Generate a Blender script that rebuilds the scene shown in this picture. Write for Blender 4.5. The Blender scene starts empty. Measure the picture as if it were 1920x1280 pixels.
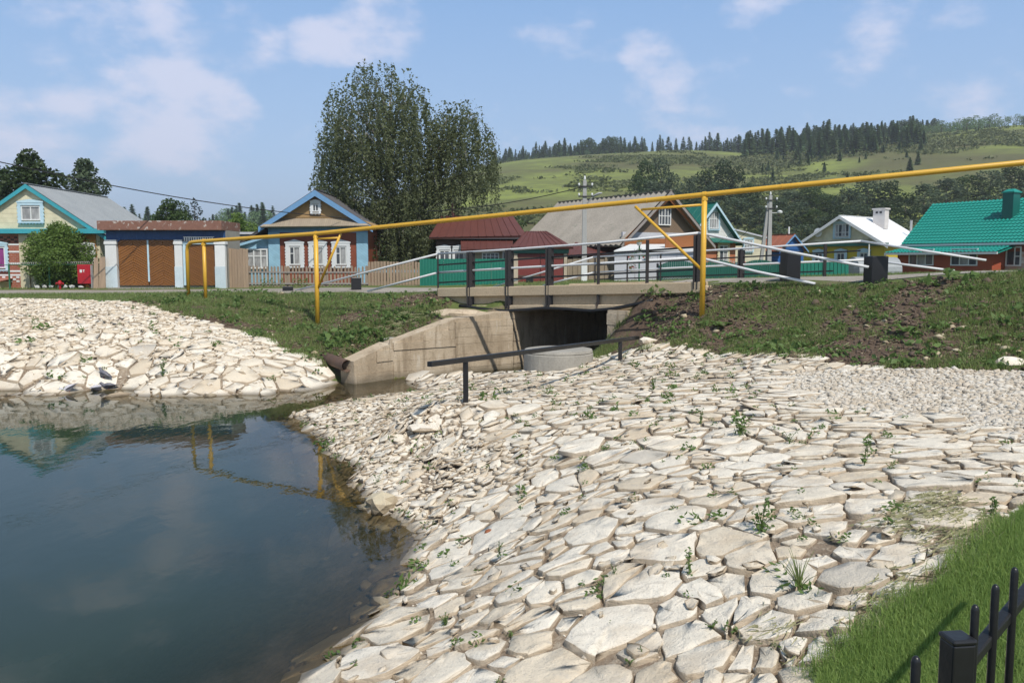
import bpy, math, random
import numpy as np
from mathutils import Vector, Matrix

random.seed(7); rng = np.random.default_rng(7)
sc = bpy.context.scene
COL = sc.collection

# ------------------------------------------------------------------ camera
CAMZ = 3.0; FPX = 1600.0; PITCH = math.atan(150/1600.0)
cam = bpy.data.cameras.new('camera'); camo = bpy.data.objects.new('camera', cam); COL.objects.link(camo)
cam.sensor_width = 36; cam.lens = FPX/1920*36; cam.clip_start = .05; cam.clip_end = 12000
camo.location = (0, 0, CAMZ); camo.rotation_euler = (math.pi/2-PITCH, 0, 0)
sc.camera = camo

# ------------------------------------------------------------------ sky and sun
SUN_EL = math.radians(53); SUN_AZ = math.atan2(.44, -.90)      # clockwise from +Y
TO_SUN = Vector((math.sin(SUN_AZ)*math.cos(SUN_EL), math.cos(SUN_AZ)*math.cos(SUN_EL), math.sin(SUN_EL)))
world = bpy.data.worlds.new('World'); sc.world = world; world.use_nodes = True
SKY_STRENGTH = .10
sun = bpy.data.lights.new('sun', 'SUN'); sun.energy = 3.5; sun.angle = math.radians(.6); sun.color = (1, .95, .87)
suno = bpy.data.objects.new('sun', sun); COL.objects.link(suno)
suno.rotation_euler = TO_SUN.to_track_quat('Z', 'Y').to_euler()
vs = sc.view_settings; sc.display_settings.display_device = 'sRGB'
vs.view_transform = 'Standard'; vs.look = 'None'; vs.gamma = 1; vs.use_curve_mapping = False; vs.exposure = .33
sc.cycles.use_denoising = True
sc.cycles.max_bounces = 7; sc.cycles.transparent_max_bounces = 12
sc.cycles.caustics_reflective = False; sc.cycles.caustics_refractive = False

def ray(px, py):
    u = (px-960)/FPX; v = -(py-640)/FPX
    c, s = math.cos(PITCH), math.sin(PITCH)
    return Vector((u, c+v*s, -s+v*c))
def P(px, py, D):
    r = ray(px, py); k = D/r.y
    return Vector((r.x*k, D, CAMZ+r.z*k))
def GZ(px, py, z):
    r = ray(px, py); k = (z-CAMZ)/r.z
    return Vector((r.x*k, r.y*k, z))

def build_sky():
    nt = world.node_tree; nt.nodes.clear(); N = nt.nodes.new; Lk = nt.links.new
    out = N('ShaderNodeOutputWorld'); bg = N('ShaderNodeBackground'); bg.inputs[1].default_value = SKY_STRENGTH
    st = N('ShaderNodeTexSky'); st.sky_type = 'NISHITA'; st.sun_disc = False
    st.sun_elevation = SUN_EL; st.sun_rotation = SUN_AZ
    st.air_density = 1.0; st.dust_density = 3.0; st.ozone_density = 2.4; st.altitude = 150
    tc = N('ShaderNodeTexCoord')
    # clouds: puffs scattered over the whole sky by noise, thickened where the larger cumulus banks stand
    def math_(op, a, b=None, clamp=False):
        n = N('ShaderNodeMath'); n.operation = op; n.use_clamp = clamp
        for i, q in enumerate((a, b)):
            if q is None: continue
            if isinstance(q, (int, float)): n.inputs[i].default_value = q
            else: Lk(q, n.inputs[i])
        return n.outputs[0]
    sep = N('ShaderNodeSeparateXYZ'); Lk(tc.outputs['Generated'], sep.inputs[0])
    mp = N('ShaderNodeMapping'); mp.inputs['Scale'].default_value = (1, 1, 1.9); Lk(tc.outputs['Generated'], mp.inputs[0])
    n1 = N('ShaderNodeTexNoise'); n1.inputs['Scale'].default_value = 9; n1.inputs['Detail'].default_value = 9; n1.inputs['Roughness'].default_value = .58
    Lk(mp.outputs[0], n1.inputs['Vector'])
    n2 = N('ShaderNodeTexNoise'); n2.inputs['Scale'].default_value = 2.3; n2.inputs['Detail'].default_value = 3
    Lk(mp.outputs[0], n2.inputs['Vector'])
    dens = math_('ADD', math_('MULTIPLY', n1.outputs[0], .95), math_('MULTIPLY', n2.outputs[0], .16))
    banks = [(120,170,70,.30),(60,215,90,.26),(230,135,80,.30),(310,200,105,.30),(410,215,75,.27),(360,30,85,.28),(450,70,70,.24),(300,90,60,.16),
             (600,80,50,.24),(665,70,55,.26),(720,40,75,.26),(1215,110,42,.27),(1260,155,50,.26),(1350,155,60,.24),(1225,165,45,.2),
             (1500,15,90,.16),(1640,40,110,.17),(1780,90,110,.18),(1850,40,110,.18),(1240,262,50,.16),(1320,265,45,.15),(930,265,40,.15),(1500,130,40,.14),
             (420,300,140,.13),(120,290,140,.15),(1640,228,50,.12),
             (250,-190,260,.13),(640,-170,200,.11)]
    acc = None
    for (px, py, rad, amp) in banks:
        d = ray(px, py).normalized(); a = rad/FPX*1.15
        vm = N('ShaderNodeVectorMath'); vm.operation = 'DOT_PRODUCT'; Lk(tc.outputs['Generated'], vm.inputs[0]); vm.inputs[1].default_value = d
        mr = N('ShaderNodeMapRange'); mr.interpolation_type = 'SMOOTHSTEP'
        mr.inputs[1].default_value = math.cos(a*1.35); mr.inputs[2].default_value = 1.0
        mr.inputs[3].default_value = 0; mr.inputs[4].default_value = amp*.66
        Lk(vm.outputs['Value'], mr.inputs[0])
        acc = mr.outputs[0] if acc is None else math_('MAXIMUM', acc, mr.outputs[0])
    dens = math_('ADD', dens, acc)
    mr = N('ShaderNodeMapRange'); mr.interpolation_type = 'SMOOTHSTEP'
    mr.inputs[1].default_value = .61; mr.inputs[2].default_value = .85; Lk(dens, mr.inputs[0])
    cov = math_('MULTIPLY', mr.outputs[0], .72, True)
    # the summer haze of that day: milky at the horizon, deep blue overhead, all the way round
    cr = N('ShaderNodeValToRGB'); e = cr.color_ramp.elements
    stops = [(0, (.46,.58,.76)), (.12, (.37,.53,.78)), (.30, (.235,.41,.71)), (.46, (.125,.21,.31)), (1, (.10,.18,.29))]
    while len(e) < len(stops): e.new(.5)
    for i, (p_, c) in enumerate(stops): e[i].position = p_; e[i].color = (*c, 1)
    Lk(sep.outputs[2], cr.inputs[0])
    sc10 = N('ShaderNodeVectorMath'); sc10.operation = 'SCALE'; sc10.inputs['Scale'].default_value = 10; Lk(cr.outputs[0], sc10.inputs[0])
    m1 = N('ShaderNodeMix'); m1.data_type = 'RGBA'; m1.inputs[0].default_value = .78; Lk(st.outputs[0], m1.inputs[6]); Lk(sc10.outputs[0], m1.inputs[7])
    m2 = N('ShaderNodeMix'); m2.data_type = 'RGBA'; Lk(cov, m2.inputs[0]); Lk(m1.outputs[2], m2.inputs[6]); m2.inputs[7].default_value = (6.3, 6.4, 7.7, 1)
    Lk(m2.outputs[2], bg.inputs[0]); Lk(bg.outputs[0], out.inputs[0])
build_sky()

# ------------------------------------------------------------------ scene helpers
def tag(o, label=None, cat=None, group=None, kind=None):
    if label: o['label'] = label
    if cat: o['category'] = cat
    if group: o['group'] = group
    if kind: o['kind'] = kind
    return o
def thing(name, label, cat, loc=(0,0,0), rz=0, group=None):
    o = bpy.data.objects.new(name, None); COL.objects.link(o)
    o.location = loc; o.rotation_euler = (0, 0, rz); o.empty_display_size = .2
    return tag(o, label, cat, group)
def link(name, me, parent=None, loc=None, rz=None):
    o = bpy.data.objects.new(name, me); COL.objects.link(o)
    if parent is not None: o.parent = parent
    if loc is not None: o.location = loc
    if rz is not None: o.rotation_euler = (0, 0, rz)
    return o
def copy_tree(o, parent=None):
    c = o.copy(); COL.objects.link(c)
    if parent is not None: c.parent = parent
    for ch in list(o.children): copy_tree(ch, c)
    return c

ORD = ['first', 'second', 'third', 'fourth', 'fifth', 'sixth', 'seventh', 'eighth', 'ninth', 'tenth', 'eleventh', 'twelfth', 'thirteenth', 'fourteenth', 'fifteenth', 'sixteenth', 'seventeenth', 'eighteenth', 'nineteenth', 'twentieth']
class MB:
    def __init__(s): s.v = []; s.f = []; s.m = []
    def add(s, vs_, fs, mi=0):
        b = len(s.v); s.v.extend([tuple(p) for p in vs_])
        for f in fs: s.f.append(tuple(i+b for i in f)); s.m.append(mi)
        return s
    def box(s, x0, x1, y0, y1, z0, z1, mi=0):
        return s.add([(x0,y0,z0),(x1,y0,z0),(x1,y1,z0),(x0,y1,z0),(x0,y0,z1),(x1,y0,z1),(x1,y1,z1),(x0,y1,z1)],
              [(0,3,2,1),(4,5,6,7),(0,1,5,4),(1,2,6,5),(2,3,7,6),(3,0,4,7)], mi)
    def bar(s, p, q, w, h, mi=0, up=(0,0,1)):
        p = Vector(p); q = Vector(q); d = (q-p).normalized(); u = Vector(up)
        if abs(d.dot(u)) > .98: u = Vector((1,0,0)) if abs(d.x) < .9 else Vector((0,1,0))
        a = d.cross(u).normalized(); b = a.cross(d).normalized(); a *= w/2; b *= h/2
        vs_ = [p-a-b, p+a-b, p+a+b, p-a+b, q-a-b, q+a-b, q+a+b, q-a+b]
        return s.add(vs_, [(0,3,2,1),(4,5,6,7),(0,1,5,4),(1,2,6,5),(2,3,7,6),(3,0,4,7)], mi)
    def extrude(s, pts, vec, mi=0):
        n = len(pts); pts = [Vector(p) for p in pts]; vec = Vector(vec)
        fs = [tuple(range(n))[::-1], tuple(range(n, 2*n))]
        for i in range(n): j = (i+1) % n; fs.append((i, j, n+j, n+i))
        return s.add(pts+[p+vec for p in pts], fs, mi)
    def tube(s, pts, r, n=10, mi=0, cap=True, squash=None):
        pts = [Vector(p) for p in pts]; k = len(pts)
        rr = r if isinstance(r, (list, tuple)) else [r]*k
        vs_ = []; prev = None
        for i, p in enumerate(pts):
            t = (pts[min(i+1, k-1)]-pts[max(i-1, 0)]).normalized()
            if prev is None:
                a = t.cross(Vector((0,0,1)))
                if a.length < .05: a = t.cross(Vector((1,0,0)))
            else: a = prev-t*prev.dot(t)
            a.normalize(); prev = a; b = t.cross(a)
            sq = squash[i] if squash else 1
            for j in range(n):
                th = 2*math.pi*j/n
                vs_.append(p+a*(math.cos(th)*rr[i])+b*(math.sin(th)*rr[i]*sq))
        fs = []
        for i in range(k-1):
            for j in range(n):
                j2 = (j+1) % n
                fs.append((i*n+j, i*n+j2, (i+1)*n+j2, (i+1)*n+j))
        if cap: fs.append(tuple(range(n))[::-1]); fs.append(tuple(range((k-1)*n, k*n)))
        return s.add(vs_, fs, mi)
    def lathe(s, prof, c=(0,0,0), n=24, mi=0):
        vs_ = []; k = len(prof)
        for (r, z) in prof:
            for j in range(n):
                th = 2*math.pi*j/n; vs_.append((c[0]+r*math.cos(th), c[1]+r*math.sin(th), c[2]+z))
        fs = []
        for i in range(k-1):
            for j in range(n):
                j2 = (j+1) % n; fs.append((i*n+j, i*n+j2, (i+1)*n+j2, (i+1)*n+j))
        fs.append(tuple(range(n))[::-1]); fs.append(tuple(range((k-1)*n, k*n)))
        return s.add(vs_, fs, mi)
    def sheet(s, a, b, c, d, nu, nv=1, amp=.02, mode='wave', thick=.05, mi=0):
        """roofing sheet: a-b along the eave, d-c along the ridge; ribs run up the slope"""
        a, b, c, d = map(Vector, (a, b, c, d)); nrm = (b-a).cross(d-a).normalized()
        if nrm.z < 0: nrm = -nrm
        us = []; hs = []
        if mode == 'seam':
            for i in range(nu):
                u0 = i/nu; w = .035/max((b-a).length, .1)
                for du, h in ((0,0),(w*.3,1),(w,1),(w*1.3,0)): us.append(min(u0+du, 1)); hs.append(h*amp)
            us.append(1); hs.append(0)
        else:
            for i in range(nu*4+1): us.append(i/(nu*4)); hs.append(amp*math.cos(i*math.pi/2))
        vsn = [];
        if mode == 'tile':
            for j in range(nv): vsn += [(j/nv, amp*1.1), ((j+.96)/nv, -.2*amp)]
            vsn.append((1, 0))
        else: vsn = [(j/nv, 0) for j in range(nv+1)]
        vs_ = []; nu_ = len(us)
        for (v, hv) in vsn:
            p = a.lerp(d, v); q = b.lerp(c, v)
            for u, h in zip(us, hs): vs_.append(p.lerp(q, u)+nrm*(h+hv))
        fs = []
        for j in range(len(vsn)-1):
            for i in range(nu_-1): fs.append((j*nu_+i, j*nu_+i+1, (j+1)*nu_+i+1, (j+1)*nu_+i))
        s.add(vs_, fs, mi)
        o = nrm*(-amp*1.3-.004)
        s.extrude([a+o, b+o, c+o, d+o], -nrm*thick, mi)
        return s
    def mesh(s, name, mats, smooth=False):
        me = bpy.data.meshes.new(name); me.from_pydata(s.v, [], s.f)
        for m in (mats if isinstance(mats, (list, tuple)) else [mats]): me.materials.append(m)
        if any(s.m): me.polygons.foreach_set('material_index', s.m)
        if smooth: me.polygons.foreach_set('use_smooth', [True]*len(s.f))
        me.update(); return me
    def build(s, name, mats, parent=None, smooth=False, bevel=0, loc=None, rz=None):
        o = link(name, s.mesh(name, mats, smooth), parent, loc, rz)
        if bevel:
            b = o.modifiers.new('bevel', 'BEVEL'); b.width = bevel; b.segments = 2; b.limit_method = 'ANGLE'; b.angle_limit = math.radians(40)
        return o

def array_mesh(name, V, T, mats, smooth=False, attr=None, mi=None):
    """mesh from numpy vertex (n,3) and triangle (m,3) arrays"""
    V = np.asarray(V, np.float32).reshape(-1, 3); T = np.asarray(T, np.int32).reshape(-1, 3)
    me = bpy.data.meshes.new(name)
    me.vertices.add(len(V)); me.vertices.foreach_set('co', V.ravel())
    me.loops.add(T.size); me.loops.foreach_set('vertex_index', T.ravel())
    me.polygons.add(len(T)); me.polygons.foreach_set('loop_start', np.arange(0, T.size, 3, dtype=np.int32))
    for m in (mats if isinstance(mats, (list, tuple)) else [mats]): me.materials.append(m)
    if mi is not None: me.polygons.foreach_set('material_index', np.asarray(mi, np.int32))
    if smooth: me.polygons.foreach_set('use_smooth', np.ones(len(T), bool))
    for k, a in (attr or {}).items():
        at = me.attributes.new(k, 'FLOAT', 'POINT'); at.data.foreach_set('value', np.asarray(a, np.float32))
    me.update(calc_edges=True); me.validate(); return me

# ------------------------------------------------------------------ materials
MATS = {}
def nodes_of(name):
    m = bpy.data.materials.new(name); m.use_nodes = True; nt = m.node_tree
    return m, nt, nt.nodes['Principled BSDF'], nt.nodes['Material Output']
def ramp(nt, fac, stops):
    r = nt.nodes.new('ShaderNodeValToRGB'); e = r.color_ramp.elements
    while len(e) < len(stops): e.new(.5)
    for i, (p, c) in enumerate(stops): e[i].position = p; e[i].color = (*c, 1)
    nt.links.new(fac, r.inputs[0]); return r.outputs[0]
def noise(nt, vec, scale, detail=4, rough=.55, dist=0):
    n = nt.nodes.new('ShaderNodeTexNoise'); n.inputs['Scale'].default_value = scale; n.inputs['Detail'].default_value = detail
    n.inputs['Roughness'].default_value = rough; n.inputs['Distortion'].default_value = dist
    if vec is not None: nt.links.new(vec, n.inputs['Vector'])
    return n.outputs[0]
def mixc(nt, f, a, b, mode='MIX'):
    n = nt.nodes.new('ShaderNodeMix'); n.data_type = 'RGBA'; n.blend_type = mode
    for s_, q in ((n.inputs[0], f), (n.inputs[6], a), (n.inputs[7], b)):
        if isinstance(q, (int, float)): s_.default_value = q
        elif isinstance(q, tuple): s_.default_value = (*q, 1)
        else: nt.links.new(q, s_)
    return n.outputs[2]
def mth(nt, op, a, b=None, clamp=False):
    n = nt.nodes.new('ShaderNodeMath'); n.operation = op; n.use_clamp = clamp
    for i, q in enumerate((a, b)):
        if q is None: continue
        if isinstance(q, (int, float)): n.inputs[i].default_value = q
        else: nt.links.new(q, n.inputs[i])
    return n.outputs[0]
def maprange(nt, v, a, b, c=0, d=1, smooth=True):
    n = nt.nodes.new('ShaderNodeMapRange'); n.interpolation_type = 'SMOOTHSTEP' if smooth else 'LINEAR'
    for i, q in enumerate((a, b, c, d)): n.inputs[i+1].default_value = q
    nt.links.new(v, n.inputs[0]); return n.outputs[0]
def bump(nt, bsdf, h, strength=.3, dist=.02):
    b = nt.nodes.new('ShaderNodeBump'); b.inputs['Strength'].default_value = strength; b.inputs['Distance'].default_value = dist
    nt.links.new(h, b.inputs['Height']); nt.links.new(b.outputs[0], bsdf.inputs['Normal'])
def position(nt): return nt.nodes.new('ShaderNodeNewGeometry').outputs['Position']
def objcoord(nt, stretch=None):
    v = nt.nodes.new('ShaderNodeTexCoord').outputs['Object']
    if stretch:
        mp = nt.nodes.new('ShaderNodeMapping'); mp.inputs['Scale'].default_value = stretch; nt.links.new(v, mp.inputs[0]); v = mp.outputs[0]
    return v
def attr(nt, name):
    a = nt.nodes.new('ShaderNodeAttribute'); a.attribute_name = name; return a.outputs['Fac']
def objrand(nt): return nt.nodes.new('ShaderNodeObjectInfo').outputs['Random']

def mk(name, c, c2=None, sc_=3, rough=.75, bmp=.15, bsc=30, metal=0, stretch=None, spots=None, spot_amt=.6, vary=.12):
    """plain weathered surface: two close tones by noise, finer grain, optional worn spots"""
    if name in MATS: return MATS[name]
    m, nt, bs, _ = nodes_of(name)
    v = objcoord(nt, stretch); c2 = c2 or tuple(x*.78 for x in c)
    col = ramp(nt, noise(nt, v, sc_, 5), [(.32, c2), (.62, c)])
    g = noise(nt, v, bsc, 3)
    col = mixc(nt, .35, col, ramp(nt, g, [(.3, tuple(x*.7 for x in c2)), (.7, tuple(min(1, x*1.15) for x in c))]))
    if spots: col = mixc(nt, maprange(nt, noise(nt, v, sc_*2.3, 6, .65), spot_amt, spot_amt+.08), col, spots)
    r = objrand(nt); col = mixc(nt, mth(nt, 'MULTIPLY', r, vary*2), col, tuple(x*.62 for x in c))
    nt.links.new(col, bs.inputs['Base Color']); bs.inputs['Roughness'].default_value = rough; bs.inputs['Metallic'].default_value = metal
    if bmp: bump(nt, bs, g, bmp, .01)
    MATS[name] = m; return m
def mk_lines(name, c, c2, axis=2, pitch=.12, rough=.7, width=.12, depth=.4, diag=None, sc_=2.5):
    """boarded wall seen from too far to build: fine joints every pitch metres"""
    m, nt, bs, _ = nodes_of(name); v = objcoord(nt)
    sep = nt.nodes.new('ShaderNodeSeparateXYZ'); nt.links.new(v, sep.inputs[0])
    if diag == 'v':      # chevrons
        q = mth(nt, 'ADD', mth(nt, 'ABSOLUTE', sep.outputs[0]), sep.outputs[2])
    elif diag: q = mth(nt, 'ADD', mth(nt, 'MULTIPLY', sep.outputs[0], diag), sep.outputs[2])
    else: q = sep.outputs[axis] if axis != 3 else mth(nt, 'ADD', sep.outputs[0], sep.outputs[1])
    q = mth(nt, 'DIVIDE', q, pitch)
    fr = mth(nt, 'FRACT', q); fl = mth(nt, 'FLOOR', q)
    wn = nt.nodes.new('ShaderNodeTexWhiteNoise'); wn.noise_dimensions = '1D'; nt.links.new(fl, wn.inputs['W'])
    col = mixc(nt, wn.outputs[0], c, c2)
    col = mixc(nt, maprange(nt, noise(nt, v, sc_, 5), .35, .7), col, tuple(x*.8 for x in c))
    gap = maprange(nt, fr, 0, width, 1, 0)
    col = mixc(nt, mth(nt, 'MULTIPLY', gap, depth), col, tuple(x*.3 for x in c))
    nt.links.new(col, bs.inputs['Base Color']); bs.inputs['Roughness'].default_value = rough
    bump(nt, bs, mth(nt, 'SUBTRACT', 1, gap), .5, .01); MATS[name] = m; return m
def mk_brick(name, c1, c2, mortar, scale=4.0):
    m, nt, bs, _ = nodes_of(name); v = objcoord(nt)
    sep = nt.nodes.new('ShaderNodeSeparateXYZ'); nt.links.new(v, sep.inputs[0])
    cb = nt.nodes.new('ShaderNodeCombineXYZ'); nt.links.new(mth(nt, 'ADD', sep.outputs[0], sep.outputs[1]), cb.inputs[0]); nt.links.new(sep.outputs[2], cb.inputs[1])
    b = nt.nodes.new('ShaderNodeTexBrick'); nt.links.new(cb.outputs[0], b.inputs['Vector'])
    b.inputs['Color1'].default_value = (*c1, 1); b.inputs['Color2'].default_value = (*c2, 1); b.inputs['Mortar'].default_value = (*mortar, 1)
    b.inputs['Scale'].default_value = scale; b.inputs['Mortar Size'].default_value = .012
    col = mixc(nt, maprange(nt, noise(nt, v, 1.5, 5), .3, .75, 0, .4), b.outputs[0], tuple(x*.6 for x in c1))
    nt.links.new(col, bs.inputs['Base Color']); bs.inputs['Roughness'].default_value = .85; MATS[name] = m; return m
def mk_leaf(name, c, c2, trans=.35, rough=.55, vary=.3, sc_=.5):
    m, nt, bs, out = nodes_of(name); v = position(nt)
    col = ramp(nt, noise(nt, v, sc_, 4), [(.3, c2), (.7, c)])
    r = nt.nodes.new('ShaderNodeNewGeometry').outputs['Random Per Island']
    col = mixc(nt, mth(nt, 'MULTIPLY', r, vary), col, tuple(min(1, x*1.7) for x in c))
    col = mixc(nt, mth(nt, 'MULTIPLY', objrand(nt), .35), col, c2)
    nt.links.new(col, bs.inputs['Base Color']); bs.inputs['Roughness'].default_value = rough
    bs.inputs['Specular IOR Level'].default_value = .3
    tr = nt.nodes.new('ShaderNodeBsdfTranslucent'); nt.links.new(mixc(nt, .5, col, tuple(min(1, x*1.6) for x in c)), tr.inputs[0])
    mx = nt.nodes.new('ShaderNodeMixShader'); mx.inputs[0].default_value = trans
    nt.links.new(bs.outputs[0], mx.inputs[1]); nt.links.new(tr.outputs[0], mx.inputs[2]); nt.links.new(mx.outputs[0], out.inputs[0])
    MATS[name] = m; return m
def mk_glass(name, c, rough=.08):
    m, nt, bs, _ = nodes_of(name); v = objcoord(nt, (3, 3, 1))
    col = ramp(nt, noise(nt, v, 1.7, 3), [(.35, tuple(x*.5 for x in c)), (.65, c)])
    nt.links.new(col, bs.inputs['Base Color']); bs.inputs['Roughness'].default_value = rough; bs.inputs['IOR'].default_value = 1.5
    MATS[name] = m; return m
# concrete materials of the place
M = {}
M['yellow'] = mk('yellow_paint', (.72,.42,.045), (.64,.36,.03), 1.5, .42, .05, 60, spots=(.26,.12,.04), spot_amt=.66)
M['white'] = mk('white_paint', (.78,.79,.78), (.70,.71,.70), 2, .5, .05, 40)
M['pipewhite'] = mk('white_rail_paint', (.74,.75,.76), (.62,.63,.64), 3, .42, .05, 40, spots=(.42,.36,.30), spot_amt=.74)
M['black'] = mk('black_paint', (.012,.012,.014), (.02,.019,.02), 3, .38, .12, 45, spots=(.07,.05,.04), spot_amt=.72)
M['blackrust'] = mk('black_paint_rusty', (.016,.015,.016), (.028,.02,.018), 2, .5, .15, 40, spots=(.10,.045,.025), spot_amt=.66)
M['rust'] = mk('rusty_steel', (.13,.075,.05), (.07,.045,.035), 4, .75, .3, 40)
M['concrete'] = mk('concrete', (.52,.44,.33), (.38,.32,.24), 1.6, .9, .4, 26, spots=(.22,.19,.15), spot_amt=.66)
M['slabconcrete'] = mk('slab_concrete', (.60,.48,.33), (.48,.37,.24), 1.2, .9, .3, 22, spots=(.22,.15,.09), spot_amt=.68)
M['greyconcrete'] = mk('grey_concrete', (.36,.34,.30), (.27,.255,.225), 2.5, .92, .4, 24)
M['poleconcrete'] = mk('pole_concrete', (.42,.42,.41), (.34,.34,.33), 2, .85, .2, 20)
M['oldwood'] = mk('weathered_board', (.40,.29,.20), (.29,.215,.155), 2, .85, .25, 30, stretch=(6,6,.8), vary=.25)
M['picket'] = mk('weathered_picket', (.38,.29,.215), (.27,.215,.165), 2, .85, .25, 30, stretch=(6,6,.8), vary=.35)
M['brownwood'] = mk('brown_varnished_board', (.27,.11,.025), (.19,.072,.016), 2, .5, .15, 30, vary=.3)
M['greensheet'] = mk('green_sheet_metal', (.012,.175,.12), (.010,.16,.11), .6, .42, .02, 20)
M['greendark'] = mk('dark_green_sheet', (.010,.105,.075), (.009,.09,.065), .8, .45, .03, 20)
M['greenpost'] = mk('green_post_paint', (.03,.16,.085), None, 2, .5)
M['red'] = mk('red_cabinet_paint', (.42,.012,.022), (.36,.010,.018), 1, .4, .03)
M['teal'] = mk('teal_trim', (.05,.36,.43), (.045,.32,.38), 2, .5, .03)
M['cream'] = mk_lines('cream_siding', (.72,.66,.46), (.69,.63,.44), 2, .2, .7, .1, .18)
M['creamwall'] = mk('cream_plaster', (.66,.60,.42), (.58,.52,.36), 1.5, .85)
M['ochre'] = mk('ochre_plaster', (.48,.22,.05), (.40,.18,.045), 2, .85)
M['brick'] = mk_brick('red_brick', (.30,.085,.045), (.36,.11,.06), (.42,.36,.32), 3.2)
M['redbrown'] = mk_lines('red_brown_boards', (.25,.062,.026), (.21,.05,.022), 2, .16, .6, .12, .35, diag=.8)
M['sheetgrey'] = mk('grey_sheet_roof', (.33,.35,.36), (.26,.28,.295), 1.2, .5, .08, 15)
M['rustsheet'] = mk('rusty_fascia', (.24,.12,.085), (.19,.09,.065), 2.4, .75, .2, 20, spots=(.52,.48,.44), spot_amt=.57)
M['blue'] = mk_lines('deep_blue_boards', (.022,.075,.21), (.02,.065,.185), 0, .1, .6, .15, .4)
M['lightblue'] = mk_lines('light_blue_boards', (.30,.52,.66), (.26,.46,.60), 2, .14, .65, .12, .35, diag=.75)
M['bluewhite'] = mk('pale_blue_trim', (.33,.53,.68), (.27,.46,.60), 3, .6, .1)
M['bluetrim'] = mk('blue_barge_board', (.16,.33,.56), (.13,.28,.48), 2, .6, .08)
M['ornate'] = mk('white_carved_trim', (.74,.76,.77), (.62,.65,.67), 6, .65, .2, 50)
M['ornateblue'] = mk('blue_white_carved_trim', (.55,.72,.80), (.42,.62,.74), 7, .65, .2, 50)
M['yellowboard'] = mk_lines('ochre_gable_boards', (.42,.27,.12), (.36,.225,.10), 2, .12, .75, .15, .45, diag='v')
M['shingle'] = mk_lines('grey_board_awning', (.34,.28,.205), (.27,.22,.165), 0, .1, .85, .18, .4)
M['darkroof'] = mk('dark_grey_roof', (.085,.08,.085), (.06,.058,.06), 2, .7, .1)
M['redroof'] = mk('red_brown_roof_paint', (.135,.044,.034), (.105,.036,.029), 1.3, .5, .05, 12, spots=(.20,.075,.05), spot_amt=.66)
M['darkwall'] = mk_lines('dark_log_wall', (.075,.045,.03), (.06,.036,.025), 2, .22, .8, .2, .5)
M['slate'] = mk('old_slate_sheet', (.33,.30,.26), (.235,.215,.185), .9, .92, .25, 14, spots=(.23,.22,.185), spot_amt=.60)
M['gablewood'] = mk_lines('weathered_gable_boards', (.23,.16,.105), (.17,.125,.09), 2, .13, .85, .16, .45, diag='v', sc_=.9)
M['orangewood'] = mk('orange_brown_board', (.33,.12,.035), (.26,.09,.03), 2, .7)
M['palepanel'] = mk('pale_grey_panel', (.55,.56,.60), (.47,.48,.53), .8, .75)
M['whitesiding'] = mk_lines('white_siding', (.78,.77,.74), (.75,.74,.71), 2, .2, .6, .1, .25)
M['orangebrick'] = mk_brick('orange_brick', (.42,.125,.045), (.47,.15,.06), (.46,.38,.30), 3.0)
M['beige'] = mk_lines('beige_siding', (.66,.60,.44), (.63,.57,.42), 2, .2, .7, .1, .2)
M['housegreen'] = mk('green_roof_paint', (.010,.135,.10), (.009,.12,.09), 1, .5, .04)
M['vividblue'] = mk_lines('vivid_blue_boards', (.025,.12,.36), (.022,.105,.32), 0, .12, .6, .12, .35)
M['orangeroof'] = mk('orange_red_roof', (.36,.12,.065), (.30,.10,.055), 1.5, .7)
M['yellowwall'] = mk('yellow_wall_paint', (.62,.47,.025), (.55,.41,.02), 1.2, .6)
M['whiteroof'] = mk('bare_zinc_roof', (.86,.87,.88), (.82,.83,.84), 1, .45, .03)
M['tealroof'] = mk('turquoise_tile_roof', (.010,.26,.21), (.009,.24,.195), 1, .38, .02, 20)
M['tealdark'] = mk('turquoise_chimney_sheet', (.006,.13,.105), (.006,.115,.095), 1, .45)
M['redbrick2'] = mk_brick('smooth_red_brick', (.36,.075,.03), (.39,.085,.034), (.33,.075,.035), 3.4)
M['whitebrick'] = mk_lines('striped_white_brick', (.62,.55,.48), (.42,.20,.14), 2, .16, .8, .1, .3)
M['glass'] = mk_glass('window_glass', (.10,.11,.125))
M['curtain'] = mk_glass('curtained_glass', (.42,.42,.42), .25)
M['magenta'] = mk_glass('flowery_curtain_glass', (.30,.06,.24), .25)
M['wire'] = mk('black_cable', (.02,.02,.022), None, 1, .6)
M['rubber'] = mk('black_plastic_hose', (.015,.015,.016), None, 1, .35)
M['galv'] = mk('galvanised_wire', (.45,.46,.46), None, 2, .45)
M['lamp'] = mk('lamp_housing', (.42,.43,.44), None, 2, .45)
M['rail_old'] = mk('grey_rail_wood', (.33,.30,.28), None, 3, .8, stretch=(.5,6,6))
M['bark'] = mk('brown_bark', (.10,.075,.055), (.06,.045,.035), 4, .9, .5, 20)
M['birchbark'] = mk('birch_bark', (.52,.49,.44), (.40,.37,.33), 5, .8, .3, 20, spots=(.06,.05,.045), spot_amt=.6)
M['palebranch'] = mk('pale_birch_branch', (.30,.27,.23), (.22,.20,.17), 5, .8)
M['L_birch'] = mk_leaf('birch_leaves', (.15,.172,.082), (.092,.112,.052), .45)
M['L_dark'] = mk_leaf('dark_leaves', (.050,.078,.024), (.028,.046,.016), .3)
M['L_willow'] = mk_leaf('willow_leaves', (.085,.118,.062), (.055,.080,.044), .3, sc_=.15)
M['L_bright'] = mk_leaf('bright_bush_leaves', (.145,.215,.048), (.09,.15,.034), .35, sc_=1.2)
M['L_mid'] = mk_leaf('mid_leaves', (.065,.105,.028), (.038,.066,.02), .35)
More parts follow.
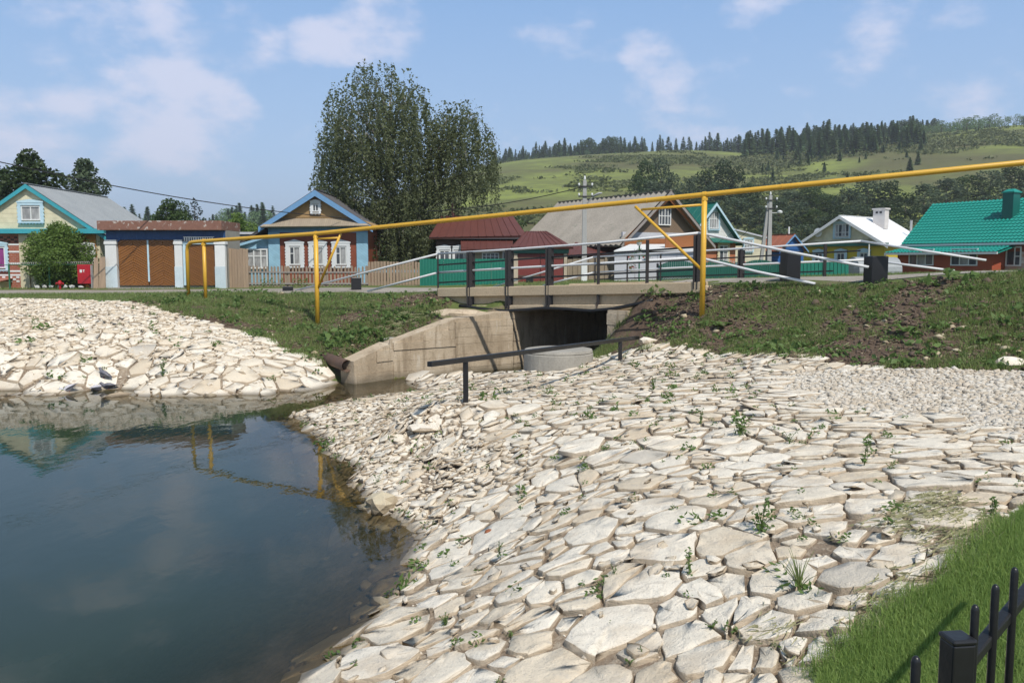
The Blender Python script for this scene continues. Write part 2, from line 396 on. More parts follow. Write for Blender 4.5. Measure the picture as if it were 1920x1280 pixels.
M['L_conifer'] = mk_leaf('conifer_needles', (.17,.255,.115), (.11,.185,.085), .15, sc_=.05)
M['L_larch'] = mk_leaf('larch_needles', (.15,.21,.085), (.105,.16,.065), .2, sc_=.05)
M['L_blue'] = mk_leaf('dark_spruce_needles', (.022,.042,.030), (.014,.028,.022), .12, sc_=.05)
M['grassblade'] = mk_leaf('grass_blade', (.25,.34,.10), (.17,.26,.065), .45, vary=.45, sc_=3)
M['slopegrass'] = mk_leaf('slope_grass_blade', (.20,.25,.085), (.135,.185,.058), .35, vary=.4, sc_=.9)
M['weedleaf'] = mk_leaf('weed_leaf', (.125,.195,.055), (.085,.14,.040), .35, vary=.35, sc_=2)
M['scrub'] = mk_leaf('hill_scrub_leaves', (.135,.155,.060), (.085,.10,.04), .25, vary=.4, sc_=.03)
M['straw'] = mk_leaf('dry_straw', (.33,.31,.18), (.21,.22,.11), .2, vary=.3, sc_=5)

def mk_cast():
    m, nt, bs, _ = nodes_of('stained_cast_concrete'); p = position(nt)
    mp = nt.nodes.new('ShaderNodeMapping'); mp.inputs['Scale'].default_value = (3.2, 3.2, .45); nt.links.new(p, mp.inputs[0])
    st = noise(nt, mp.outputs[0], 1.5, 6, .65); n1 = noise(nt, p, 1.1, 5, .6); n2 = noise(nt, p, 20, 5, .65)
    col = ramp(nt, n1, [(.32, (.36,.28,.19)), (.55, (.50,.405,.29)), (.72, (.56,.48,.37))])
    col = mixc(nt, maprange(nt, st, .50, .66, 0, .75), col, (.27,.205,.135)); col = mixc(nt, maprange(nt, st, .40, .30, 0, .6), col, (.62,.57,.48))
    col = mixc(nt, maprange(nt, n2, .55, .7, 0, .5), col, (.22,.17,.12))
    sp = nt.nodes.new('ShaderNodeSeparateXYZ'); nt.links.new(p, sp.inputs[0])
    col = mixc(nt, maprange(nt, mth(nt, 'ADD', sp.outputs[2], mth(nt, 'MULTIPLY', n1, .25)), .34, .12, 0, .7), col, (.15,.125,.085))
    nt.links.new(col, bs.inputs['Base Color']); bs.inputs['Roughness'].default_value = .92; bump(nt, bs, mth(nt, 'ADD', n2, mth(nt, 'MULTIPLY', st, .6)), .6, .03); return m
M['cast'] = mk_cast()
M['columnbase'] = mk('pale_column_base', (.60,.69,.73), (.52,.62,.68), 3, .7)
def stone_mat(name, base, grey, edge):
    m, nt, bs, _ = nodes_of(name); p = position(nt)
    t = attr(nt, 'tint')
    n1 = noise(nt, p, 1.7, 5, .6); n2 = noise(nt, p, 11, 6, .68, .6); n3 = noise(nt, p, 70, 4, .6)
    k3 = lambda a, b, c: tuple(x*y for x, y in zip(base, (a, b, c)))
    col = ramp(nt, t, [(.0, k3(1.07, 1.08, 1.1)), (.45, base), (.72, k3(.92, .87, .80)), (.92, k3(.84, .78, .70)), (1., k3(.76, .76, .77))])
    col = mixc(nt, maprange(nt, n1, .47, .68, 0, .5), col, (.52,.41,.285))            # ochre staining
    col = mixc(nt, maprange(nt, n2, .52, .68, 0, .6), col, grey)                         # lichen-grey films
    col = mixc(nt, maprange(nt, n3, .56, .70, 0, .45), col, (.24,.195,.145))            # pits
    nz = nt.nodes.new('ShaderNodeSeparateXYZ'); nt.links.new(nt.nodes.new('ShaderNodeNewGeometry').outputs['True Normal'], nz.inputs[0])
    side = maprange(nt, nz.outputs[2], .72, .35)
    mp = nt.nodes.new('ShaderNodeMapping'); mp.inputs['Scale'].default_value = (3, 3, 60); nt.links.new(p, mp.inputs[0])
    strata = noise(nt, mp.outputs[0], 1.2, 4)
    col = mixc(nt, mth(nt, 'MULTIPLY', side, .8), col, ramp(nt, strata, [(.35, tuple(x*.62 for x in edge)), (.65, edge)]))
    sp = nt.nodes.new('ShaderNodeSeparateXYZ'); nt.links.new(p, sp.inputs[0])
    wet = maprange(nt, mth(nt, 'ADD', sp.outputs[2], mth(nt, 'MULTIPLY', n1, .06)), .11, .035)
    col = mixc(nt, mth(nt, 'MULTIPLY', wet, .72), col, (.12,.088,.05))                   # wet, silty foot
    nt.links.new(col, bs.inputs['Base Color'])
    nt.links.new(maprange(nt, wet, 0, 1, .88, .4), bs.inputs['Roughness'])
    h = mth(nt, 'ADD', mth(nt, 'MULTIPLY', n2, .9), mth(nt, 'MULTIPLY', n3, .35))
    bump(nt, bs, h, .8, .03); MATS[name] = m; return m
M['stone'] = stone_mat('limestone', (.74,.675,.565), (.50,.45,.385), (.46,.36,.25))
M['gravel'] = stone_mat('pale_gravel', (.62,.575,.50), (.42,.40,.365), (.46,.39,.30))
M['oldstone'] = stone_mat('yellowish_rock', (.50,.43,.30), (.36,.32,.25), (.36,.28,.18))

# ------------------------------------------------------------------ the lie of the land
UB = Vector((.771, -.637)); NB = Vector((.637, .771)); A0 = Vector((-2.24, 26.0))       # bridge frame: along the rail, across the road
def BR(s, t, z=0): return Vector((A0.x+UB.x*s+NB.x*t, A0.y+UB.y*s+NB.y*t, z))
def deckz(s): return 2.12+.037*s
def on_line(px, t=0):
    """s on the bridge-parallel line at offset t that stands in column px"""
    k = (px-960)/FPX*(1.0)         # X = k' * depth along the ray; ray.y differs slightly with row, negligible here
    o = A0+NB*t
    return (k*o.y-o.x)/(UB.x-k*UB.y)
CTRL = []
def c_(px, py, D): q = P(px, py, D); CTRL.append((q.x, q.y, q.z))
def z_(px, py, z): q = GZ(px, py, z); CTRL.append((q.x, q.y, q.z))
def w_(x, y, z): CTRL.append((x, y, z))
SHORE = [(560,1330),(590,1280),(650,1222),(705,1165),(762,1090),(772,1045),(786,1000),(748,968),(690,955),(650,905),(612,850),(575,806),(542,780)]
SHORE2 = [(0,741),(100,741),(200,743),(300,743),(400,742),(500,740),(560,733),(610,724)]
for q in SHORE: z_(*q, 0)
for q in SHORE2: z_(*q, 0)
for q in [(600,764),(660,752),(720,742),(790,734)]: z_(*q, .02)
for q in [(0,1280),(250,1280),(0,1000),(300,1000),(450,900),(100,860)]: z_(*q, -1.15)
for q in [(470,1275),(560,1150),(600,1050),(560,960),(480,850),(430,800),(200,785),(0,785),(400,1150)]: z_(*q, -.6)
for q in [(540,755),(640,738),(700,728)]: z_(*q, -.22)
# near stone bank
for q in [(1100,1280,4.96),(1550,1280,4.15),(1920,980,5.55),(1700,1180,4.45),(1400,950,6.8),(1100,950,7.75),(900,1020,8.2),(1400,800,9.9),
          (1100,800,10.9),(900,830,11.6),(780,860,12.2),(660,800,15.2),(1000,1100,6.3),(1250,1100,5.75),(850,1180,6.3),(1650,1000,5.75),
          (800,768,12.9),(730,792,13.8),(873,757,13.1),(1163,677,18.3),(1640,760,10.8),(1900,800,8.9),(1900,690,12.9),(1560,687,14.0),(1340,667,17.0),(1200,660,18.4),
          (1047,697,18.6),(980,702,18.6),(1100,740,14.0),(1350,720,13.6),(720,770,16.5),(1500,870,8.2),(1800,880,7.1)]: c_(*q)
w_(0,0,1.36); w_(1.5,1.8,1.36); w_(4,2,1.42); w_(8,4,1.5); w_(12,8,1.6); w_(-.9,3,.15); w_(-.8,0,.2); w_(-2.5,2,-.7); w_(-8,0,-1.2); w_(-2,-4,-.2); w_(3,-4,1.5); w_(-10,-5,-1.2); w_(10,-5,1.6)
w_(14,12,1.9); w_(20,12,2.3); w_(30,10,2.8); w_(40,0,3)
# embankments right and left of the bridge
c_(1321,565,19.5); c_(1640,533,17.9); c_(1480,532,19.2); c_(1920,511,16.3); c_(1780,600,14.9); c_(1560,610,16.4); c_(1400,620,18.0); c_(1760,520,17.2); c_(1220,545,21.2); c_(1230,600,20.6); c_(1130,655,20.5); c_(1180,642,20.4); c_(1175,600,21.9); c_(1190,570,22.2)
c_(592,588,25); c_(795,549,26.8); c_(740,598,23.6); c_(645,650,22.1); c_(700,562,26.4); c_(480,560,27.3); c_(540,620,24.6); c_(560,662,22.2); c_(825,594,23.7); w_(*BR(.1,-.35).xy, 1.88); w_(*BR(.9,-.3).xy, 1.62); w_(*BR(2.0,-.3).xy, 1.56); w_(*BR(2.7,-.35).xy, 1.5); c_(660,546,28.4); c_(600,690,21.2)
c_(230,568,24.9); c_(0,570,24.4); c_(-200,570,24.4); c_(120,655,21.1); c_(0,655,21.1); c_(350,650,21.4); c_(480,640,22.4); c_(250,600,23.0); c_(0,605,22.7); c_(420,590,24.4); c_(300,700,20.1); c_(0,700,20.0); c_(480,700,20.2); c_(120,700,20.0); c_(-200,655,21.1)
w_(-40,20,0); w_(-30,12,-1); w_(-45,8,-1); w_(-30,27,1.8); w_(-45,34,1.8)
# the street
for (px, py, D) in [(0,553,30.0),(215,551,30.6),(430,547,31.2),(560,545,31),(700,542,30),(300,540,35.6),(100,540,36.5),(0,541,38),(600,537,38),(760,536,36.5)]: c_(px, py, D)
for s in (-4, 0, 2.5, 6.9, 9, 12, 16, 20): 
    for t in (.3, 3.5, 7): q = BR(s, t); w_(q.x, q.y, deckz(s)-.04 if s > 0 else deckz(0)-.04+.03*s)
for (px, py, D) in [(1000,530,37),(1200,526,37),(1400,521,37),(1600,516,37),(1800,512,36),(1920,510,30)]: c_(px, py, D)
for (x, y, z) in [(-30,50,1.8),(-15,50,1.75),(0,50,2.1),(15,50,2.2),(30,50,2.3),(-30,72,2),(0,72,2.2),(30,72,2.3),(45,40,2.5),(45,72,2.3),(-50,60,1.9),(30,25,2.8),(24,34,2.5),(50,20,3)]: w_(x, y, z)
CA = np.array(CTRL, float)
_d = np.linalg.norm(CA[:, None, :2]-CA[None, :, :2], axis=2)
_n = len(CA); _A = np.zeros((_n+3, _n+3)); _A[:_n, :_n] = -_d-np.eye(_n)*.03; _A[:_n, _n] = 1; _A[:_n, _n+1:] = CA[:, :2]; _A[_n:, :_n] = _A[:_n, _n:].T
RB = np.linalg.solve(_A, np.r_[CA[:, 2], 0, 0, 0])
RIDGE = [(-1500,455),(-400,452),(400,450),(590,438),(750,372),(930,318),(1040,309),(1150,304),(1300,300),(1420,312),(1540,296),(1750,278),(1860,266),(1920,262),(2100,254),(2600,245),(3600,255)]
RY = 420.0
RX = np.array([(p-960)/FPX*RY for p, _ in RIDGE]); RZ = np.array([CAMZ+(490-q)/FPX*RY for _, q in RIDGE])
def smooth01(t): t = np.clip(t, 0, 1); return t*t*(3-2*t)
def hill(x, y):
    az = x*RY/np.maximum(y, 60.)                        # the ridge follows the valley side
    zr = sum(np.interp(az+o, RX, RZ) for o in (-14, -7, 0, 7, 14))/5
    t = np.clip((y-85)/(RY-85), 0, 1)
    prof = .55*smooth01(t)+.45*(1-(1-t)**1.7)
    z = 2.2+(zr-2.2)*prof
    z = z+1.1*np.sin(x*.021+y*.013)*smooth01(t*3)*smooth01((1-t)*4)*np.clip((zr-10)/30, 0, 1)
    back = np.clip((y-RY)/3000, 0, 1)
    return np.where(y > RY, zr-(zr-6)*smooth01(back*3), z)
_bu = np.array(UB); _bn = np.array(NB); _a0 = np.array(A0)
CUL_S0, CUL_S1 = 3.0, 6.35
# creek floor polygon in front of the bridge (world xy): wing wall foot on the far side, stone bank on the near side
_wl = GZ(664,720,0)
CREEK = [tuple(BR(CUL_S0-.2, -.1).xy), (_wl.x-.1, _wl.y+.2), (_wl.x-.4, _wl.y-.6)] + [tuple(GZ(*q, 0).xy) for q in [(640,748),(720,742),(790,734)]] + [(.3, 19.6), (1.9, 20.6), (2.72, 21.5), tuple(BR(CUL_S1+.25, -.1).xy)]
def in_poly(poly, x, y):
    x = np.asarray(x, float); y = np.asarray(y, float); r = np.zeros(x.shape, bool); n = len(poly)
    for i in range(n):
        x1, y1 = poly[i]; x2, y2 = poly[(i+1) % n]
        if y1 == y2: continue
        c = ((y1 > y) != (y2 > y)) & (x < (x2-x1)*(y-y1)/(y2-y1)+x1); r ^= c
    return r
def hz(x, y, cut=True):
    x = np.atleast_1d(np.asarray(x, float)); y = np.atleast_1d(np.asarray(y, float)); sh = x.shape
    xf = x.ravel(); yf = y.ravel(); out = np.empty(xf.size)
    far = hill(xf, yf)
    near = np.full(xf.size, 2.0)
    sel = (np.abs(xf) < 75) & (yf > -30) & (yf < 105)
    if sel.any():
        xs, ys = xf[sel], yf[sel]; acc = RB[_n]+RB[_n+1]*xs+RB[_n+2]*ys
        for k in range(_n): acc -= RB[k]*np.hypot(xs-CA[k, 0], ys-CA[k, 1])
        near[sel] = np.clip(acc, -1.4, 3.6)
    w = smooth01((np.maximum(np.abs(xf)-40, 0))/30)*0+1
    wn = (1-smooth01((yf-70)/30))*(1-smooth01((np.abs(xf)-48)/24))*smooth01((yf+28)/14)
    out = near*wn+far*(1-wn)
    if cut:
        s = (xf-_a0[0])*_bu[0]+(yf-_a0[1])*_bu[1]; t = (xf-_a0[0])*_bn[0]+(yf-_a0[1])*_bn[1]
        m = ((s > CUL_S0-.15) & (s < CUL_S1+.15) & (t > -.2) & (t < 12)) | in_poly(CREEK, xf, yf)
        out = np.where(m, np.minimum(out, -.22), out)
    return out.reshape(sh)
def h1(x, y, cut=True): return float(hz([x], [y], cut)[0])
def RT(px, py, dmax=900.):
    """where the sight line through a pixel meets the ground"""
    r = ray(px, py); r = r/r.y
    D = np.concatenate([np.arange(1.2, 40, .04), np.arange(40, dmax, 1.)])
    zz = CAMZ+r.z*D-hz(r.x*D, D)
    i = np.argmax(zz < 0)
    if zz[i] >= 0: i = len(D)-1
    return Vector((r.x*D[i], D[i], CAMZ+r.z*D[i]))
def poly_px(pts): return [tuple(RT(*q).xy) for q in pts]
LAWN = poly_px([(1540,1290),(1600,1232),(1680,1172),(1780,1108),(1850,1040),(1920,972)]) + [(5.5,6.2),(9,7.5),(9,1),(1.2,1),(.9,3)]
STONES = poly_px([(530,1300),(570,1265),(680,1160),(745,1085),(752,1045),(766,1000),(680,962),(632,905),(574,830),(526,780),(640,752),(780,731),(980,697),(1110,672),(1200,655),(1340,665),(1560,684),(1640,695)]) + [tuple(RT(1930,697).xy), (8.6,9.5), (6.2,6.9), (4.2,5.9)] + poly_px([(1860,1020),(1780,1095),(1680,1160),(1600,1220),(1520,1290)]) + [(1.3,3.6),(-.7,4.4)]
GRAVEL = poly_px([(1425,715),(1500,697),(1650,694),(1930,696)]) + [(9.0,12.3),(8.4,9.2)] + poly_px([(1925,830),(1840,815),(1760,790),(1640,778),(1560,770),(1500,752)])
RUBBLE = poly_px([(560,775),(760,745),(860,775),(900,820),(1010,850),(1000,900),(900,925),(850,965),(780,985),(690,950),(640,890),(590,830)])
LSTONE = poly_px([(-140,764),(200,762),(400,761),(560,748),(625,728),(590,690),(520,652),(440,622),(330,592),(230,566),(0,562),(-140,562)])
SLOPE_L = poly_px([(230,566),(330,592),(440,622),(520,652),(600,690),(664,676),(712,652),(770,625),(822,598),(850,560),(822,549),(430,549),(330,552)])
SLOPE_R = poly_px([(1205,560),(1210,590),(1215,625),(1200,650),(1340,664),(1560,684),(1640,694),(1935,695),(1935,513),(1800,520),(1640,534),(1500,533),(1320,537)])

CORNER = [(1.6,19.6),(2.4,21.2),(3.0,22.0),(4.6,20.9),(4.4,19.0),(3.0,18.3)]
def axis(segs):
    out = []
    for a, b, st in segs: out += list(np.arange(a, b, st))
    out.append(segs[-1][1]); return np.array(sorted(set(np.round(out, 4))))
def grow(a, b, st, k):
    out = [a]; 
    while out[-1] < b: out.append(out[-1]+st); st *= k
    return out
gx = np.array(sorted(set([-q for q in grow(14, 1500, .5, 1.14)] + list(np.arange(-13.8, 13.9, .2)) + grow(14, 1500, .5, 1.14))))
gy = np.array(sorted(set([-q for q in grow(6, 60, .8, 1.3)] + list(np.arange(-5.8, 31, .2)) + grow(31, 460, .4, 1.035) + grow(462, 2400, 20, 1.35))))
def build_ground():
    X, Y = np.meshgrid(gx, gy); Z = hz(X, Y)
    nx, ny = len(gx), len(gy)
    V = np.stack([X, Y, Z], -1).reshape(-1, 3)
    i = np.arange(nx-1)[None, :]; j = np.arange(ny-1)[:, None]; a = (j*nx+i).ravel()
    me = bpy.data.meshes.new('ground'); F = np.stack([a, a+1, a+nx+1, a+nx], -1).astype(np.int32)
    me.vertices.add(len(V)); me.vertices.foreach_set('co', V.astype(np.float32).ravel())
    me.loops.add(F.size); me.loops.foreach_set('vertex_index', F.ravel())
    me.polygons.add(len(F)); me.polygons.foreach_set('loop_start', np.arange(0, F.size, 4, dtype=np.int32))
    me.polygons.foreach_set('use_smooth', np.ones(len(F), bool))
    xf, yf, zf = V[:, 0], V[:, 1], V[:, 2]
    sl = (in_poly(SLOPE_L, xf, yf) | in_poly(SLOPE_R, xf, yf) | in_poly(CORNER, xf, yf)).astype(np.float32)
    st = (in_poly(STONES, xf, yf) | in_poly(LSTONE, xf, yf)).astype(np.float32)
    md = smooth01((yf-75)/30)
    for k, q in (('slope', sl), ('stony', st), ('meadow', md)):
        at = me.attributes.new(k, 'FLOAT', 'POINT'); at.data.foreach_set('value', q.astype(np.float32))
    m, nt, bs, _ = nodes_of('ground_cover'); p = position(nt)
    n1 = noise(nt, p, .9, 6, .6); n2 = noise(nt, p, 9, 5, .65); n3 = noise(nt, p, 45, 3)
    soil = ramp(nt, n2, [(.3, (.070,.048,.034)), (.7, (.15,.105,.075))])
    grass = ramp(nt, n2, [(.3, (.075,.105,.028)), (.7, (.13,.165,.050))])
    gen = mixc(nt, maprange(nt, mth(nt, 'ADD', mth(nt, 'MULTIPLY', n1, .6), mth(nt, 'MULTIPLY', n2, .4)), .38, .48), grass, soil)
    yard = mixc(nt, maprange(nt, n1, .5, .64), grass, (.17,.135,.09))
    col = mixc(nt, attr(nt, 'slope'), yard, gen)
    dirt = ramp(nt, n2, [(.3, (.15,.105,.07)), (.7, (.30,.235,.165))]); dirt = mixc(nt, maprange(nt, n3, .5, .65, 0, .8), dirt, (.42,.36,.28))
    col = mixc(nt, attr(nt, 'stony'), col, dirt)
    # the meadow on the hill: hay-coloured and green bands along the contour
    mp = nt.nodes.new('ShaderNodeMapping'); mp.inputs['Scale'].default_value = (.016, .016, .055); nt.links.new(p, mp.inputs[0])
    h1_ = noise(nt, mp.outputs[0], 1.3, 5, .6, .4); h2_ = noise(nt, p, .25, 5, .6)
    mead = ramp(nt, h1_, [(.30, (.105,.098,.050)), (.45, (.125,.125,.052)), (.54, (.155,.175,.056)), (.64, (.225,.265,.066)), (.8, (.135,.15,.055))])
    mead = mixc(nt, maprange(nt, h2_, .45, .7, 0, .5), mead, (.085,.095,.04))
    col = mixc(nt, attr(nt, 'meadow'), col, mead)
    sp = nt.nodes.new('ShaderNodeSeparateXYZ'); nt.links.new(p, sp.inputs[0])
    bed = ramp(nt, n2, [(.35, (.075,.055,.025)), (.65, (.16,.12,.06))])
    col = mixc(nt, maprange(nt, sp.outputs[2], .06, -.02), col, bed)
    nt.links.new(col, bs.inputs['Base Color']); bs.inputs['Roughness'].default_value = .95; bs.inputs['Specular IOR Level'].default_value = .2
    bump(nt, bs, mth(nt, 'ADD', n2, mth(nt, 'MULTIPLY', n3, .5)), .6, .05)
    me.materials.append(m); me.update(calc_edges=True)
    return tag(link('ground', me), kind='structure')
build_ground()

def build_water():
    xs = np.arange(-46, 14.1, .25); ys = np.arange(-8, 37, .25); X, Y = np.meshgrid(xs, ys); Z = hz(X, Y)
    nx = len(xs); i = np.arange(nx-1)[None, :]; j = np.arange(len(ys)-1)[:, None]; a = (j*nx+i).ravel()
    near = (Z < .12).ravel(); keep = near[a] | near[a+1] | near[a+nx] | near[a+nx+1]; a = a[keep]
    T = np.concatenate([np.stack([a, a+1, a+nx+1], -1), np.stack([a, a+nx+1, a+nx], -1)])
    used = np.unique(T); remap = np.zeros(X.size, np.int32); remap[used] = np.arange(len(used))
    V = np.stack([X, Y, np.zeros_like(X)], -1).reshape(-1, 3)[used]
    m, nt, bs, out = nodes_of('pond_water'); p = position(nt)
    nt.nodes.remove(bs)
    mp = nt.nodes.new('ShaderNodeMapping'); mp.inputs['Scale'].default_value = (1, .55, 1); mp.inputs['Rotation'].default_value = (0, 0, .25); nt.links.new(p, mp.inputs[0])
    w1 = noise(nt, mp.outputs[0], 1.5, 4, .5, .3); w2 = noise(nt, mp.outputs[0], 7, 3, .5)
    calm = maprange(nt, noise(nt, p, .25, 3), .38, .62, .35, 1)
    hgt = mth(nt, 'MULTIPLY', mth(nt, 'ADD', w1, mth(nt, 'MULTIPLY', w2, .22)), calm)
    bp = nt.nodes.new('ShaderNodeBump'); bp.inputs['Strength'].default_value = .22; bp.inputs['Distance'].default_value = .028; nt.links.new(hgt, bp.inputs['Height'])
    fr = nt.nodes.new('ShaderNodeFresnel'); fr.inputs['IOR'].default_value = 1.33; nt.links.new(bp.outputs[0], fr.inputs['Normal'])
    gl = nt.nodes.new('ShaderNodeBsdfGlossy'); gl.inputs['Roughness'].default_value = .015; nt.links.new(bp.outputs[0], gl.inputs['Normal'])
    tr = nt.nodes.new('ShaderNodeBsdfTransparent'); tr.inputs[0].default_value = (.80,.74,.58, 1)
    df = nt.nodes.new('ShaderNodeBsdfDiffuse'); df.inputs[0].default_value = (.024,.040,.030, 1)
    dp = attr(nt, 'depth')
    murk = nt.nodes.new('ShaderNodeMixShader'); nt.links.new(maprange(nt, dp, .0, .85, .06, 1, False), murk.inputs[0]); nt.links.new(tr.outputs[0], murk.inputs[1]); nt.links.new(df.outputs[0], murk.inputs[2])
    mx = nt.nodes.new('ShaderNodeMixShader'); nt.links.new(fr.outputs[0], mx.inputs[0]); nt.links.new(murk.outputs[0], mx.inputs[1]); nt.links.new(gl.outputs[0], mx.inputs[2])
    nt.links.new(mx.outputs[0], out.inputs[0])
    o = link('pond_water', array_mesh('pond_water', V, remap[T], m, True, {'depth': -Z.ravel()[used]}))
    return tag(o, kind='structure')
build_water()
def build_haze():
    m = bpy.data.materials.new('thin_haze'); m.use_nodes = True; nt = m.node_tree; nt.nodes.clear()
    out = nt.nodes.new('ShaderNodeOutputMaterial'); v = nt.nodes.new('ShaderNodeVolumePrincipled'); v.inputs['Color'].default_value = (.90, .94, 1, 1); v.inputs['Density'].default_value = .00046; v.inputs['Anisotropy'].default_value = .2
    nt.links.new(v.outputs[0], out.inputs['Volume'])
    mb = MB(); mb.box(-1800, 1800, -200, 3800, -4, 92); tag(mb.build('haze', m), kind='stuff')
build_haze()
# ------------------------------------------------------------------ road and bridge
def build_road():
    cl = [(-60,33.5,4.2),(-30,32.4,3.6),(-20,31.6,3.4),(-14,31.6,3.6),(-10,31.6,4.2),(-6,31.3,5.0)]
    cl = [Vector((x, y, w)) for x, y, w in cl]
    for s in (-1.2, 1, 3, 5, 7, 9, 12, 16, 21, 27): q = BR(s, 3.5); cl.append(Vector((q.x, q.y, 6.0)))
    pts = []
    for i in range(len(cl)-1):
        p0 = cl[max(i-1, 0)]; p1 = cl[i]; p2 = cl[i+1]; p3 = cl[min(i+2, len(cl)-1)]
        for k in range(12):
            t = k/12
            pts.append(.5*((2*p1)+(p2-p0)*t+(2*p0-5*p1+4*p2-p3)*t*t+(3*p1-p0-3*p2+p3)*t**3))
    V = []; F = []; nc = 9
    for i, q in enumerate(pts):
        a = pts[max(i-1, 0)]; b = pts[min(i+1, len(pts)-1)]; d = Vector((b.x-a.x, b.y-a.y)).normalized(); n = Vector((-d.y, d.x))
        for j in range(nc):
            o = (j/(nc-1)-.5)*q.z*(1+.05*math.sin(i*.7+j)); x = q.x+n.x*o; y = q.y+n.y*o
            s = (x-A0.x)*UB.x+(y-A0.y)*UB.y; t = (x-A0.x)*NB.x+(y-A0.y)*NB.y
            z = h1(x, y, False)+.035
            if -1 < s < 9.5 and t > -.6: z = max(z, deckz(s)+.012)
            V.append((x, y, z-.03*(j in (0, nc-1))))
    for i in range(len(pts)-1):
        for j in range(nc-1): F.append((i*nc+j, i*nc+j+1, (i+1)*nc+j+1, (i+1)*nc+j))
    m, nt, bs, _ = nodes_of('dusty_road'); p = position(nt)
    n1 = noise(nt, p, .8, 6, .6); n2 = noise(nt, p, 18, 5, .65)
    col = ramp(nt, n1, [(.35, (.23,.20,.165)), (.65, (.33,.295,.25))]); col = mixc(nt, maprange(nt, n2, .5, .7, 0, .5), col, (.42,.38,.32))
    nt.links.new(col, bs.inputs['Base Color']); bs.inputs['Roughness'].default_value = .95; bump(nt, bs, n2, .4, .02)
    mb = MB(); mb.add(V, F); o = mb.build('road', m, smooth=True); tag(o, kind='structure')
build_road()

def build_bridge():
    r = thing('bridge', 'low concrete slab road bridge over the creek', 'bridge', BR(0, 0, 0), math.atan2(UB.y, UB.x))
    # local x runs along the rail, local y across the road
    def dz(s): return deckz(s)
    mb = MB(); mb.extrude([(-.15,0.02,dz(-.15)-.50),(8.9,0.02,dz(8.9)-.50),(8.9,0.02,dz(8.9)-.02),(-.15,0.02,dz(-.15)-.02)], (0,7.0,0)); mb.build('deck', M['slabconcrete'], r, bevel=.02)
    mb = MB()
    mb.extrude([(.05,-.10,dz(.05)-.20),(8.8,-.10,dz(8.8)-.20),(8.8,-.10,dz(8.8)+.07),(.05,-.10,dz(.05)+.07)], (0,.42,0)); mb.build('kerb_beam', M['slabconcrete'], r, bevel=.02)
    mb = MB(); mb.extrude([(.9,-.08,dz(.9)-.60),(8.6,-.08,dz(8.6)-.60),(8.6,-.08,dz(8.6)-.46),(.9,-.08,dz(.9)-.46)], (0,.3,0)); mb.build('bottom_lip', M['slabconcrete'], r, bevel=.02)
    mb = MB(); mb.extrude([(.05,6.7,dz(.05)-.20),(8.8,6.7,dz(8.8)-.20),(8.8,6.7,dz(8.8)+.07),(.05,6.7,dz(.05)+.07)], (0,.42,0)); mb.build('kerb_beam', M['slabconcrete'], r, bevel=.02)
    for s0, s1, ty in ((CUL_S0-.55, CUL_S0, -.05), (CUL_S1, CUL_S1+.6, -.35)):
        mb = MB(); zt = dz((s0+s1)/2)-.60
        mb.box(s0, s1, ty, 7.6, -.5, zt)
        for k in range(6): mb.box(s0-.012*(k % 2)-.004, s1+.012*(k % 2)+.004, ty-.01*(k % 2)-.004, 7.5, -.2+k*.32, -.2+k*.32+.29)
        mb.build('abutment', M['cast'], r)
    mb = MB(); mb.box(CUL_S0-.1, CUL_S1+.1, 7.4, 7.75, -.5, 1.2); mb.build('inner_wall', M['greyconcrete'], r)
    return r
build_bridge()

def build_wing_wall():
    # left wing wall, cast in boards; runs from the abutment out to the outlet pipe
    c = BR(CUL_S0+.02, -.12); pts = [(c.x, c.y), (GZ(712,722,0).x+.15, 21.75), (_wl.x, _wl.y)]
    r = thing('wing_wall', 'board-marked concrete wing wall between the outlet pipe and the bridge opening', 'wall', (c.x, c.y, 0))
    A_ = Vector(pts[0]); B_ = Vector(pts[1]); m1 = A_.lerp(B_, .5)
    segs = [(A_, m1, 1.62, 1.46), (m1, B_, 1.46, .92), (B_, Vector(pts[2]), .92, .56)]
    rs = random.Random(3)
    for i, (a, b, za, zb) in enumerate(segs):
        a = Vector((a[0]-c.x, a[1]-c.y)); b = Vector((b[0]-c.x, b[1]-c.y)); d = (b-a).normalized(); n = Vector((-d.y, d.x)); o2 = .012*(i % 2)
        if n.y > 0: n = -n                                        # towards the creek
        a = a+n*o2; b = b+n*o2
        mb = MB(); mb.extrude([(a.x, a.y, -.5), (b.x, b.y, -.5), (b.x, b.y, zb), (a.x, a.y, za)], (-n.x*.5, -n.y*.5, 0))
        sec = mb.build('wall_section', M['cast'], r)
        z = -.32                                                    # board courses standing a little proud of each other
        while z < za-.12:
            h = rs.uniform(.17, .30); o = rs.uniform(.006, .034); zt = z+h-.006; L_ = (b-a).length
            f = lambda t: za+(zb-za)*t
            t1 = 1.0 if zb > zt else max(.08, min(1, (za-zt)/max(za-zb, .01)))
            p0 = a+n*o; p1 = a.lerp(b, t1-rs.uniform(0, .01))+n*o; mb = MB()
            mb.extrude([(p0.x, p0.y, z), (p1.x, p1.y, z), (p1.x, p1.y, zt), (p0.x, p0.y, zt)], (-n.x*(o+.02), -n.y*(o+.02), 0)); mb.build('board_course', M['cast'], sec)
            z += h
    return r
build_wing_wall()
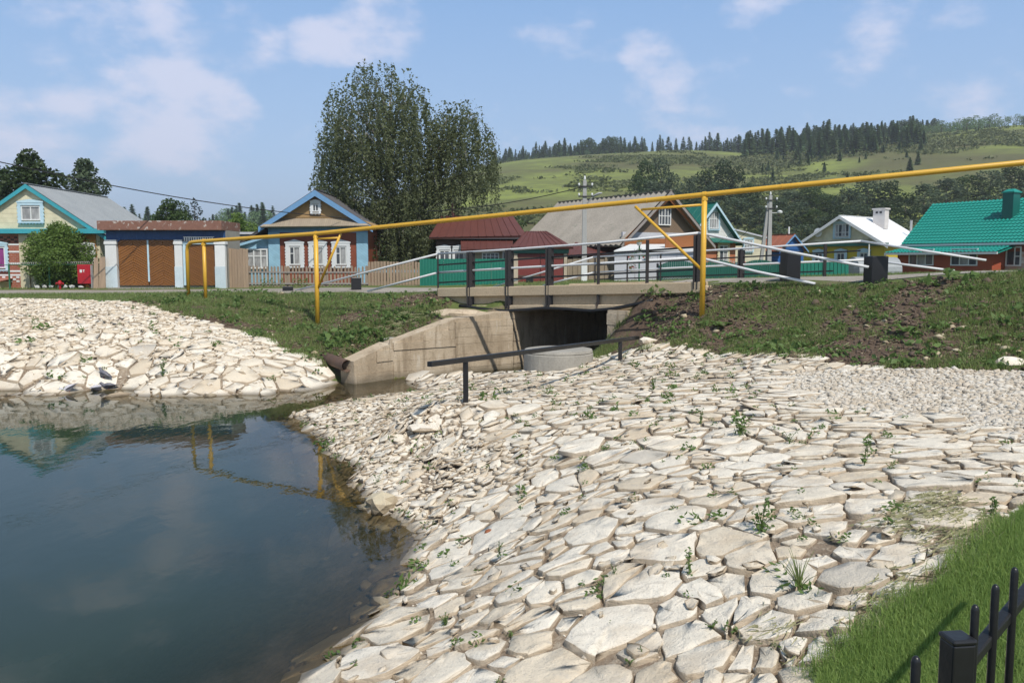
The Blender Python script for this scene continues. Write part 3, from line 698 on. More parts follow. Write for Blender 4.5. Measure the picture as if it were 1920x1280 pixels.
# clay-and-concrete shoulder above the wing wall, right abutment stub, footing stones
def lump(name, loc, sx, sy, sz, mat, seed, label, cat, rz=0, n=2, group=None):
    import bmesh
    bm = bmesh.new(); bmesh.ops.create_icosphere(bm, subdivisions=n, radius=1); rs = random.Random(seed)
    ph = [rs.uniform(0, 6) for _ in range(6)]
    for v in bm.verts:
        k = 1+.16*math.sin(3.1*v.co.x+ph[0])+.13*math.sin(4.3*v.co.y+ph[1])+.12*math.sin(3.7*v.co.z+ph[2])+rs.uniform(-.05, .05)
        v.co = Vector((v.co.x*sx*k, v.co.y*sy*k, v.co.z*sz*k))
    me = bpy.data.meshes.new(name); bm.to_mesh(me); bm.free(); me.materials.append(mat)
    me.attributes.new('tint', 'FLOAT', 'POINT')
    return tag(link(name, me, None, loc, rz), label, cat, group)
q = P(872, 590, 24.4); lump('concrete_shoulder', (q.x, q.y, h1(q.x, q.y)-.12), 1.15, .5, .26, M['cast'], 5, 'rounded clay covered concrete shoulder between grassy slope and bridge', 'concrete block')
q = P(735, 630, 22.8); lump('rock', (q.x, q.y, h1(q.x, q.y)+.02), .26, .18, .07, M['greyconcrete'], 6, 'flat grey rock lying on top of the wing wall', 'rock')
q = P(1222, 598, 21.3); lump('earth_clod', (q.x+.1, q.y, 1.72), .6, .35, .3, mk('dry_earth', (.16,.105,.07), (.09,.06,.04), 5, .95, .6, 18), 8, 'brown root-filled earth clod under the right end of the bridge', 'earth')

# ------------------------------------------------------------------ bridge railings
def bridge_railing(name, label, t, posts, top, mid, bars, ramps, thick):
    """posts: columns; each rail is a list of (column, row) points along the line at offset t"""
    r = thing(name, label, 'railing', BR(0, t, 0))
    def W(px, py):
        s = on_line(px, t); q = BR(s, t); D = q.y; z = P(px, py, D).z
        return Vector((q.x, q.y, z))-Vector(BR(0, t, 0))
    for (px, py, low, w) in posts:
        q = W(px, py); s = on_line(px, t); z0 = deckz(s)-low
        mb = MB(); mb.bar((q.x, q.y-.05, z0), (q.x, q.y-.05, q.z), w, w*.8)
        if w > .09: mb.bar((q.x-w*.42, q.y-.05, z0), (q.x-w*.42, q.y-.05, q.z-.01), .012, w*1.25); mb.bar((q.x+w*.42, q.y-.05, z0), (q.x+w*.42, q.y-.05, q.z-.01), .012, w*1.25)
        po = mb.build('post', M['blackrust'], r)
        if low > .2:
            mb = MB(); mb.box(q.x-.05, q.x+.05, q.y-.09, q.y+.04, z0-.05, z0+.10); mb.build('footplate', M['rust'], po)
    for line in (top, mid):
        mb = MB(); mb.tube([W(*q) for q in line], .033, 10); mb.build('white_rail', M['pipewhite'], r, smooth=True)
    for line in bars:
        mb = MB(); mb.bar(W(*line[0]), W(*line[1]), .03, .045); mb.build('black_bar', M['black'], r)
    for line in ramps:
        mb = MB(); mb.tube([W(*q) for q in line], .033, 10); mb.build('sloping_rail', M['pipewhite'], r, smooth=True)
    return r
bridge_railing('bridge_railing', 'white and black pipe railing on the bridge side towards the pond', 0,
    [(822,478,.1,.06),(883,472,.55,.12),(955,468,.55,.12),(1030,464,.55,.11),(1121,457,.50,.09),(1212,450,.25,.09),(1307,440,.1,.12)],
    [(822,476),(955,468),(1120,456),(1307,437)], [(822,511),(955,503),(1120,494),(1307,483)],
    [((822,497),(1307,463)),((822,530),(1307,505))],
    [[(550,546),(690,510),(822,476)],[(690,546),(822,511)],[(1307,437),(1325,440),(1480,473),(1626,501)],[(1307,483),(1325,487),(1420,510),(1527,532)]], .1)
bridge_railing('bridge_railing', 'white and black pipe railing on the bridge side towards the houses', 7.0,
    [(1115,484,.1,.06),(1175,480,.1,.06),(1237,477,.1,.06),(1387,468,.1,.11),(1543,458,.1,.09),(1466,463,.1,.09)],
    [(1112,482),(1250,474),(1440,463),(1610,452)], [(1112,511),(1250,503),(1440,494),(1622,487)],
    [((1115,497),(1610,470)),((1115,524),(1560,508))],
    [[(925,538),(1112,482)],[(1018,535),(1112,511)],[(1610,452),(1845,488)],[(1622,487),(1787,508)]], .1)

def kerb_block(px, py0, py1, D, w, label, d=.32):
    q = RT(px, py1-2); z0 = q.z-.08; z1 = P(px, py0, q.y).z; w *= q.y/D
    mb = MB(); mb.box(-w/2, w/2, -d/2, d/2, 0, z1-z0); o = mb.build('concrete_bollard', M['black'], None, bevel=.02, loc=(q.x, q.y, z0), rz=.25+random.uniform(-.1, .1))
    # upright so that the rail runs into its top
    return tag(o, label, 'bollard', 'black concrete blocks at the rail ends')
kerb_block(1481, 471, 528, 18.9, .34, 'tall black block near the middle of the right rail ramp'); kerb_block(1641, 480, 531, 17.6, .37, 'black block where the upper white rail ends on the right slope')
kerb_block(668, 520, 547, 27.0, .30, 'black block standing beside the lower left rail foot'); kerb_block(540, 537, 549, 28.6, .34, 'small half-buried black block left of the yellow post', .2)

# black hose slung under the deck
mb = MB(); hp = [(862,573),(900,579),(945,583),(985,581),(1020,578),(1065,580),(1110,583),(1150,579),(1195,570),(1225,562)]
mb.tube([Vector((*BR(on_line(a, -.2), -.2).xy, P(a, b, BR(on_line(a, -.2), -.2).y).z)) for a, b in hp], .05, 10)
tag(mb.build('hose', M['rubber'], None, smooth=True), 'thick black hose sagging under the edge of the bridge deck', 'hose')

# ------------------------------------------------------------------ yellow gas pipe
def build_gas_pipe():
    J = {1321: P(1321,365,19.0), 592: P(592,438,24.2), 382: P(382,452,26.6), 346: P(350,455,27.1)}
    d = (J[1321]-J[592]); end = J[1321]+d*1.6
    r = thing('gas_pipe', 'long yellow overhead gas pipe rising to the right above the bridge', 'pipe', (J[592].x, J[592].y, 0))
    o = Vector((J[592].x, J[592].y, 0)); L = lambda q: Vector(q)-o
    R_ = .057
    base = h1(J[346].x, J[346].y)-.2
    e = J[346]; nx = (J[382]-e).normalized()
    pts = [(e.x, e.y, base), (e.x, e.y, e.z-.28)]+[tuple(Vector((e.x, e.y, e.z))+nx*(.28*(1-math.cos(a)))-Vector((0, 0, .28*(1-math.sin(a))))) for a in (.4, .8, 1.2)]+[tuple(e+nx*.30), tuple(J[382]), tuple(J[592]), tuple(J[1321]), tuple(end)]
    mb = MB(); mb.tube([L(p) for p in pts], R_, 14); pipe = mb.build('pipe_run', M['yellow'], r, smooth=True)
    for f in (.18, .36, .55, .72, .88, 1.15):
        mb = MB(); q = L(J[592].lerp(J[1321], f)); mb.tube([q-d.normalized()*.012, q+d.normalized()*.012], R_+.006, 14); mb.build('weld_seam', M['yellow'], pipe)
    for px, rr in ((382, .055), (592, .064), (1321, .060)):
        q = J[px]; zb = h1(q.x, q.y)-.25; mb = MB(); mb.tube([L((q.x, q.y, zb)), L((q.x, q.y, q.z-R_*.6))], rr, 14); po = mb.build('post', M['yellow'], r, smooth=True)
        mb = MB(); dn = d.normalized(); mb.tube([L(q-dn*.04), L(q+dn*.04)], R_+.012, 14); mb.box(L(q).x-.06, L(q).x+.06, L(q).y-.06, L(q).y+.06, L(q).z-.13, L(q).z-.07); mb.build('clamp', M['yellow'], po)
    def onpipe(px):
        k = (px-960)/FPX; f = (k*J[592].y-J[592].x)/(d.x-k*d.y); return J[592]+d*f
    def at(px, py): q = onpipe(px); return L(P(px, py, q.y))
    for a, b, c1, c2 in (((639,438),(596,541),(592,448),(634,446)), ((1191,387),(1318,508),(1203,393),(1318,384))):
        mb = MB(); mb.tube([at(*a), at(*b)], .035, 10); mb.build('brace', M['yellow'], r, smooth=True)
        mb = MB(); mb.tube([at(*c1), at(*c2)], .029, 10); mb.build('tie_bar', M['yellow'], r, smooth=True)
build_gas_pipe()

# ------------------------------------------------------------------ outlet pipe, manhole, T rail
a = P(604,668,22.0); b = P(651,686,20.8); dn = (b-a).normalized()
mb = MB(); mb.tube([a-dn*.5, a, b], .148, 16, cap=False); mb.tube([b, b-dn*.012, b-dn*.9], [.148, .132, .132], 16, cap=False)
tag(mb.build('outlet_pipe', M['rust'], None, smooth=True), 'rusty steel drain pipe sticking out of the left bank above the creek', 'pipe')
q = P(1047,668,19.3); zz = h1(q.x, q.y)
mb = MB(); top = P(1047,657,19.3).z
ring = thing('manhole_ring', 'round concrete manhole ring with a flat lid set in the stone bank', 'manhole', (q.x, q.y, zz-.3))
mb.lathe([(.74, 0), (.79, .02), (.79, top-zz+.24), (.77, top-zz+.26)], n=40); mb.build('ring', M['greyconcrete'], ring)
mb = MB(); mb.lathe([(.765, top-zz+.262), (.78, top-zz+.28), (.765, top-zz+.335), (.70, top-zz+.345), (.30, top-zz+.347)], n=40); mb.build('lid', M['greyconcrete'], ring)
pa = P(873,757,13.1); pb = P(1163,677,18.3)
rl = thing('low_rail', 'low black steel rail on two posts crossing the top of the stone bank', 'railing', (pa.x, pa.y, 0))
pe0 = P(806,681,12.3); pt1 = P(873,674,13.1); pt2 = P(1163,637,18.3); pe1 = P(1211,631,19.3)
o = Vector((pa.x, pa.y, 0))
mb = MB(); dd = (pt2-pt1).normalized(); mb.bar(pt1-dd*.95-o, pt2+dd*1.0-o, .085, .075); mb.build('bar', M['black'], rl, bevel=.006)
for q_, t_ in ((pa, pt1), (pb, pt2)):
    mb = MB(); mb.bar(Vector((t_.x, t_.y, h1(t_.x, t_.y)-.15))-o, Vector((t_.x, t_.y, t_.z-.03))-o, .08, .08); mb.build('post', M['black'], rl, bevel=.006)

# ------------------------------------------------------------------ black fence in the lower right corner
def build_near_fence():
    # corner post, then the run going off to the right; a single bar of the other run
    c = P(1796,1190,1.72); gz = 1.36
    r = thing('metal_fence', 'glossy black metal fence with a square post and round bars on the lawn', 'fence', (c.x, c.y, gz))
    H = c.z-gz
    mb = MB(); mb.box(-.025, .025, -.025, .025, -.15, H-.012); po = mb.build('post', M['black'], r, bevel=.004, rz=.12)
    mb = MB(); mb.box(-.0275, .0275, -.0275, .0275, H-.012, H); mb.build('post_cap', M['black'], po, bevel=.005)
    r0 = P(1838,1247,1.74); r1 = P(1925,1139,1.93); dv = r1-r0; dv = dv/dv.length
    def rail(zoff, nm='rail'):
        mb = MB(); mb.bar(Vector((.022, .012, r0.z-gz+zoff)), Vector((.022, .012, r0.z-gz+zoff))+dv*2.6, .026, .026); mb.build(nm, M['black'], r, bevel=.004)
    rail(0); rail(-.62)
    base = Vector((c.x+.022, c.y+.012, r0.z))
    for px, py in ((1829,1133),(1867,1095),(1903,1063),(1944,1025),(1988,990),(2035,950)):
        # distance along the rail at which this column is met
        k = (px-960)/FPX; f = (k*base.y-base.x)/(dv.x-k*dv.y) if abs(dv.x-k*dv.y) > 1e-6 else 0
        q = base+dv*f; D = q.y+.03; tip = P(px, py, D); mb = MB()
        mb.lathe([(.0085, gz-tip.z+.03-.02), (.0085, -.012), (.0065, -.004), (.003, 0)], n=12)
        mb.build('bar', M['black'], r, smooth=True, loc=(tip.x-c.x, tip.y-c.y, tip.z-gz))
    tip = P(1718,1229,1.66); mb = MB(); mb.lathe([(.0095, gz-tip.z), (.0095, -.012), (.007, -.004), (.003, 0)], n=12); mb.build('bar', M['black'], r, smooth=True, loc=(tip.x-c.x, tip.y-c.y, tip.z-gz))
    mb = MB(); mb.bar((-.03, -.0, r0.z-gz-.12), (-.9, -.28, r0.z-gz-.62), .03, .03); mb.build('rail', M['black'], r)
build_near_fence()
# ------------------------------------------------------------------ windows and houses
def window(parent, x, z, w, h, y=0., rz=0., cols=(.5,), rows=(), fr=.055, glass='glass', frame='white', casing=None, cm='ornate', sill=True, partial=None):
    """window with its lower edge centre at (x, y, z) in the parent's frame, facing local -y when rz is 0"""
    m = MB(); d0, d1 = -.05, .02
    m.box(-w/2, w/2, d0, d1, 0, fr); m.box(-w/2, w/2, d0, d1, h-fr, h); m.box(-w/2, -w/2+fr, d0+.002, d1, fr, h-fr); m.box(w/2-fr, w/2, d0+.002, d1, fr, h-fr)
    for c in cols: m.box(-w/2+w*c-fr*.4, -w/2+w*c+fr*.4, d0+.004, d1-.01, fr, h-fr)
    for r_ in rows:
        a, b = (0, 1) if partial is None else partial
        m.box(-w/2+w*a+fr*.5, -w/2+w*b-fr*.5, d0+.008, d1-.01, h*r_-fr*.35, h*r_+fr*.35)
    o = m.build('window', M[frame], parent, loc=(x, y, z), rz=rz)
    xs = [0]+list(cols)+[1]
    for i in range(len(xs)-1):
        p = MB(); p.box(-w/2+w*xs[i]+fr*.4, -w/2+w*xs[i+1]-fr*.4, -.012+.001*i, .0, fr*.7, h-fr*.7)
        g = glass[i % len(glass)] if isinstance(glass, tuple) else glass
        p.build('pane', M[g], o)
    if casing:
        k = casing; c = MB(); e = -.075
        c.box(-w/2-k, -w/2-.002, e, .0, -.05, h+.02); c.box(w/2+.002, w/2+k, e, .0, -.05, h+.02)
        c.box(-w/2-k, w/2+k, e-.004, .0, h+.022, h+.022+k*.8)
        c.extrude([(-w/2-k*1.2, e-.02, h+.022+k*.8), (w/2+k*1.2, e-.02, h+.022+k*.8), (w/2+k*1.2, e-.02, h+.06+k*.95), (w*.2, e-.02, h+.06+k*1.5), (0, e-.02, h+.06+k*1.7), (-w*.2, e-.02, h+.06+k*1.5), (-w/2-k*1.2, e-.02, h+.06+k*.95)], (0, .08, 0))
        n = max(3, int(h/.14))                                       # carved scallops down both sides
        for i in range(n):
            zc = (i+.5)*h/n
            for s in (-1, 1):
                xx = s*(w/2+k); c.extrude([(xx, e+.01, zc-h/n*.42), (xx+s*.045, e+.01, zc), (xx, e+.01, zc+h/n*.42)], (0, .04, 0))
        if sill:
            c.box(-w/2-k*1.1, w/2+k*1.1, e-.02, .0, -.05-k*.5, -.052)
            n = max(3, int((w+2*k)/.13))
            for i in range(n):
                xc = -w/2-k+(i+.5)*(w+2*k)/n; c.extrude([(xc-.05, e+.01, -.05-k*.5), (xc, e+.01, -.11-k*.5), (xc+.05, e+.01, -.05-k*.5)], (0, .04, 0))
        c.build('casing', M[cm], o)
    return o
def gable_roof(r, W, L, H, RH, ov, of, mat, mode, nu, nv=1, amp=.02, thick=.06, bargem=None, bh=.17, ob=.25, name='roof'):
    k = RH/(W/2); ze = H-ov*k; zr = H+RH; up = .06
    m = MB()
    m.sheet((-W/2-ov, -of, ze+up), (-W/2-ov, L+ob, ze+up), (0, L+ob, zr+up), (0, -of, zr+up), nu, nv, amp, mode, thick)
    m.sheet((W/2+ov, -of, ze+up), (W/2+ov, L+ob, ze+up), (0, L+ob, zr+up), (0, -of, zr+up), nu, nv, amp, mode, thick)
    m.bar((0, -of, zr+up+.02), (0, L+ob, zr+up+.02), .16, .03)
    o = m.build(name, mat, r)
    if bargem:
        for s in (-1, 1):
            b = MB(); x1 = s*(W/2+ov); q = [(0, -of-.03, zr+up-.01), (x1, -of-.03, ze+up-.01), (x1, -of-.03, ze+up-bh), (0, -of-.03, zr+up-bh*1.15)]
            b.extrude(q if s > 0 else q[::-1], (0, .028, 0)); b.build('barge_board', bargem, r)
    return o
def tri_gable(r, W, L, H, RH, mat, y=-.03, name='gable', shrink=.0):
    m = MB(); m.extrude([(-W/2+shrink, y, H), (W/2-shrink, y, H), (0, y, H+RH-shrink*RH/(W/2))], (0, L-2*y if name == 'gable' else .05, 0)); return m.build(name, mat, r)
def walls(r, W, L, H, mat, name='wall', x=0, y=0, z=-.6):
    m = MB(); m.box(x-W/2, x+W/2, y, y+L, z, H); return m.build(name, mat, r)
def base(px, py, D): q = P(px, py, D); return (q.x, q.y, q.z)

def cream_house():
    D = 37.0; s = D/FPX; q = base(62, 541, D)
    r = thing('house', 'cream gabled house with turquoise barge boards at the left edge of the photo', 'house', q, .02)
    W = 5.9; L = 7.4; H = 2.42; RH = 1.98
    walls(r, W, L, H, M['creamwall'])
    tri_gable(r, W, L, H, RH-.08, M['cream'])
    gable_roof(r, W, L, H, RH, .38, .18, M['sheetgrey'], 'wave', 42, 1, .014, .05, M['teal'], .17, .1)
    m = MB(); m.box(-W/2-.35, W/2+.35, -.36, -.02, H-.06, H+.14); m.build('eave_band', M['teal'], r)
    for x0, x1, mt in ((-1.9, -.45, 'brick'), (1.95, 2.8, 'ochre')):
        m = MB(); m.box(x0, x1, -.05, .0, -.3, H-.1); m.build('wall_panel', M[mt], r)
    for zz in (.55, .72, 1.05, 1.55, 1.86):
        m = MB(); m.box(-1.88, -.47, -.062, -.045, zz, zz+.07); m.build('white_course', M['white'], r)
    rs = random.Random(2)
    for k in range(9):
        for j in range(3):
            if (k+j) % 2: continue
            m = MB(); m.box(-1.86+.15*k, -1.73+.15*k, -.064, -.045, .28+.085*j, .36+.085*j); m.build('white_brick', M['white'], r)
    for k in range(9):
        for j in range(3):
            if (k+j) % 2: continue
            m = MB(); m.box(-1.86+.15*k, -1.73+.15*k, -.064, -.045, 1.98+.085*j, 2.06+.085*j); m.build('dark_brick', M['darkwall'], r)
    window(r, .12, H+.5, .82, .62, -.06, cols=(.5,), fr=.05, glass='curtain', casing=.13, cm='ornateblue')
    window(r, -1.36, .88, .62, .92, -.07, cols=(.5,), glass='magenta', casing=.11, cm='ornateblue')
    window(r, 2.42, .75, .55, 1.05, -.07, cols=(.5,), rows=(.7,), glass='curtain', casing=.08, cm='ornate')
    m = MB(); m.box(-.46, -.08, -.09, -.003, -.3, H-.1); m.build('pilaster', M['creamwall'], r)
    m = MB(); m.box(-2.6, -.9, -.9, -.07, -.3, .32); m.extrude([(-2.7,-1.0,.32),(-.8,-1.0,.32),(-.8,-.07,.42),(-2.7,-.07,.42)], (0,0,.04), 1); m.build('porch_plinth', [M['creamwall'], M['brick']], r)
cream_house()

def garage():
    D = 35.5; s = D/FPX; q = base(312, 541, D)
    r = thing('garage', 'garage with chevron wooden gates, white columns and rusty roof fascia', 'garage', q, .0)
    X = lambda px: (px-312)*s; Z = lambda py: (541-py)*s
    m = MB(); m.box(X(202), X(425), .12, 1.9, -.4, Z(432)); m.build('wall', M['greyconcrete'], r)
    m = MB(); m.box(X(196), X(425), -.42, 2.0, Z(433), Z(416)); m.build('roof', M['rustsheet'], r, bevel=.01)
    m = MB(); m.box(X(203), X(424), .0, .14, Z(450), Z(434)); m.extrude([(X(224), .0, Z(450)), (X(229), .0, Z(450)), (X(224), .0, Z(456))], (0, .12, 0)); m.extrude([(X(335), .0, Z(456)), (X(330), .0, Z(450)), (X(335), .0, Z(450))], (0, .12, 0)); m.build('blue_band', M['blue'], r)
    for a, b in ((202, 223), (331, 345), (406, 425)):
        m = MB(); m.box(X(a), X(b), -.10, .2, -.3, Z(459)); m.box(X(a)-.03, X(b)+.03, -.13, .22, Z(459), Z(454)); m.box(X(a)-.015, X(b)+.015, -.115, .21, Z(454)+.002, Z(450)-.003)
        m.build('column', M['white'], r, bevel=.012)
        m = MB(); m.box(X(a)-.01, X(b)+.01, -.11, -.10, -.25, Z(500)); m.build('column_base', M['columnbase'], r)
    def leaf(x0, x1, z0, z1, name, apex):
        g = MB(); g.box(x0, x1, .06, .10, z0, z1); o = g.build(name, M['brownwood'], r)
        k = MB(); w = x1-x0; ap = x0+w*apex; pitch = .105; sl = .55; n = int((z1-z0+w*sl)/pitch)+1
        for i in range(-int(w*sl/pitch)-1, n):
            for xa, xb, sg in ((x0, ap, 1), (ap, x1, -1)):
                if xb-xa < .05: continue
                za = z0+i*pitch+(0 if sg > 0 else (ap-x0)*sl); zb = za+sg*(xb-xa)*sl
                pts = [(xa, za), (xb, zb), (xb, zb+pitch-.014), (xa, za+pitch-.014)]
                if max(p[1] for p in pts) < z0+.01 or min(p[1] for p in pts) > z1-.01: continue
                # clip the slat to the leaf
                out = pts
                for lim, sgn in ((z0, 1), (z1, -1)):
                    res = []
                    for a_, b_ in zip(out, out[1:]+out[:1]):
                        ina = sgn*(a_[1]-lim) >= 0; inb = sgn*(b_[1]-lim) >= 0
                        if ina: res.append(a_)
                        if ina != inb: t = (lim-a_[1])/(b_[1]-a_[1]); res.append((a_[0]+t*(b_[0]-a_[0]), lim))
                    out = res
                    if len(out) < 3: break
                if len(out) >= 3:
                    dpt = .035+.012*((i*7+int(sg)) % 3); k.extrude([(p[0], .06-dpt, p[1]) for p in out], (0, dpt, 0))
        if k.v: tag(k.build('chevron_slats', M['brownwood'], o), kind='stuff')
        return o
    zt = Z(451); z0 = Z(535)
    leaf(X(225), X(279), z0, zt, 'gate_leaf', .5); leaf(X(281), X(334), z0, zt, 'gate_leaf', .5)
    m = MB(); m.box(X(279)-.0, X(281)+.02, -.02, .05, Z(528), zt); m.build('gate_strip', M['ornateblue'], r)
    leaf(X(352), X(405), z0, Z(459), 'door', .0)
    m = MB(); m.box(X(346), X(351), -.04, .08, z0, Z(455)); m.box(X(346), X(405), -.05, .08, Z(458.5), Z(454)); m.build('door_frame', M['ornateblue'], r)
    m = MB()
    for i in range(13): m.box(X(349)+i*.095, X(349)+i*.095+.05, -.06, -.04, Z(453), Z(446))
    m.box(X(348), X(405), -.055, -.03, Z(446), Z(444.5)); tag(m.build('carved_lattice', M['white'], r), kind='stuff')
    m = MB(); m.box(X(217), X(340), -.7, .05, -.3, .05); m.build('threshold', M['greyconcrete'], r)
garage()

def blue_izba():
    D = 42.0; s = D/FPX; q = base(598, 540, D)
    r = thing('house', 'wooden house with red brown front, pale blue corners and three white carved windows', 'house', q, 0)
    X = lambda px: (px-598)*s; Z = lambda py: (540-py)*s
    W = X(690)-X(506); xc = 0; L = 7.0; H = Z(424); RH = Z(364)-H
    m = MB(); m.box(X(506), X(690), 0, L, -.4, H); m.build('wall', M['redbrown'], r)
    for a, b in ((506, 527), (670, 691)):
        m = MB(); m.box(X(a), X(b), -.05, .05, -.3, Z(436)); m.build('corner_board', M['lightblue'], r)
    m = MB(); m.box(X(506), X(691), -.06, .04, Z(437), Z(427)); m.build('frieze', M['bluetrim'], r)
    tri_gable(r, W+.5, L, H+.02, RH-.1, M['yellowboard'], -.12)
    m = MB(); m.extrude([(X(497), -.62, Z(427)), (X(698), -.62, Z(425)), (X(680), -.13, Z(411)), (X(517), -.13, Z(411))], (0, .05, -.05)); m.build('awning', M['shingle'], r)
    m = MB()
    for i in range(26): xx = X(545)+i*.115; m.extrude([(xx, -.15, Z(409)), (xx+.055, -.15, Z(412.5)), (xx+.11, -.15, Z(409))], (0, .03, 0))
    m.box(X(544), X(657), -.16, -.12, Z(409), Z(407.5)); tag(m.build('carved_edge', M['yellowboard'], r), kind='stuff')
    gable_roof(r, W+.1, L, H+.05, RH, .30, .45, M['darkroof'], 'seam', 12, 1, .02, .06, M['bluetrim'], .26, .2)
    # the left slope runs on over a lower lean-to
    zr = H+.05
    m = MB(); m.sheet((X(440), -.25, Z(463)), (X(440), L, Z(463)), (X(499), L, Z(428)), (X(499), -.25, Z(428)), 12, 1, .02, 'seam', .07); m.build('lean_to_roof', M['darkroof'], r)
    m = MB(); m.extrude([(X(442), -.28, Z(466)), (X(505), -.28, Z(447.5)), (X(505), -.28, Z(443.5)), (X(442), -.28, Z(461))], (0, .03, 0)); m.build('barge_board', M['bluewhite'], r)
    m = MB(); m.extrude([(X(447), .1, -.3), (X(505.5), .1, -.3), (X(505.5), .1, Z(446)), (X(447), .1, Z(462))], (0, 4, 0)); m.build('lean_to_wall', M['lightblue'], r)
    window(r, X(484), Z(504), 1.02, .98, .06, cols=(.33, .67), rows=(.62,), fr=.07, glass='curtain', casing=None)
    for px in (555, 598, 641): window(r, X(px), Z(497), .55, .90, -.03, cols=(.42,), rows=(.62,), fr=.055, glass=('glass', 'curtain'), casing=.17, partial=(0, .42))
    window(r, X(596.5), Z(399), .32, .38, -.16, cols=(.5,), fr=.05, glass='glass', casing=.09)
    m = MB(); m.box(X(590), X(596), 1.6, 1.75, Z(366), Z(354)); m.build('chimney', M['darkroof'], r)
blue_izba()

def corrugated_shed():
    D = 47.0; s = D/FPX; q = base(448, 530, D)
    r = thing('shed', 'low grey corrugated shed between garage and blue lean-to', 'shed', q)
    X = lambda px: (px-448)*s; Z = lambda py: (530-py)*s
    m = MB(); m.box(X(400), X(488), 0, 3, -.4, Z(440)); m.build('wall', M['sheetgrey'], r)
    m = MB()
    m.sheet((X(400), -.03, -.2), (X(488), -.03, -.2), (X(488), -.025, Z(440)), (X(400), -.025, Z(440)), 34, 1, .02, 'wave', .01); m.build('corrugated_front', M['sheetgrey'], r)
    m = MB(); m.box(X(398), X(490), -.12, 3.1, Z(440), Z(436)); m.build('roof', M['palepanel'], r)
corrugated_shed()

def red_roof_house():
    D = 44.0; s = D/FPX; q = base(900, 532, D)
    r = thing('house', 'dark log house with a seamed red brown roof behind the hanging birch', 'house', q, 0)
    X = lambda px: (px-900)*s; Z = lambda py: (532-py)*s
    m = MB(); m.box(X(818), X(968), .1, 5.2, -.4, Z(446)); m.build('wall', M['darkwall'], r)
    m = MB(); m.sheet((X(806), -.3, Z(446)), (X(988), -.3, Z(443)), (X(962), 2.4, Z(402)), (X(822), 2.4, Z(402)), 12, 1, .03, 'seam', .06)
    m.sheet((X(988), 5.2, Z(446)), (X(806), 5.2, Z(446)), (X(822), 2.42, Z(402)), (X(962), 2.42, Z(402)), 15, 1, .03, 'seam', .06)
    m.extrude([(X(986), -.28, Z(444.5)), (X(986), 5.2, Z(446)), (X(961), 2.42, Z(403))], (-.06, 0, -.03)); m.build('roof', M['redroof'], r)
    m = MB(); m.box(X(806), X(987), -.26, -.2, Z(449), Z(445.5)); m.build('fascia', M['darkroof'], r)
    m = MB(); m.box(X(842), X(847), 2.2, 2.45, Z(410), Z(378)); m.build('chimney', M['redroof'], r)
    for px in (834, 861): window(r, X(px), Z(492), .55, .62, .07, cols=(.5,), glass='glass', casing=.13, fr=.06)
    m = MB(); m.sheet((X(868), -1.6, Z(470)), (X(960), -1.6, Z(467)), (X(962), .05, Z(450)), (X(864), .05, Z(450)), 8, 1, .02, 'seam', .05); m.build('porch_roof', M['redroof'], r)
    m = MB(); m.box(X(879), X(955), -1.2, .05, -.4, Z(469)); m.build('porch_wall', M['shingle'], r)
    window(r, X(921), Z(491), .86, .45, -1.22, cols=(.25, .5, .75), rows=(.6,), fr=.045, glass='glass')
    window(r, X(961)-.3, Z(491), .4, .5, -1.22, cols=(.5,), fr=.045, glass='glass')
red_roof_house()

def red_gate_shed():
    D = 39.0; s = D/FPX; q = base(1013, 531, D)
    r = thing('shed', 'small shed with dull red double gate and hipped red roof', 'shed', q)
    X = lambda px: (px-1013)*s; Z = lambda py: (531-py)*s
    m = MB(); m.box(X(965), X(1062), .1, 3.2, -.3, Z(468)); m.build('wall', M['greyconcrete'], r)
    m = MB(); m.sheet((X(958), -.3, Z(464)), (X(1074), -.3, Z(464)), (X(1028), 1.6, Z(432)), (X(988), 1.6, Z(432)), 9, 1, .025, 'seam', .05)
    m.extrude([(X(1074), -.3, Z(464)), (X(1074), 3.3, Z(464)), (X(1028), 1.6, Z(432))], (-.04, 0, -.04)); m.extrude([(X(958), 3.3, Z(464)), (X(958), -.3, Z(464)), (X(988), 1.6, Z(432))], (.04, 0, -.04)); m.build('roof', M['redroof'], r)
    m = MB(); m.box(X(962), X(1066), -.12, .1, Z(475), Z(466)); m.build('lintel', M['greendark'], r)
    for a, b in ((971, 1012.5), (1013.5, 1056)):
        m = MB(); m.box(X(a), X(b), .0, .06, .02, Z(476)); o = m.build('gate_leaf', mk('worn_red_gate', (.20,.035,.03), (.16,.03,.026), 2, .6, .05, 20, spots=(.24,.14,.12), spot_amt=.66), r)
        m = MB(); m.box(X(a)+.02, X(b)-.02, -.02, .0, .3, .36); m.box(X(a)+.02, X(b)-.02, -.02, .0, Z(485), Z(485)+.06); m.build('strap', M['rust'], o)
    m = MB(); m.box(X(964), X(970), -.06, .1, -.2, Z(476)); m.box(X(1057), X(1063), -.06, .1, -.2, Z(476)); m.build('pier', M['concrete'], r)
red_gate_shed()

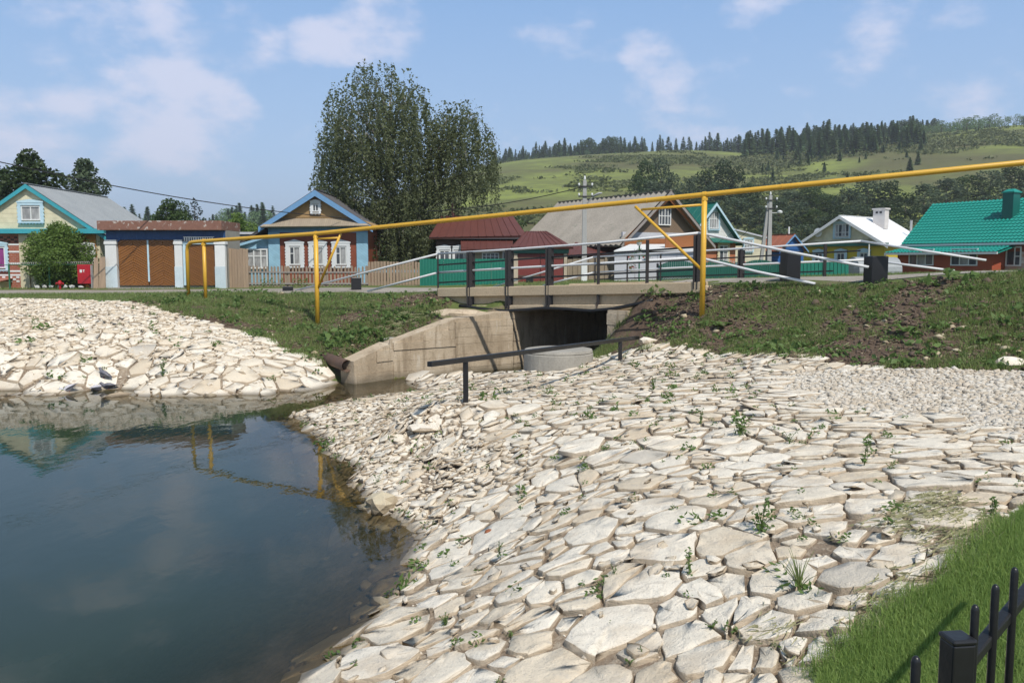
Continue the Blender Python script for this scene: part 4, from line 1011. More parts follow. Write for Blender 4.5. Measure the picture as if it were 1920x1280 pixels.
def slate_house():
    # ridge runs away to the left; the boarded gable looks to the right and towards us
    D = 42.0; a = P(1245, 360, D); b = P(1052, 379, 49.5)
    ax = Vector((b.x-a.x, b.y-a.y)); L = ax.length; rz = math.atan2(ax.y, ax.x)-math.pi/2
    z0 = 2.15; r = thing('house', 'old house with a long grey slate roof and weathered boarded gable', 'house', (a.x, a.y, z0), rz)
    W = 5.0; RH = 2.18; H = a.z-z0-RH-.05
    walls(r, W-.1, L, H, M['darkwall'], z=-.8)
    tri_gable(r, W, L, H, RH-.1, M['gablewood'], -.03)
    m = MB(); m.box(-W/2-.1, W/2+.1, -.09, .0, H-.06, H+.26); m.build('gable_band', M['palepanel'], r)
    m = MB(); m.box(-W/2, W/2, -.06, .02, -.6, H-.08); m.build('front_boards', M['orangewood'], r)
    gable_roof(r, W, L, H+.02, RH, .5, .5, M['slate'], 'wave', 24, 6, .05, .05, M['rail_old'], .16, .2)
    for s in (-1, 1):
        m = MB(); m.bar((0, -.36, H+RH-.25), (s*(W/2+.1), -.36, H-.1), .05, .16); m.build('inner_board', M['orangewood'], r)
    window(r, 0, H+.62, .78, .86, -.06, cols=(.25, .5, .75), rows=(.52,), fr=.05, glass='glass')
    # pale yard wall in front with its own sheet roof
    r2 = thing('yard_wall', 'pale grey panel wall under a white sheet roof in front of slate house', 'wall', base(1220, 526, 37.5))
    s = 37.5/FPX; X = lambda px: (px-1220)*s; Z = lambda py: (526-py)*s
    for i, (p0, p1) in enumerate(((1152, 1190), (1190.6, 1232), (1232.6, 1268), (1268.6, 1304))):
        m = MB(); m.box(X(p0), X(p1), .0, .08, -.3, Z(473)); m.build('panel', M['palepanel'], r2)
    m = MB(); m.extrude([(X(1150), -.15, Z(472.5)), (X(1312), -.15, Z(470)), (X(1312), 1.6, Z(459)), (X(1190), 1.6, Z(459))], (0, 0, .05)); m.build('roof', M['white'], r2)
    m = MB(); m.box(X(1250), X(1320), .5, .6, 0, Z(440)); m.box(X(1180), X(1320), 1.7, 1.8, 0, Z(446)); m.build('porch_frame', M['orangewood'], r2)
slate_house()

def low_red_shed():
    q = base(1130, 530, 41.0); s = 41.0/FPX
    r = thing('shed', 'low lean shed with red roof standing right of red gate shed', 'shed', q)
    X = lambda px: (px-1130)*s; Z = lambda py: (530-py)*s
    m = MB(); m.box(X(1066), X(1190), .2, 3, -.3, Z(481)); m.build('wall', M['darkwall'], r)
    m = MB(); m.sheet((X(1058), -.1, Z(479)), (X(1168), -.1, Z(474)), (X(1196), 2.3, Z(451)), (X(1085), 2.3, Z(453)), 9, 1, .02, 'seam', .05); m.build('roof', M['redroof'], r)
    m = MB()
    for i in range(9): 
        m = MB(); m.box(X(1064)+i*.255, X(1064)+i*.255+.235, -.0, .05, -.2, Z(486)+.05*((i*5) % 3)); m.build('plank', M['shingle'], r)
    # small green porch of the yard, with a pitched cap
    r2 = thing('porch', 'little green and white pitched porch beside the flower stand', 'porch', base(1188, 528, 39.0)); s2 = 39.0/FPX
    m = MB(); m.extrude([(-.65, 0, 1.25), (.0, 0, 1.62), (.65, 0, 1.25)], (0, 1.2, 0)); m.build('roof', M['greendark'], r2)
    m = MB(); m.bar((-.72, -.04, 1.22), (0, -.04, 1.64), .05, .08); m.bar((.72, -.04, 1.22), (0, -.04, 1.64), .05, .08); m.build('barge_board', M['shingle'], r2)
    m = MB(); m.box(-.55, .55, .05, 1.1, -.3, 1.26); m.build('wall', M['palepanel'], r2)
low_red_shed()

def green_roof_house():
    D = 50.0; s = D/FPX; rz = .62
    a = P(1335, 381, D); z0 = 2.1
    r = thing('house', 'brick house with white sided gable and steep dark green roof', 'house', (a.x, a.y, z0), rz)
    W = 4.3; L = 6.5; H = P(1335, 449, D).z-z0; RH = a.z-z0-H-.06
    walls(r, W, L, H, M['orangebrick']); tri_gable(r, W, L, H, RH-.05, M['whitesiding'])
    gable_roof(r, W, L, H+.02, RH, .38, .35, M['housegreen'], 'seam', 12, 1, .02, .06, M['ornateblue'], .16, .2)
    m = MB(); m.extrude([(-W/2-.3, -.5, H-.14), (W/2+.3, -.5, H-.14), (W/2+.3, .0, H+.12), (-W/2-.3, .0, H+.12)], (0, .0, -.05)); m.build('pent_roof', M['housegreen'], r)
    window(r, .1, H+.62, .8, 1.0, -.06, cols=(.25, .5, .75), rows=(.55,), fr=.05, glass='curtain', casing=.08, cm='ornateblue')
    for x in (-1.1, 1.0): window(r, x, .75, .72, 1.1, -.04, cols=(.5,), rows=(.7,), glass=('glass', 'curtain'), casing=.14, cm='creamwall')
    # beige two storey annexe behind it
    D = 56.0; s = D/FPX; r2 = thing('house', 'beige sided building with a sloping grey roof edge behind the brick house', 'house', base(1405, 500, D), .25)
    m = MB(); m.extrude([(-1.6, 0, -.5), (1.15, 0, -.5), (1.15, 0, 1.85), (-1.6, 0, 2.45)], (0, 4, 0)); m.build('wall', M['beige'], r2)
    m = MB(); m.extrude([(-1.75, -.15, 2.47), (1.35, -.15, 1.8), (1.35, -.15, 1.9), (-1.75, -.15, 2.57)], (0, 4.4, 0)); m.build('roof', M['palepanel'], r2)
    m = MB(); m.box(-1.6, 1.2, -.5, 0, .1, .3); m.build('pent_roof', M['housegreen'], r2)
    m = MB(); m.box(-1.58, 1.13, -.03, .0, -.5, .1); m.build('lower_wall', M['redbrown'], r2)
    window(r2, -.15, 1.02, .62, .72, -.03, cols=(.33, .67), rows=(.55,), glass='curtain', casing=.06, cm='ornateblue')
green_roof_house()

def blue_cottage():
    D = 58.0; s = D/FPX; q = base(1483, 505, D)
    r = thing('cottage', 'small vivid blue cottage with orange red roof and thin flue', 'cottage', q, .5)
    W = 2.3; L = 3.2; H = 1.35; RH = .95
    walls(r, W, L, H, M['vividblue']); tri_gable(r, W, L, H, RH-.04, M['vividblue'])
    gable_roof(r, W, L, H, RH, .2, .25, M['orangeroof'], 'seam', 6, 1, .02, .05, M['bluetrim'], .12)
    m = MB(); m.tube([(.55, .8, H+.2), (.55, .8, H+1.55)], .06, 8); m.build('flue', M['white'], r)
    window(r, -.3, .2, .5, .45, -.03, glass='curtain', casing=.07)
    mb = MB(); mb.box(-1.6, -.95, -.35, -.3, -.4, .75); mb.build('side_boards', M['vividblue'], r)
blue_cottage()

def yellow_house():
    D = 62.0; s = D/FPX; a = P(1580, 404, D); z0 = 2.2
    r = thing('house', 'yellow house with cream gable, satellite dish and bare white metal roof', 'house', (a.x, a.y, z0), -.88)
    W = 6.4; L = 6.4; H = P(1580, 456, D).z-z0; RH = a.z-z0-H-.08
    walls(r, W, L, H, M['yellowwall']); tri_gable(r, W, L, H, RH-.05, M['cream'])
    gable_roof(r, W, L, H, RH, .45, .45, M['whiteroof'], 'seam', 10, 1, .02, .06, M['white'], .20, .3)
    m = MB(); m.box(-W/2-.3, W/2+.3, -.35, .0, H-.22, H-.02); m.build('eave_band', M['greendark'], r)
    for x in (-1.75, 0., 1.75): window(r, x, .45, .62, .95, -.04, cols=(.5,), glass='glass', casing=.16, cm='ornateblue')
    window(r, .05, H+.45, 1.1, .92, -.06, cols=(.25, .5, .75), rows=(.35,), glass=('curtain', 'glass'), casing=.12, cm='ornateblue')
    # gable arch rim
    m = MB(); pts = [(-2.1+.0, -.1, H+.25), (-1.5, -.1, H+.12), (1.5, -.1, H+.12), (2.1, -.1, H+.25)]
    for p, q2 in zip(pts, pts[1:]): m.bar(p, q2, .06, .10)
    m.build('gable_rim', M['cream'], r)
    m = MB(); m.tube([(-1.75, -.12, H+.8), (-1.75, -.20, H+.8), (-1.75, -.27, H+.8)], [.05, .28, .33], 18); m.tube([(-1.75, -.1, H+.8), (-1.7, -.02, H+.6)], .03, 6); m.build('satellite_dish', M['white'], r)
    m = MB(); m.box(.75, 1.65, 2.9, 3.5, H+RH*.55, H+RH+.55); m.box(.68, 1.72, 2.83, 3.57, H+RH+.55, H+RH+.66); ch = m.build('chimney', mk('whitewashed_brick', (.66,.63,.61), (.56,.52,.5), 4, .8), r)
    m = MB(); m.box(.95, 1.12, 2.89, 2.9, H+RH+.28, H+RH+.42); m.build('flue_hole', M['black'], ch); m = MB(); m.box(1.25, 1.42, 2.89, 2.9, H+RH+.28, H+RH+.42); m.build('flue_hole', M['black'], ch)
    m = MB(); m.tube([(2.6, 5.0, H), (2.6, 5.0, H+1.7)], .09, 8); m.build('flue', M['galv'], r)
    m = MB(); m.tube([(2.3, -.42, H-.1), (2.3, -.42, -.3)], .045, 6); m.build('downpipe', M['white'], r)
yellow_house()

def brick_villa():
    # long low brick house at the right edge; its front turns slightly towards the right
    DL, DR = 50.0, 43.5
    a = P(1693, 461, DL); b = P(1930, 450, DR); ax = Vector((b.x-a.x, b.y-a.y)); rz = math.atan2(ax.y, ax.x); Lx = ax.length
    z0 = 2.25; r = thing('house', 'red brick house with turquoise tile pattern roof and boxy green chimney', 'house', (a.x, a.y, z0), rz)
    H = (a.z+b.z)/2-z0; RD = 4.1
    def LX(px, yo=0):   # local x on the facade at offset yo that stands in column px
        k = (px-960)/FPX; ox = a.x-math.sin(rz)*yo; oy = a.y+math.cos(rz)*yo
        return (k*oy-ox)/(math.cos(rz)-k*math.sin(rz))
    x0 = -.1; x1 = Lx+2.5
    def DY(x, yo): return a.y+math.sin(rz)*x+math.cos(rz)*yo
    xr = LX(1742, RD); RH = P(1742, 382, DY(xr, RD)).z-z0-H; slope = RH/RD
    m = MB(); m.box(x0+.35, x1, .35, RD*2, -.6, H); m.build('wall', M['redbrick2'], r)
    m = MB(); m.sheet((x0, 0, H), (x1, 0, H), (x1-.0, RD, H+RH), (xr, RD, H+RH), 46, 15, .035, 'tile', .06)
    m.extrude([(x0, 0, H), (xr, RD, H+RH), (x0, RD*2, H)], (.05, 0, -.04)); m.build('roof', M['tealroof'], r)
    m = MB(); m.box(x0, x1, -.08, .02, H-.13, H-.02); m.build('gutter', M['white'], r)
    # porch front part, lower, with its own strip of roof
    pf = -1.0; px0 = LX(1668, pf); px1 = LX(1852, pf)
    m = MB(); m.box(px0+.25, px1, pf+.2, .35, -.6, H-.42); m.build('porch_wall', M['redbrick2'], r)
    m = MB(); m.sheet((px0-.25, pf-.25, H-.50), (px1+.55, pf-.25, H-.50), (px1+.55, .2, H-.14), (px0+.3, .2, H-.14), 30, 3, .03, 'tile', .05); m.build('porch_roof', M['tealroof'], r)
    m = MB(); m.box(px0-.25, px1+.55, pf-.31, pf-.24, H-.62, H-.50); m.build('gutter', M['white'], r)
    for pa_, pb_ in ((1697, 1743), (1775, 1825)):
        xa, xb = LX(pa_, pf), LX(pb_, pf); window(r, (xa+xb)/2, .52, xb-xa, .92, pf+.19, cols=(.34, .68), fr=.06, glass=('glass', 'curtain', 'glass'))
    m = MB(); xd = LX(1862, .3); m.box(xd-.33, xd+.33, .25, .34, -.3, 1.65); m.build('door', M['blackrust'], r)
    xw = LX(1897, .3); m = MB(); m.box(LX(1876, .3), LX(1918, .3)+.5, .27, .34, .3, H-.5); m.build('striped_wall', M['whitebrick'], r)
    m = MB(); m.box(LX(1878, .3), LX(1916, .3), .24, .28, H-.48, H-.12); pl = m.build('name_board', M['redbrown'], r)
    window(r, xw, .5, .82, 1.02, .26, cols=(.58,), rows=(.5,), fr=.07, glass='glass', partial=(.58, 1))
    xc = LX(1886, 2.4); ct = P(1886, 362, DY(xc, 2.3)).z-z0; m = MB(); m.box(xc-.30, xc+.30, 2.1, 2.7, H+slope*2.0, ct); ch = m.build('chimney', M['tealdark'], r)
    m = MB(); m.box(xc-.36, xc+.36, 2.04, 2.76, ct, ct+.07); vt = [(xc-.33, 2.08, ct+.072), (xc+.33, 2.08, ct+.072), (xc+.33, 2.72, ct+.072), (xc-.33, 2.72, ct+.072), (xc-.14, 2.3, ct+.22), (xc+.14, 2.3, ct+.22), (xc+.14, 2.5, ct+.22), (xc-.14, 2.5, ct+.22)]
    m.add(vt, [(0,1,5,4),(1,2,6,5),(2,3,7,6),(3,0,4,7),(4,5,6,7),(3,2,1,0)]); m.build('chimney_cap', M['tealroof'], ch)
    m = MB(); m.tube([(px0-.2, pf-.27, H-.6), (px0-.45, pf-.1, H-.85), (px0-.5, pf+.1, H-.9)], .05, 8); m.build('downpipe', M['white'], r)
    # silver round tank and shed lying beside the house
    q = P(1640, 505, 44.0); t = thing('tank', 'silver grey barrel shaped tank lying beside the brick house', 'tank', (q.x, q.y, 2.15))
    m = MB(); m.tube([(-1.2, 0, .35), (-1.15, 0, .35), (1.15, .3, .35), (1.2, .3, .35)], [.4, .72, .72, .4], 20); m.build('shell', M['sheetgrey'], t, smooth=False)
    m = MB(); m.tube([(-.1, .12, .35), (-.05, .13, .35)], .735, 20); m.build('hoop', M['white'], t)
brick_villa()

# ------------------------------------------------------------------ fences, poles and wires
def picket_fence():
    D = 38.0; s = D/FPX; q = base(470, 540, D)
    r = thing('picket_fence', 'low grey wooden picket fence in front of the three window house', 'fence', q); X = lambda px: (px-470)*s
    rs = random.Random(4); px = 470.0; i = 0; shapes = []
    for k in range(4):
        m = MB(); w = .085; h = .92+.03*k; m.extrude([(-w/2, 0, 0), (w/2, 0, 0), (w/2, 0, h-.04), (0, 0, h+.02), (-w/2, 0, h-.04)], (0, .025, 0)); shapes.append(m.mesh('picket', M['picket']))
    while px < 690:
        o = link('picket', shapes[rs.randrange(4)], r, (X(px), -.03, -.02)); o.rotation_euler = (0, rs.uniform(-.02, .02), 0); px += 6.6+rs.uniform(-.4, .4)
    for z in (.20, .70):
        m = MB(); m.box(X(468), X(691), -.07, -.032, z-.03, z+.03); m.build('rail', M['rail_old'], r)
    for p in (468, 540, 610, 690):
        m = MB(); m.box(X(p)-.05, X(p)+.05, .0, .1, -.3, .98); m.build('post', M['picket'], r)
picket_fence()
def board_fence():
    D = 38.0; s = D/FPX; q = base(691, 539, D); r = thing('board_fence', 'tan board fence with dark gaps between picket fence and green sheet fence', 'fence', q); X = lambda px: (px-691)*s
    rs = random.Random(9); px = 693.0
    ms = []
    for k in range(3): m = MB(); m.box(-.055, .055, 0, .025, -.05, 1.12+.02*k); ms.append(m.mesh('board', M['oldwood']))
    while px < 787: link('board', ms[rs.randrange(3)], r, (X(px), -.02, 0)); px += 5.9+rs.uniform(-.3, .3)
    m = MB(); m.box(X(690), X(788), .01, .05, .66, .78); m.build('rail', M['lightblue'], r)
    m = MB(); m.box(X(690), X(788), .01, .05, .15, .24); m.build('rail', M['picket'], r)
    D = 35.9; q = base(426, 541, D); r = thing('board_gate', 'tall tan board gate between the white column and the picket fence', 'gate', q)
    s = D/FPX
    for i in range(8): m = MB(); m.box(i*.115, i*.115+.108, -.01*(i % 2), .03, -.1, 1.64+.015*((i*3) % 4)); m.build('board', M['oldwood'], r)
    m = MB(); m.box(0, .92, .031, .07, .3, .4); m.box(0, .92, .031, .07, 1.2, 1.3); m.build('brace', M['picket'], r)
board_fence()
def green_fence_left():
    D = 36.5; s = D/FPX; q = base(787, 536, D); r = thing('sheet_fence', 'plain bright green sheet metal fence left behind the bridge railing', 'fence', q); X = lambda px: (px-787)*s
    for a, b in ((787, 832), (832, 876), (876, 921), (921, 966)):
        m = MB(); n = 9
        m.sheet((X(a)+.004, 0, -.06), (X(b)-.004, 0, -.06), (X(b)-.004, .004, 1.15), (X(a)+.004, .004, 1.15), 8, 1, .008, 'wave', .008); m.build('sheet_panel', M['greensheet'], r)
    m = MB(); m.box(X(787), X(966), .03, .07, .95, 1.01); m.build('rail', M['greendark'], r)
    m = MB(); m.box(X(963), X(971), -.04, .12, -.2, 1.2); m.build('pier', M['concrete'], r)
green_fence_left()
def green_fence_right():
    D = 36.0; D2 = 37.5
    def pt(px, py): d = D+(D2-D)*(px-1230)/360; return P(px, py, d)
    o = pt(1230, 524); r = thing('sheet_fence', 'dark green corrugated fence with arched tops behind the right railing', 'fence', tuple(o))
    spans = [(1235, 1308, 498, 488), (1311, 1384, 497, 488), (1387, 1462, 496, 487), (1464, 1592, 490, 488)]
    for i, (a, b, ye, ym) in enumerate(spans):
        m = MB(); n = 18; pts = []; w = b-a
        for k in range(n):
            u0 = k/n; u1 = (k+.86)/n
            f = lambda u: ye+(ym-ye)*math.sin(math.pi*u) if i < 3 else ye-1.5*math.sin(math.pi*min(u*2, 1)/1)*(u < .5)
            yb = 525-7*((a+w*u0)-1230)/360
            A = pt(a+w*u0, f(u0)); B = pt(a+w*u1, f(u1)); A0_ = pt(a+w*u0, yb+2); B0_ = pt(a+w*u1, yb+2)
            m.extrude([A0_-o, B0_-o, B-o, A-o], (0, .03+.012*(k % 2), 0))
        m.extrude([pt(a, ye+3)-o+Vector((0,.05,0)), pt(b, ye+3)-o+Vector((0,.05,0)), pt(b, 520)-o+Vector((0,.05,0)), pt(a, 522)-o+Vector((0,.05,0))], (0, .02, 0))
        m.build('sheet_panel', M['greendark' if i < 3 else 'greensheet'], r)
        if i < 2:                                                    # white wrought scrolls along the arch
            k_ = MB()
            for k in range(13):
                u = (k+.5)/13; c = pt(a+w*u, ye+(ym-ye)*math.sin(math.pi*u)-2.2)-o; pr = [c+Vector((math.cos(t)*.035, -.01, math.sin(t)*.035)) for t in [j*math.pi/4 for j in range(9)]]
                k_.tube(pr, .009, 4, cap=False)
            tag(k_.build('scroll_work', M['galv'], r), kind='stuff')
    for px in (1233, 1309.5, 1385.5, 1463):
        m = MB(); A = pt(px, 528)-o; B = pt(px, 494)-o; m.bar(A, B, .09, .09); m.build('post', M['black'], r)
    k_ = MB()
    for px in range(1245, 1306, 5):
        c = pt(px, 522.5)-o; k_.tube([c+Vector((math.cos(t)*.045, -.02, math.sin(t)*.045)) for t in [j*math.pi/4 for j in range(9)]], .01, 4, cap=False)
    tag(k_.build('bottom_scrolls', M['galv'], r), kind='stuff')
green_fence_right()

def utility_pole(px, top, bot, D, label, lamp=False, strut=None, group=None):
    a = P(px, bot, D); b = P(px, top, D); z0 = h1(a.x, a.y); r = thing('utility_pole', label, 'pole', (a.x, a.y, z0))
    Hh = b.z-z0; m = MB(); m.extrude([(-.11, -.09, -.3), (.11, -.09, -.3), (.11, .09, -.3), (-.11, .09, -.3)], (0, 0, .01))
    m = MB(); vs_ = []
    for z, w in ((-.3, .125), (Hh, .075)): vs_ += [(-w, -w, z), (w, -w, z), (w, w, z), (-w, w, z)]
    m.add(vs_, [(3,2,1,0),(4,5,6,7),(0,1,5,4),(1,2,6,5),(2,3,7,6),(3,0,4,7)]); m.build('pole', M['poleconcrete'], r)
    for zz in (Hh-.28, Hh-.72):
        m = MB(); m.bar((-.28, -.1, zz), (.34, -.1, zz), .04, .05); arm = m.build('cross_arm', M['blackrust'], r)
        for x in (-.26, .32): m = MB(); m.lathe([(.02, 0), (.045, .04), (.045, .10), (.02, .13)], (x, -.1, zz+.02), 10); m.build('insulator', M['white'], arm)
    m = MB(); m.lathe([(.02, 0), (.05, .05), (.04, .14), (.015, .2)], (0, 0, Hh), 10); m.build('insulator', M['white'], r)
    if lamp:
        m = MB(); m.tube([(.08, -.05, Hh-1.05), (.25, -.12, Hh-.85), (.42, -.2, Hh-.72)], .025, 8); la = m.build('lamp_arm', M['lamp'], r)
        m = MB(); m.tube([(.34, -.17, Hh-.75), (.44, -.2, Hh-.68), (.62, -.26, Hh-.60), (.74, -.3, Hh-.585)], [.03, .085, .11, .05], 12, squash=[1, .6, .5, .6]); m.build('lamp_head', M['lamp'], la, smooth=True)
        m = MB(); m.box(-.128, .128, -.128, .128, 0, .75); m.build('white_base', M['white'], r)
    if strut:
        s0 = P(strut, bot, D); m = MB(); m.bar((s0.x-a.x, .15, -.3), (-.06, .05, Hh-.35), .17, .17); m.build('strut', M['poleconcrete'], r)
        m = MB(); m.lathe([(.02, 0), (.13, .03), (.15, .12), (.05, .18)], (.5, -.1, Hh-1.0), 12); m.bar((.05, -.05, Hh-.95), (.5, -.1, Hh-.95), .03, .03); m.build('floodlight', M['white'], r)
    return Vector((a.x, a.y, z0+Hh))
pole1 = utility_pole(1095, 338, 528, 38.5, 'concrete pole with a street lamp and white painted foot near the red gate shed', True)
pole2 = utility_pole(1441, 366, 505, 47.0, 'concrete utility pole propped by a slanting strut near the beige building', False, 1424)
def cable(name, label, a, b, sag, r_=.016, n=24):
    m = MB(); pts = []
    for i in range(n+1): t = i/n; p = a.lerp(b, t); pts.append(p-Vector((0, 0, sag*4*t*(1-t))))
    m.tube(pts, r_, 5, cap=False); return tag(m.build(name, M['wire'], None), label, 'cable')
cable('power_cable', 'black overhead cable running down from the left edge to the three window house', P(-30, 297, 30.0), P(640, 408, 41.5), .28, .02)
cable('power_cable', 'black cable from the lamp pole down into the birch', pole1-Vector((.1, .1, .3)), P(800, 396, 43.0), .2, .02)
cable('power_cable', 'thin cable slanting down from the propped pole to the brick house', pole2-Vector((.2, 0, .4)), P(1335, 462, 48), .15, .012)
cable('power_cable', 'second thin cable from the propped pole to the beige building', pole2-Vector((.2, 0, .8)), P(1350, 470, 49), .25, .012)

# ------------------------------------------------------------------ small things along the street
def left_corner():
    D = 35.2; s = D/FPX
    r = thing('wire_fence', 'low green post fence with scalloped wire top in front of the bush', 'fence', base(95, 544, D)); X = lambda px: (px-95)*s
    for px in (19, 94, 172):
        m = MB(); m.tube([(X(px), 0, -.1), (X(px), 0, 1.04)], .035, 8); m.build('post', M['greenpost'], r)
    m = MB(); m.tube([(X(-60), 0, 1.02), (X(172), 0, 1.06)], .014, 6); m.build('top_rail', M['greenpost'], r)
    m = MB()
    for i in range(38):
        xx = X(20)+i*.088; zz = 1.06+.0012*i
        m.tube([(xx-.05, -.01, zz), (xx-.03, -.012, zz+.06), (xx+.02, -.014, zz+.07), (xx+.055, -.01, zz+.02), (xx+.02, -.008, zz-.02)], .0085, 4, cap=False)
    tag(m.build('wire_scrolls', M['galv'], r), kind='stuff')
    # red fire cabinet
    D = 35.0; s = D/FPX; q = base(158, 536, D); r = thing('fire_cabinet', 'bright red metal cabinet with a white mark beside leaning planks', 'cabinet', q)
    m = MB(); m.box(-12*s, 12.5*s, 0, .25, .08, 40*s); m.build('box', M['red'], r, bevel=.012)
    m = MB(); m.box(-11*s, 11.5*s, -.012, -.001, .1, 39*s); dr = m.build('door', M['red'], r)
    m = MB(); m.box(-7*s, -2.6*s, -.016, -.012, 25*s, 30.5*s); m.build('white_square', M['white'], dr)
    m = MB(); m.box(0*s, 1.1*s, -.016, -.012, 25.5*s, 30*s); m.box(-1.0*s, 2.3*s, -.0165, -.0125, 29*s, 30.2*s); m.build('white_mark', M['white'], dr)
    m = MB(); m.box(12.6*s, 13.4*s, .02, .2, -.1, 39*s); m.build('frame', M['galv'], r)
    m = MB(); m.bar((-8*s, .1, -.1), (-8*s, .1, .1), .05, .05); m.bar((9*s, .1, -.1), (9*s, .1, .1), .05, .05); m.build('leg', M['rust'], r)
    # hydrant
    q = base(113, 547, 34.8); r = thing('hydrant', 'small red fire hydrant column in front of the bush', 'hydrant', q)
    m = MB(); m.lathe([(.05, 0), (.06, .02), (.045, .04), (.045, .26), (.075, .28), (.09, .34), (.07, .42), (.03, .46)], n=14); m.build('column', M['red'], r)
    for sx in (-1, 1): m = MB(); m.tube([(0, 0, .33), (sx*.14, -.02, .36), (sx*.15, -.02, .30)], .028, 8); m.build('outlet', M['red'], r)
    # leaning planks
    q = base(186, 541, 35.1); r = thing('plank_screen', 'two tall weathered planks leaning together beside red cabinet', 'planks', q); s = 35.1/FPX
    for x0, x1, h in ((-11, -1, 1.27), (-.5, 12, 1.30)):
        m = MB(); m.extrude([(x0*s, .0, -.05), (x1*s, 0, -.05), ((x1-1.5)*s, .12, h), ((x0+1)*s, .12, h-.03)], (0, .03, 0)); m.build('plank', M['oldwood'], r)
    # whitewashed stones edging the bed
    rs = random.Random(11)
    for i in range(7):
        px = 70+i*13.5+rs.uniform(-2, 2); q = P(px, 540, 34.9)
        lump('garden_stone', (q.x, q.y, h1(q.x, q.y)+.10), rs.uniform(.08, .13), .09, rs.uniform(.05, .09), mk('whitewashed_stone', (.52,.52,.50), (.36,.36,.33), 5, .8), i, ORD[i]+' whitewashed stone from the left along the bed under the bush', 'stone', n=1, group='whitewashed stones under the bush')
left_corner()
def flower_stand():
    D = 34.5; s = D/FPX; q = P(1198, 528, D); z0 = h1(q.x, q.y)
    r = thing('flower_stand', 'tall green post carrying white pots of red and yellow flowers', 'flower stand', (q.x, q.y, z0))
    m = MB(); m.tube([(0, 0, -.1), (0, 0, 1.75)], .03, 8); m.tube([(-.34, 0, .95), (-.2, 0, 1.15), (0, 0, 1.2), (.18, 0, 1.12), (.3, 0, .95)], .018, 6); m.build('stand', M['greenpost'], r)
    for (x, z, col) in ((-.02, 1.62, 'yellow'), (-.32, .98, 'red'), (.28, .98, 'red'), (0, 1.22, 'white'), (-.30, .55, 'red')):
        m = MB(); m.lathe([(.06, 0), (.12, .13), (.13, .14)], (x, -.06, z-.16), 12); p = m.build('pot', M['white'], r)
        rs = random.Random(int(z*100)); f = MB()
        for k in range(40):
            c = Vector((x+rs.gauss(0, .08), -.06+rs.gauss(0, .07), z+abs(rs.gauss(.04, .06)))); d = Vector((rs.uniform(-1, 1), rs.uniform(-1, 1), rs.uniform(-1, 1)))*.03; e = d.cross(Vector((rs.random(), rs.random(), rs.random()))).normalized()*.03
            f.add([c-d, c+e, c+d, c-e], [(0, 1, 2, 3)], k % 2)
        tag(f.build('flowers', [M['L_bright'], {'yellow': M['yellow'], 'red': mk('red_petals', (.45,.02,.04), None, 4, .6), 'white': M['white']}[col]], p), kind='stuff')
flower_stand()
def red_lamp():
    q = P(1394, 500, 43.0); r = thing('garden_ornament', 'round pink red garden ornament on a brick pier behind the green fence', 'ornament', (q.x, q.y, 2.3))
    m = MB(); m.box(-.2, .2, -.2, .2, -.4, .35); m.build('pier', M['orangebrick'], r)
    m = MB(); m.lathe([(.05, .35), (.26, .40), (.30, .50), (.24, .62), (.08, .68)], n=16); m.build('ball', mk('pinkish_red', (.50,.03,.06), None, 3, .5), r, smooth=True)
red_lamp()
q = P(861+150, 530, 33.0)
mb = MB(); q = P(993, 528, 37.6); mb.box(-.16, .16, -.1, .1, -.1, .28); tag(mb.build('concrete_block', M['black'], None, loc=(q.x, q.y, h1(q.x, q.y))), 'small black block on the verge in front of the red gate', 'block')
# ------------------------------------------------------------------ stone banks: every slab cut from a ragged cell pattern
def grad(x, y, e=.25):
    zx = hz(np.r_[x+e, x-e, x, x], np.r_[y, y, y+e, y-e], False); n = len(x)
    return (zx[:n]-zx[n:2*n])/(2*e), (zx[2*n:3*n]-zx[3*n:])/(2*e)
def scatter(polys, rad, seed, tries, bbox=None, avoid=()):
    """dart throwing with a radius that varies over the ground; rad(x, y) -> array"""
    g = np.random.default_rng(seed); P_ = np.array([p for poly in polys for p in poly])
    x0, y0 = P_.min(0); x1, y1 = P_.max(0)
    xs = g.uniform(x0, x1, tries); ys = g.uniform(y0, y1, tries)
    ok = np.zeros(tries, bool)
    for poly in polys: ok |= in_poly(poly, xs, ys)
    for poly in avoid: ok &= ~in_poly(poly, xs, ys)
    xs = xs[ok]; ys = ys[ok]; rs = rad(xs, ys, g)
    cell = float(rs.max())*1.0; grid = {}; out = []
    for x, y, r in zip(xs.tolist(), ys.tolist(), rs.tolist()):
        cx, cy = int(x//cell), int(y//cell); good = True
        for i in (-1, 0, 1):
            for j in (-1, 0, 1):
                for (a, b, c) in grid.get((cx+i, cy+j), ()):
                    d = (r+c)*.5
                    if (a-x)**2+(b-y)**2 < d*d: good = False; break
                if not good: break
            if not good: break
        if good: grid.setdefault((cx, cy), []).append((x, y, r)); out.append((x, y, r))
    return out, grid, cell
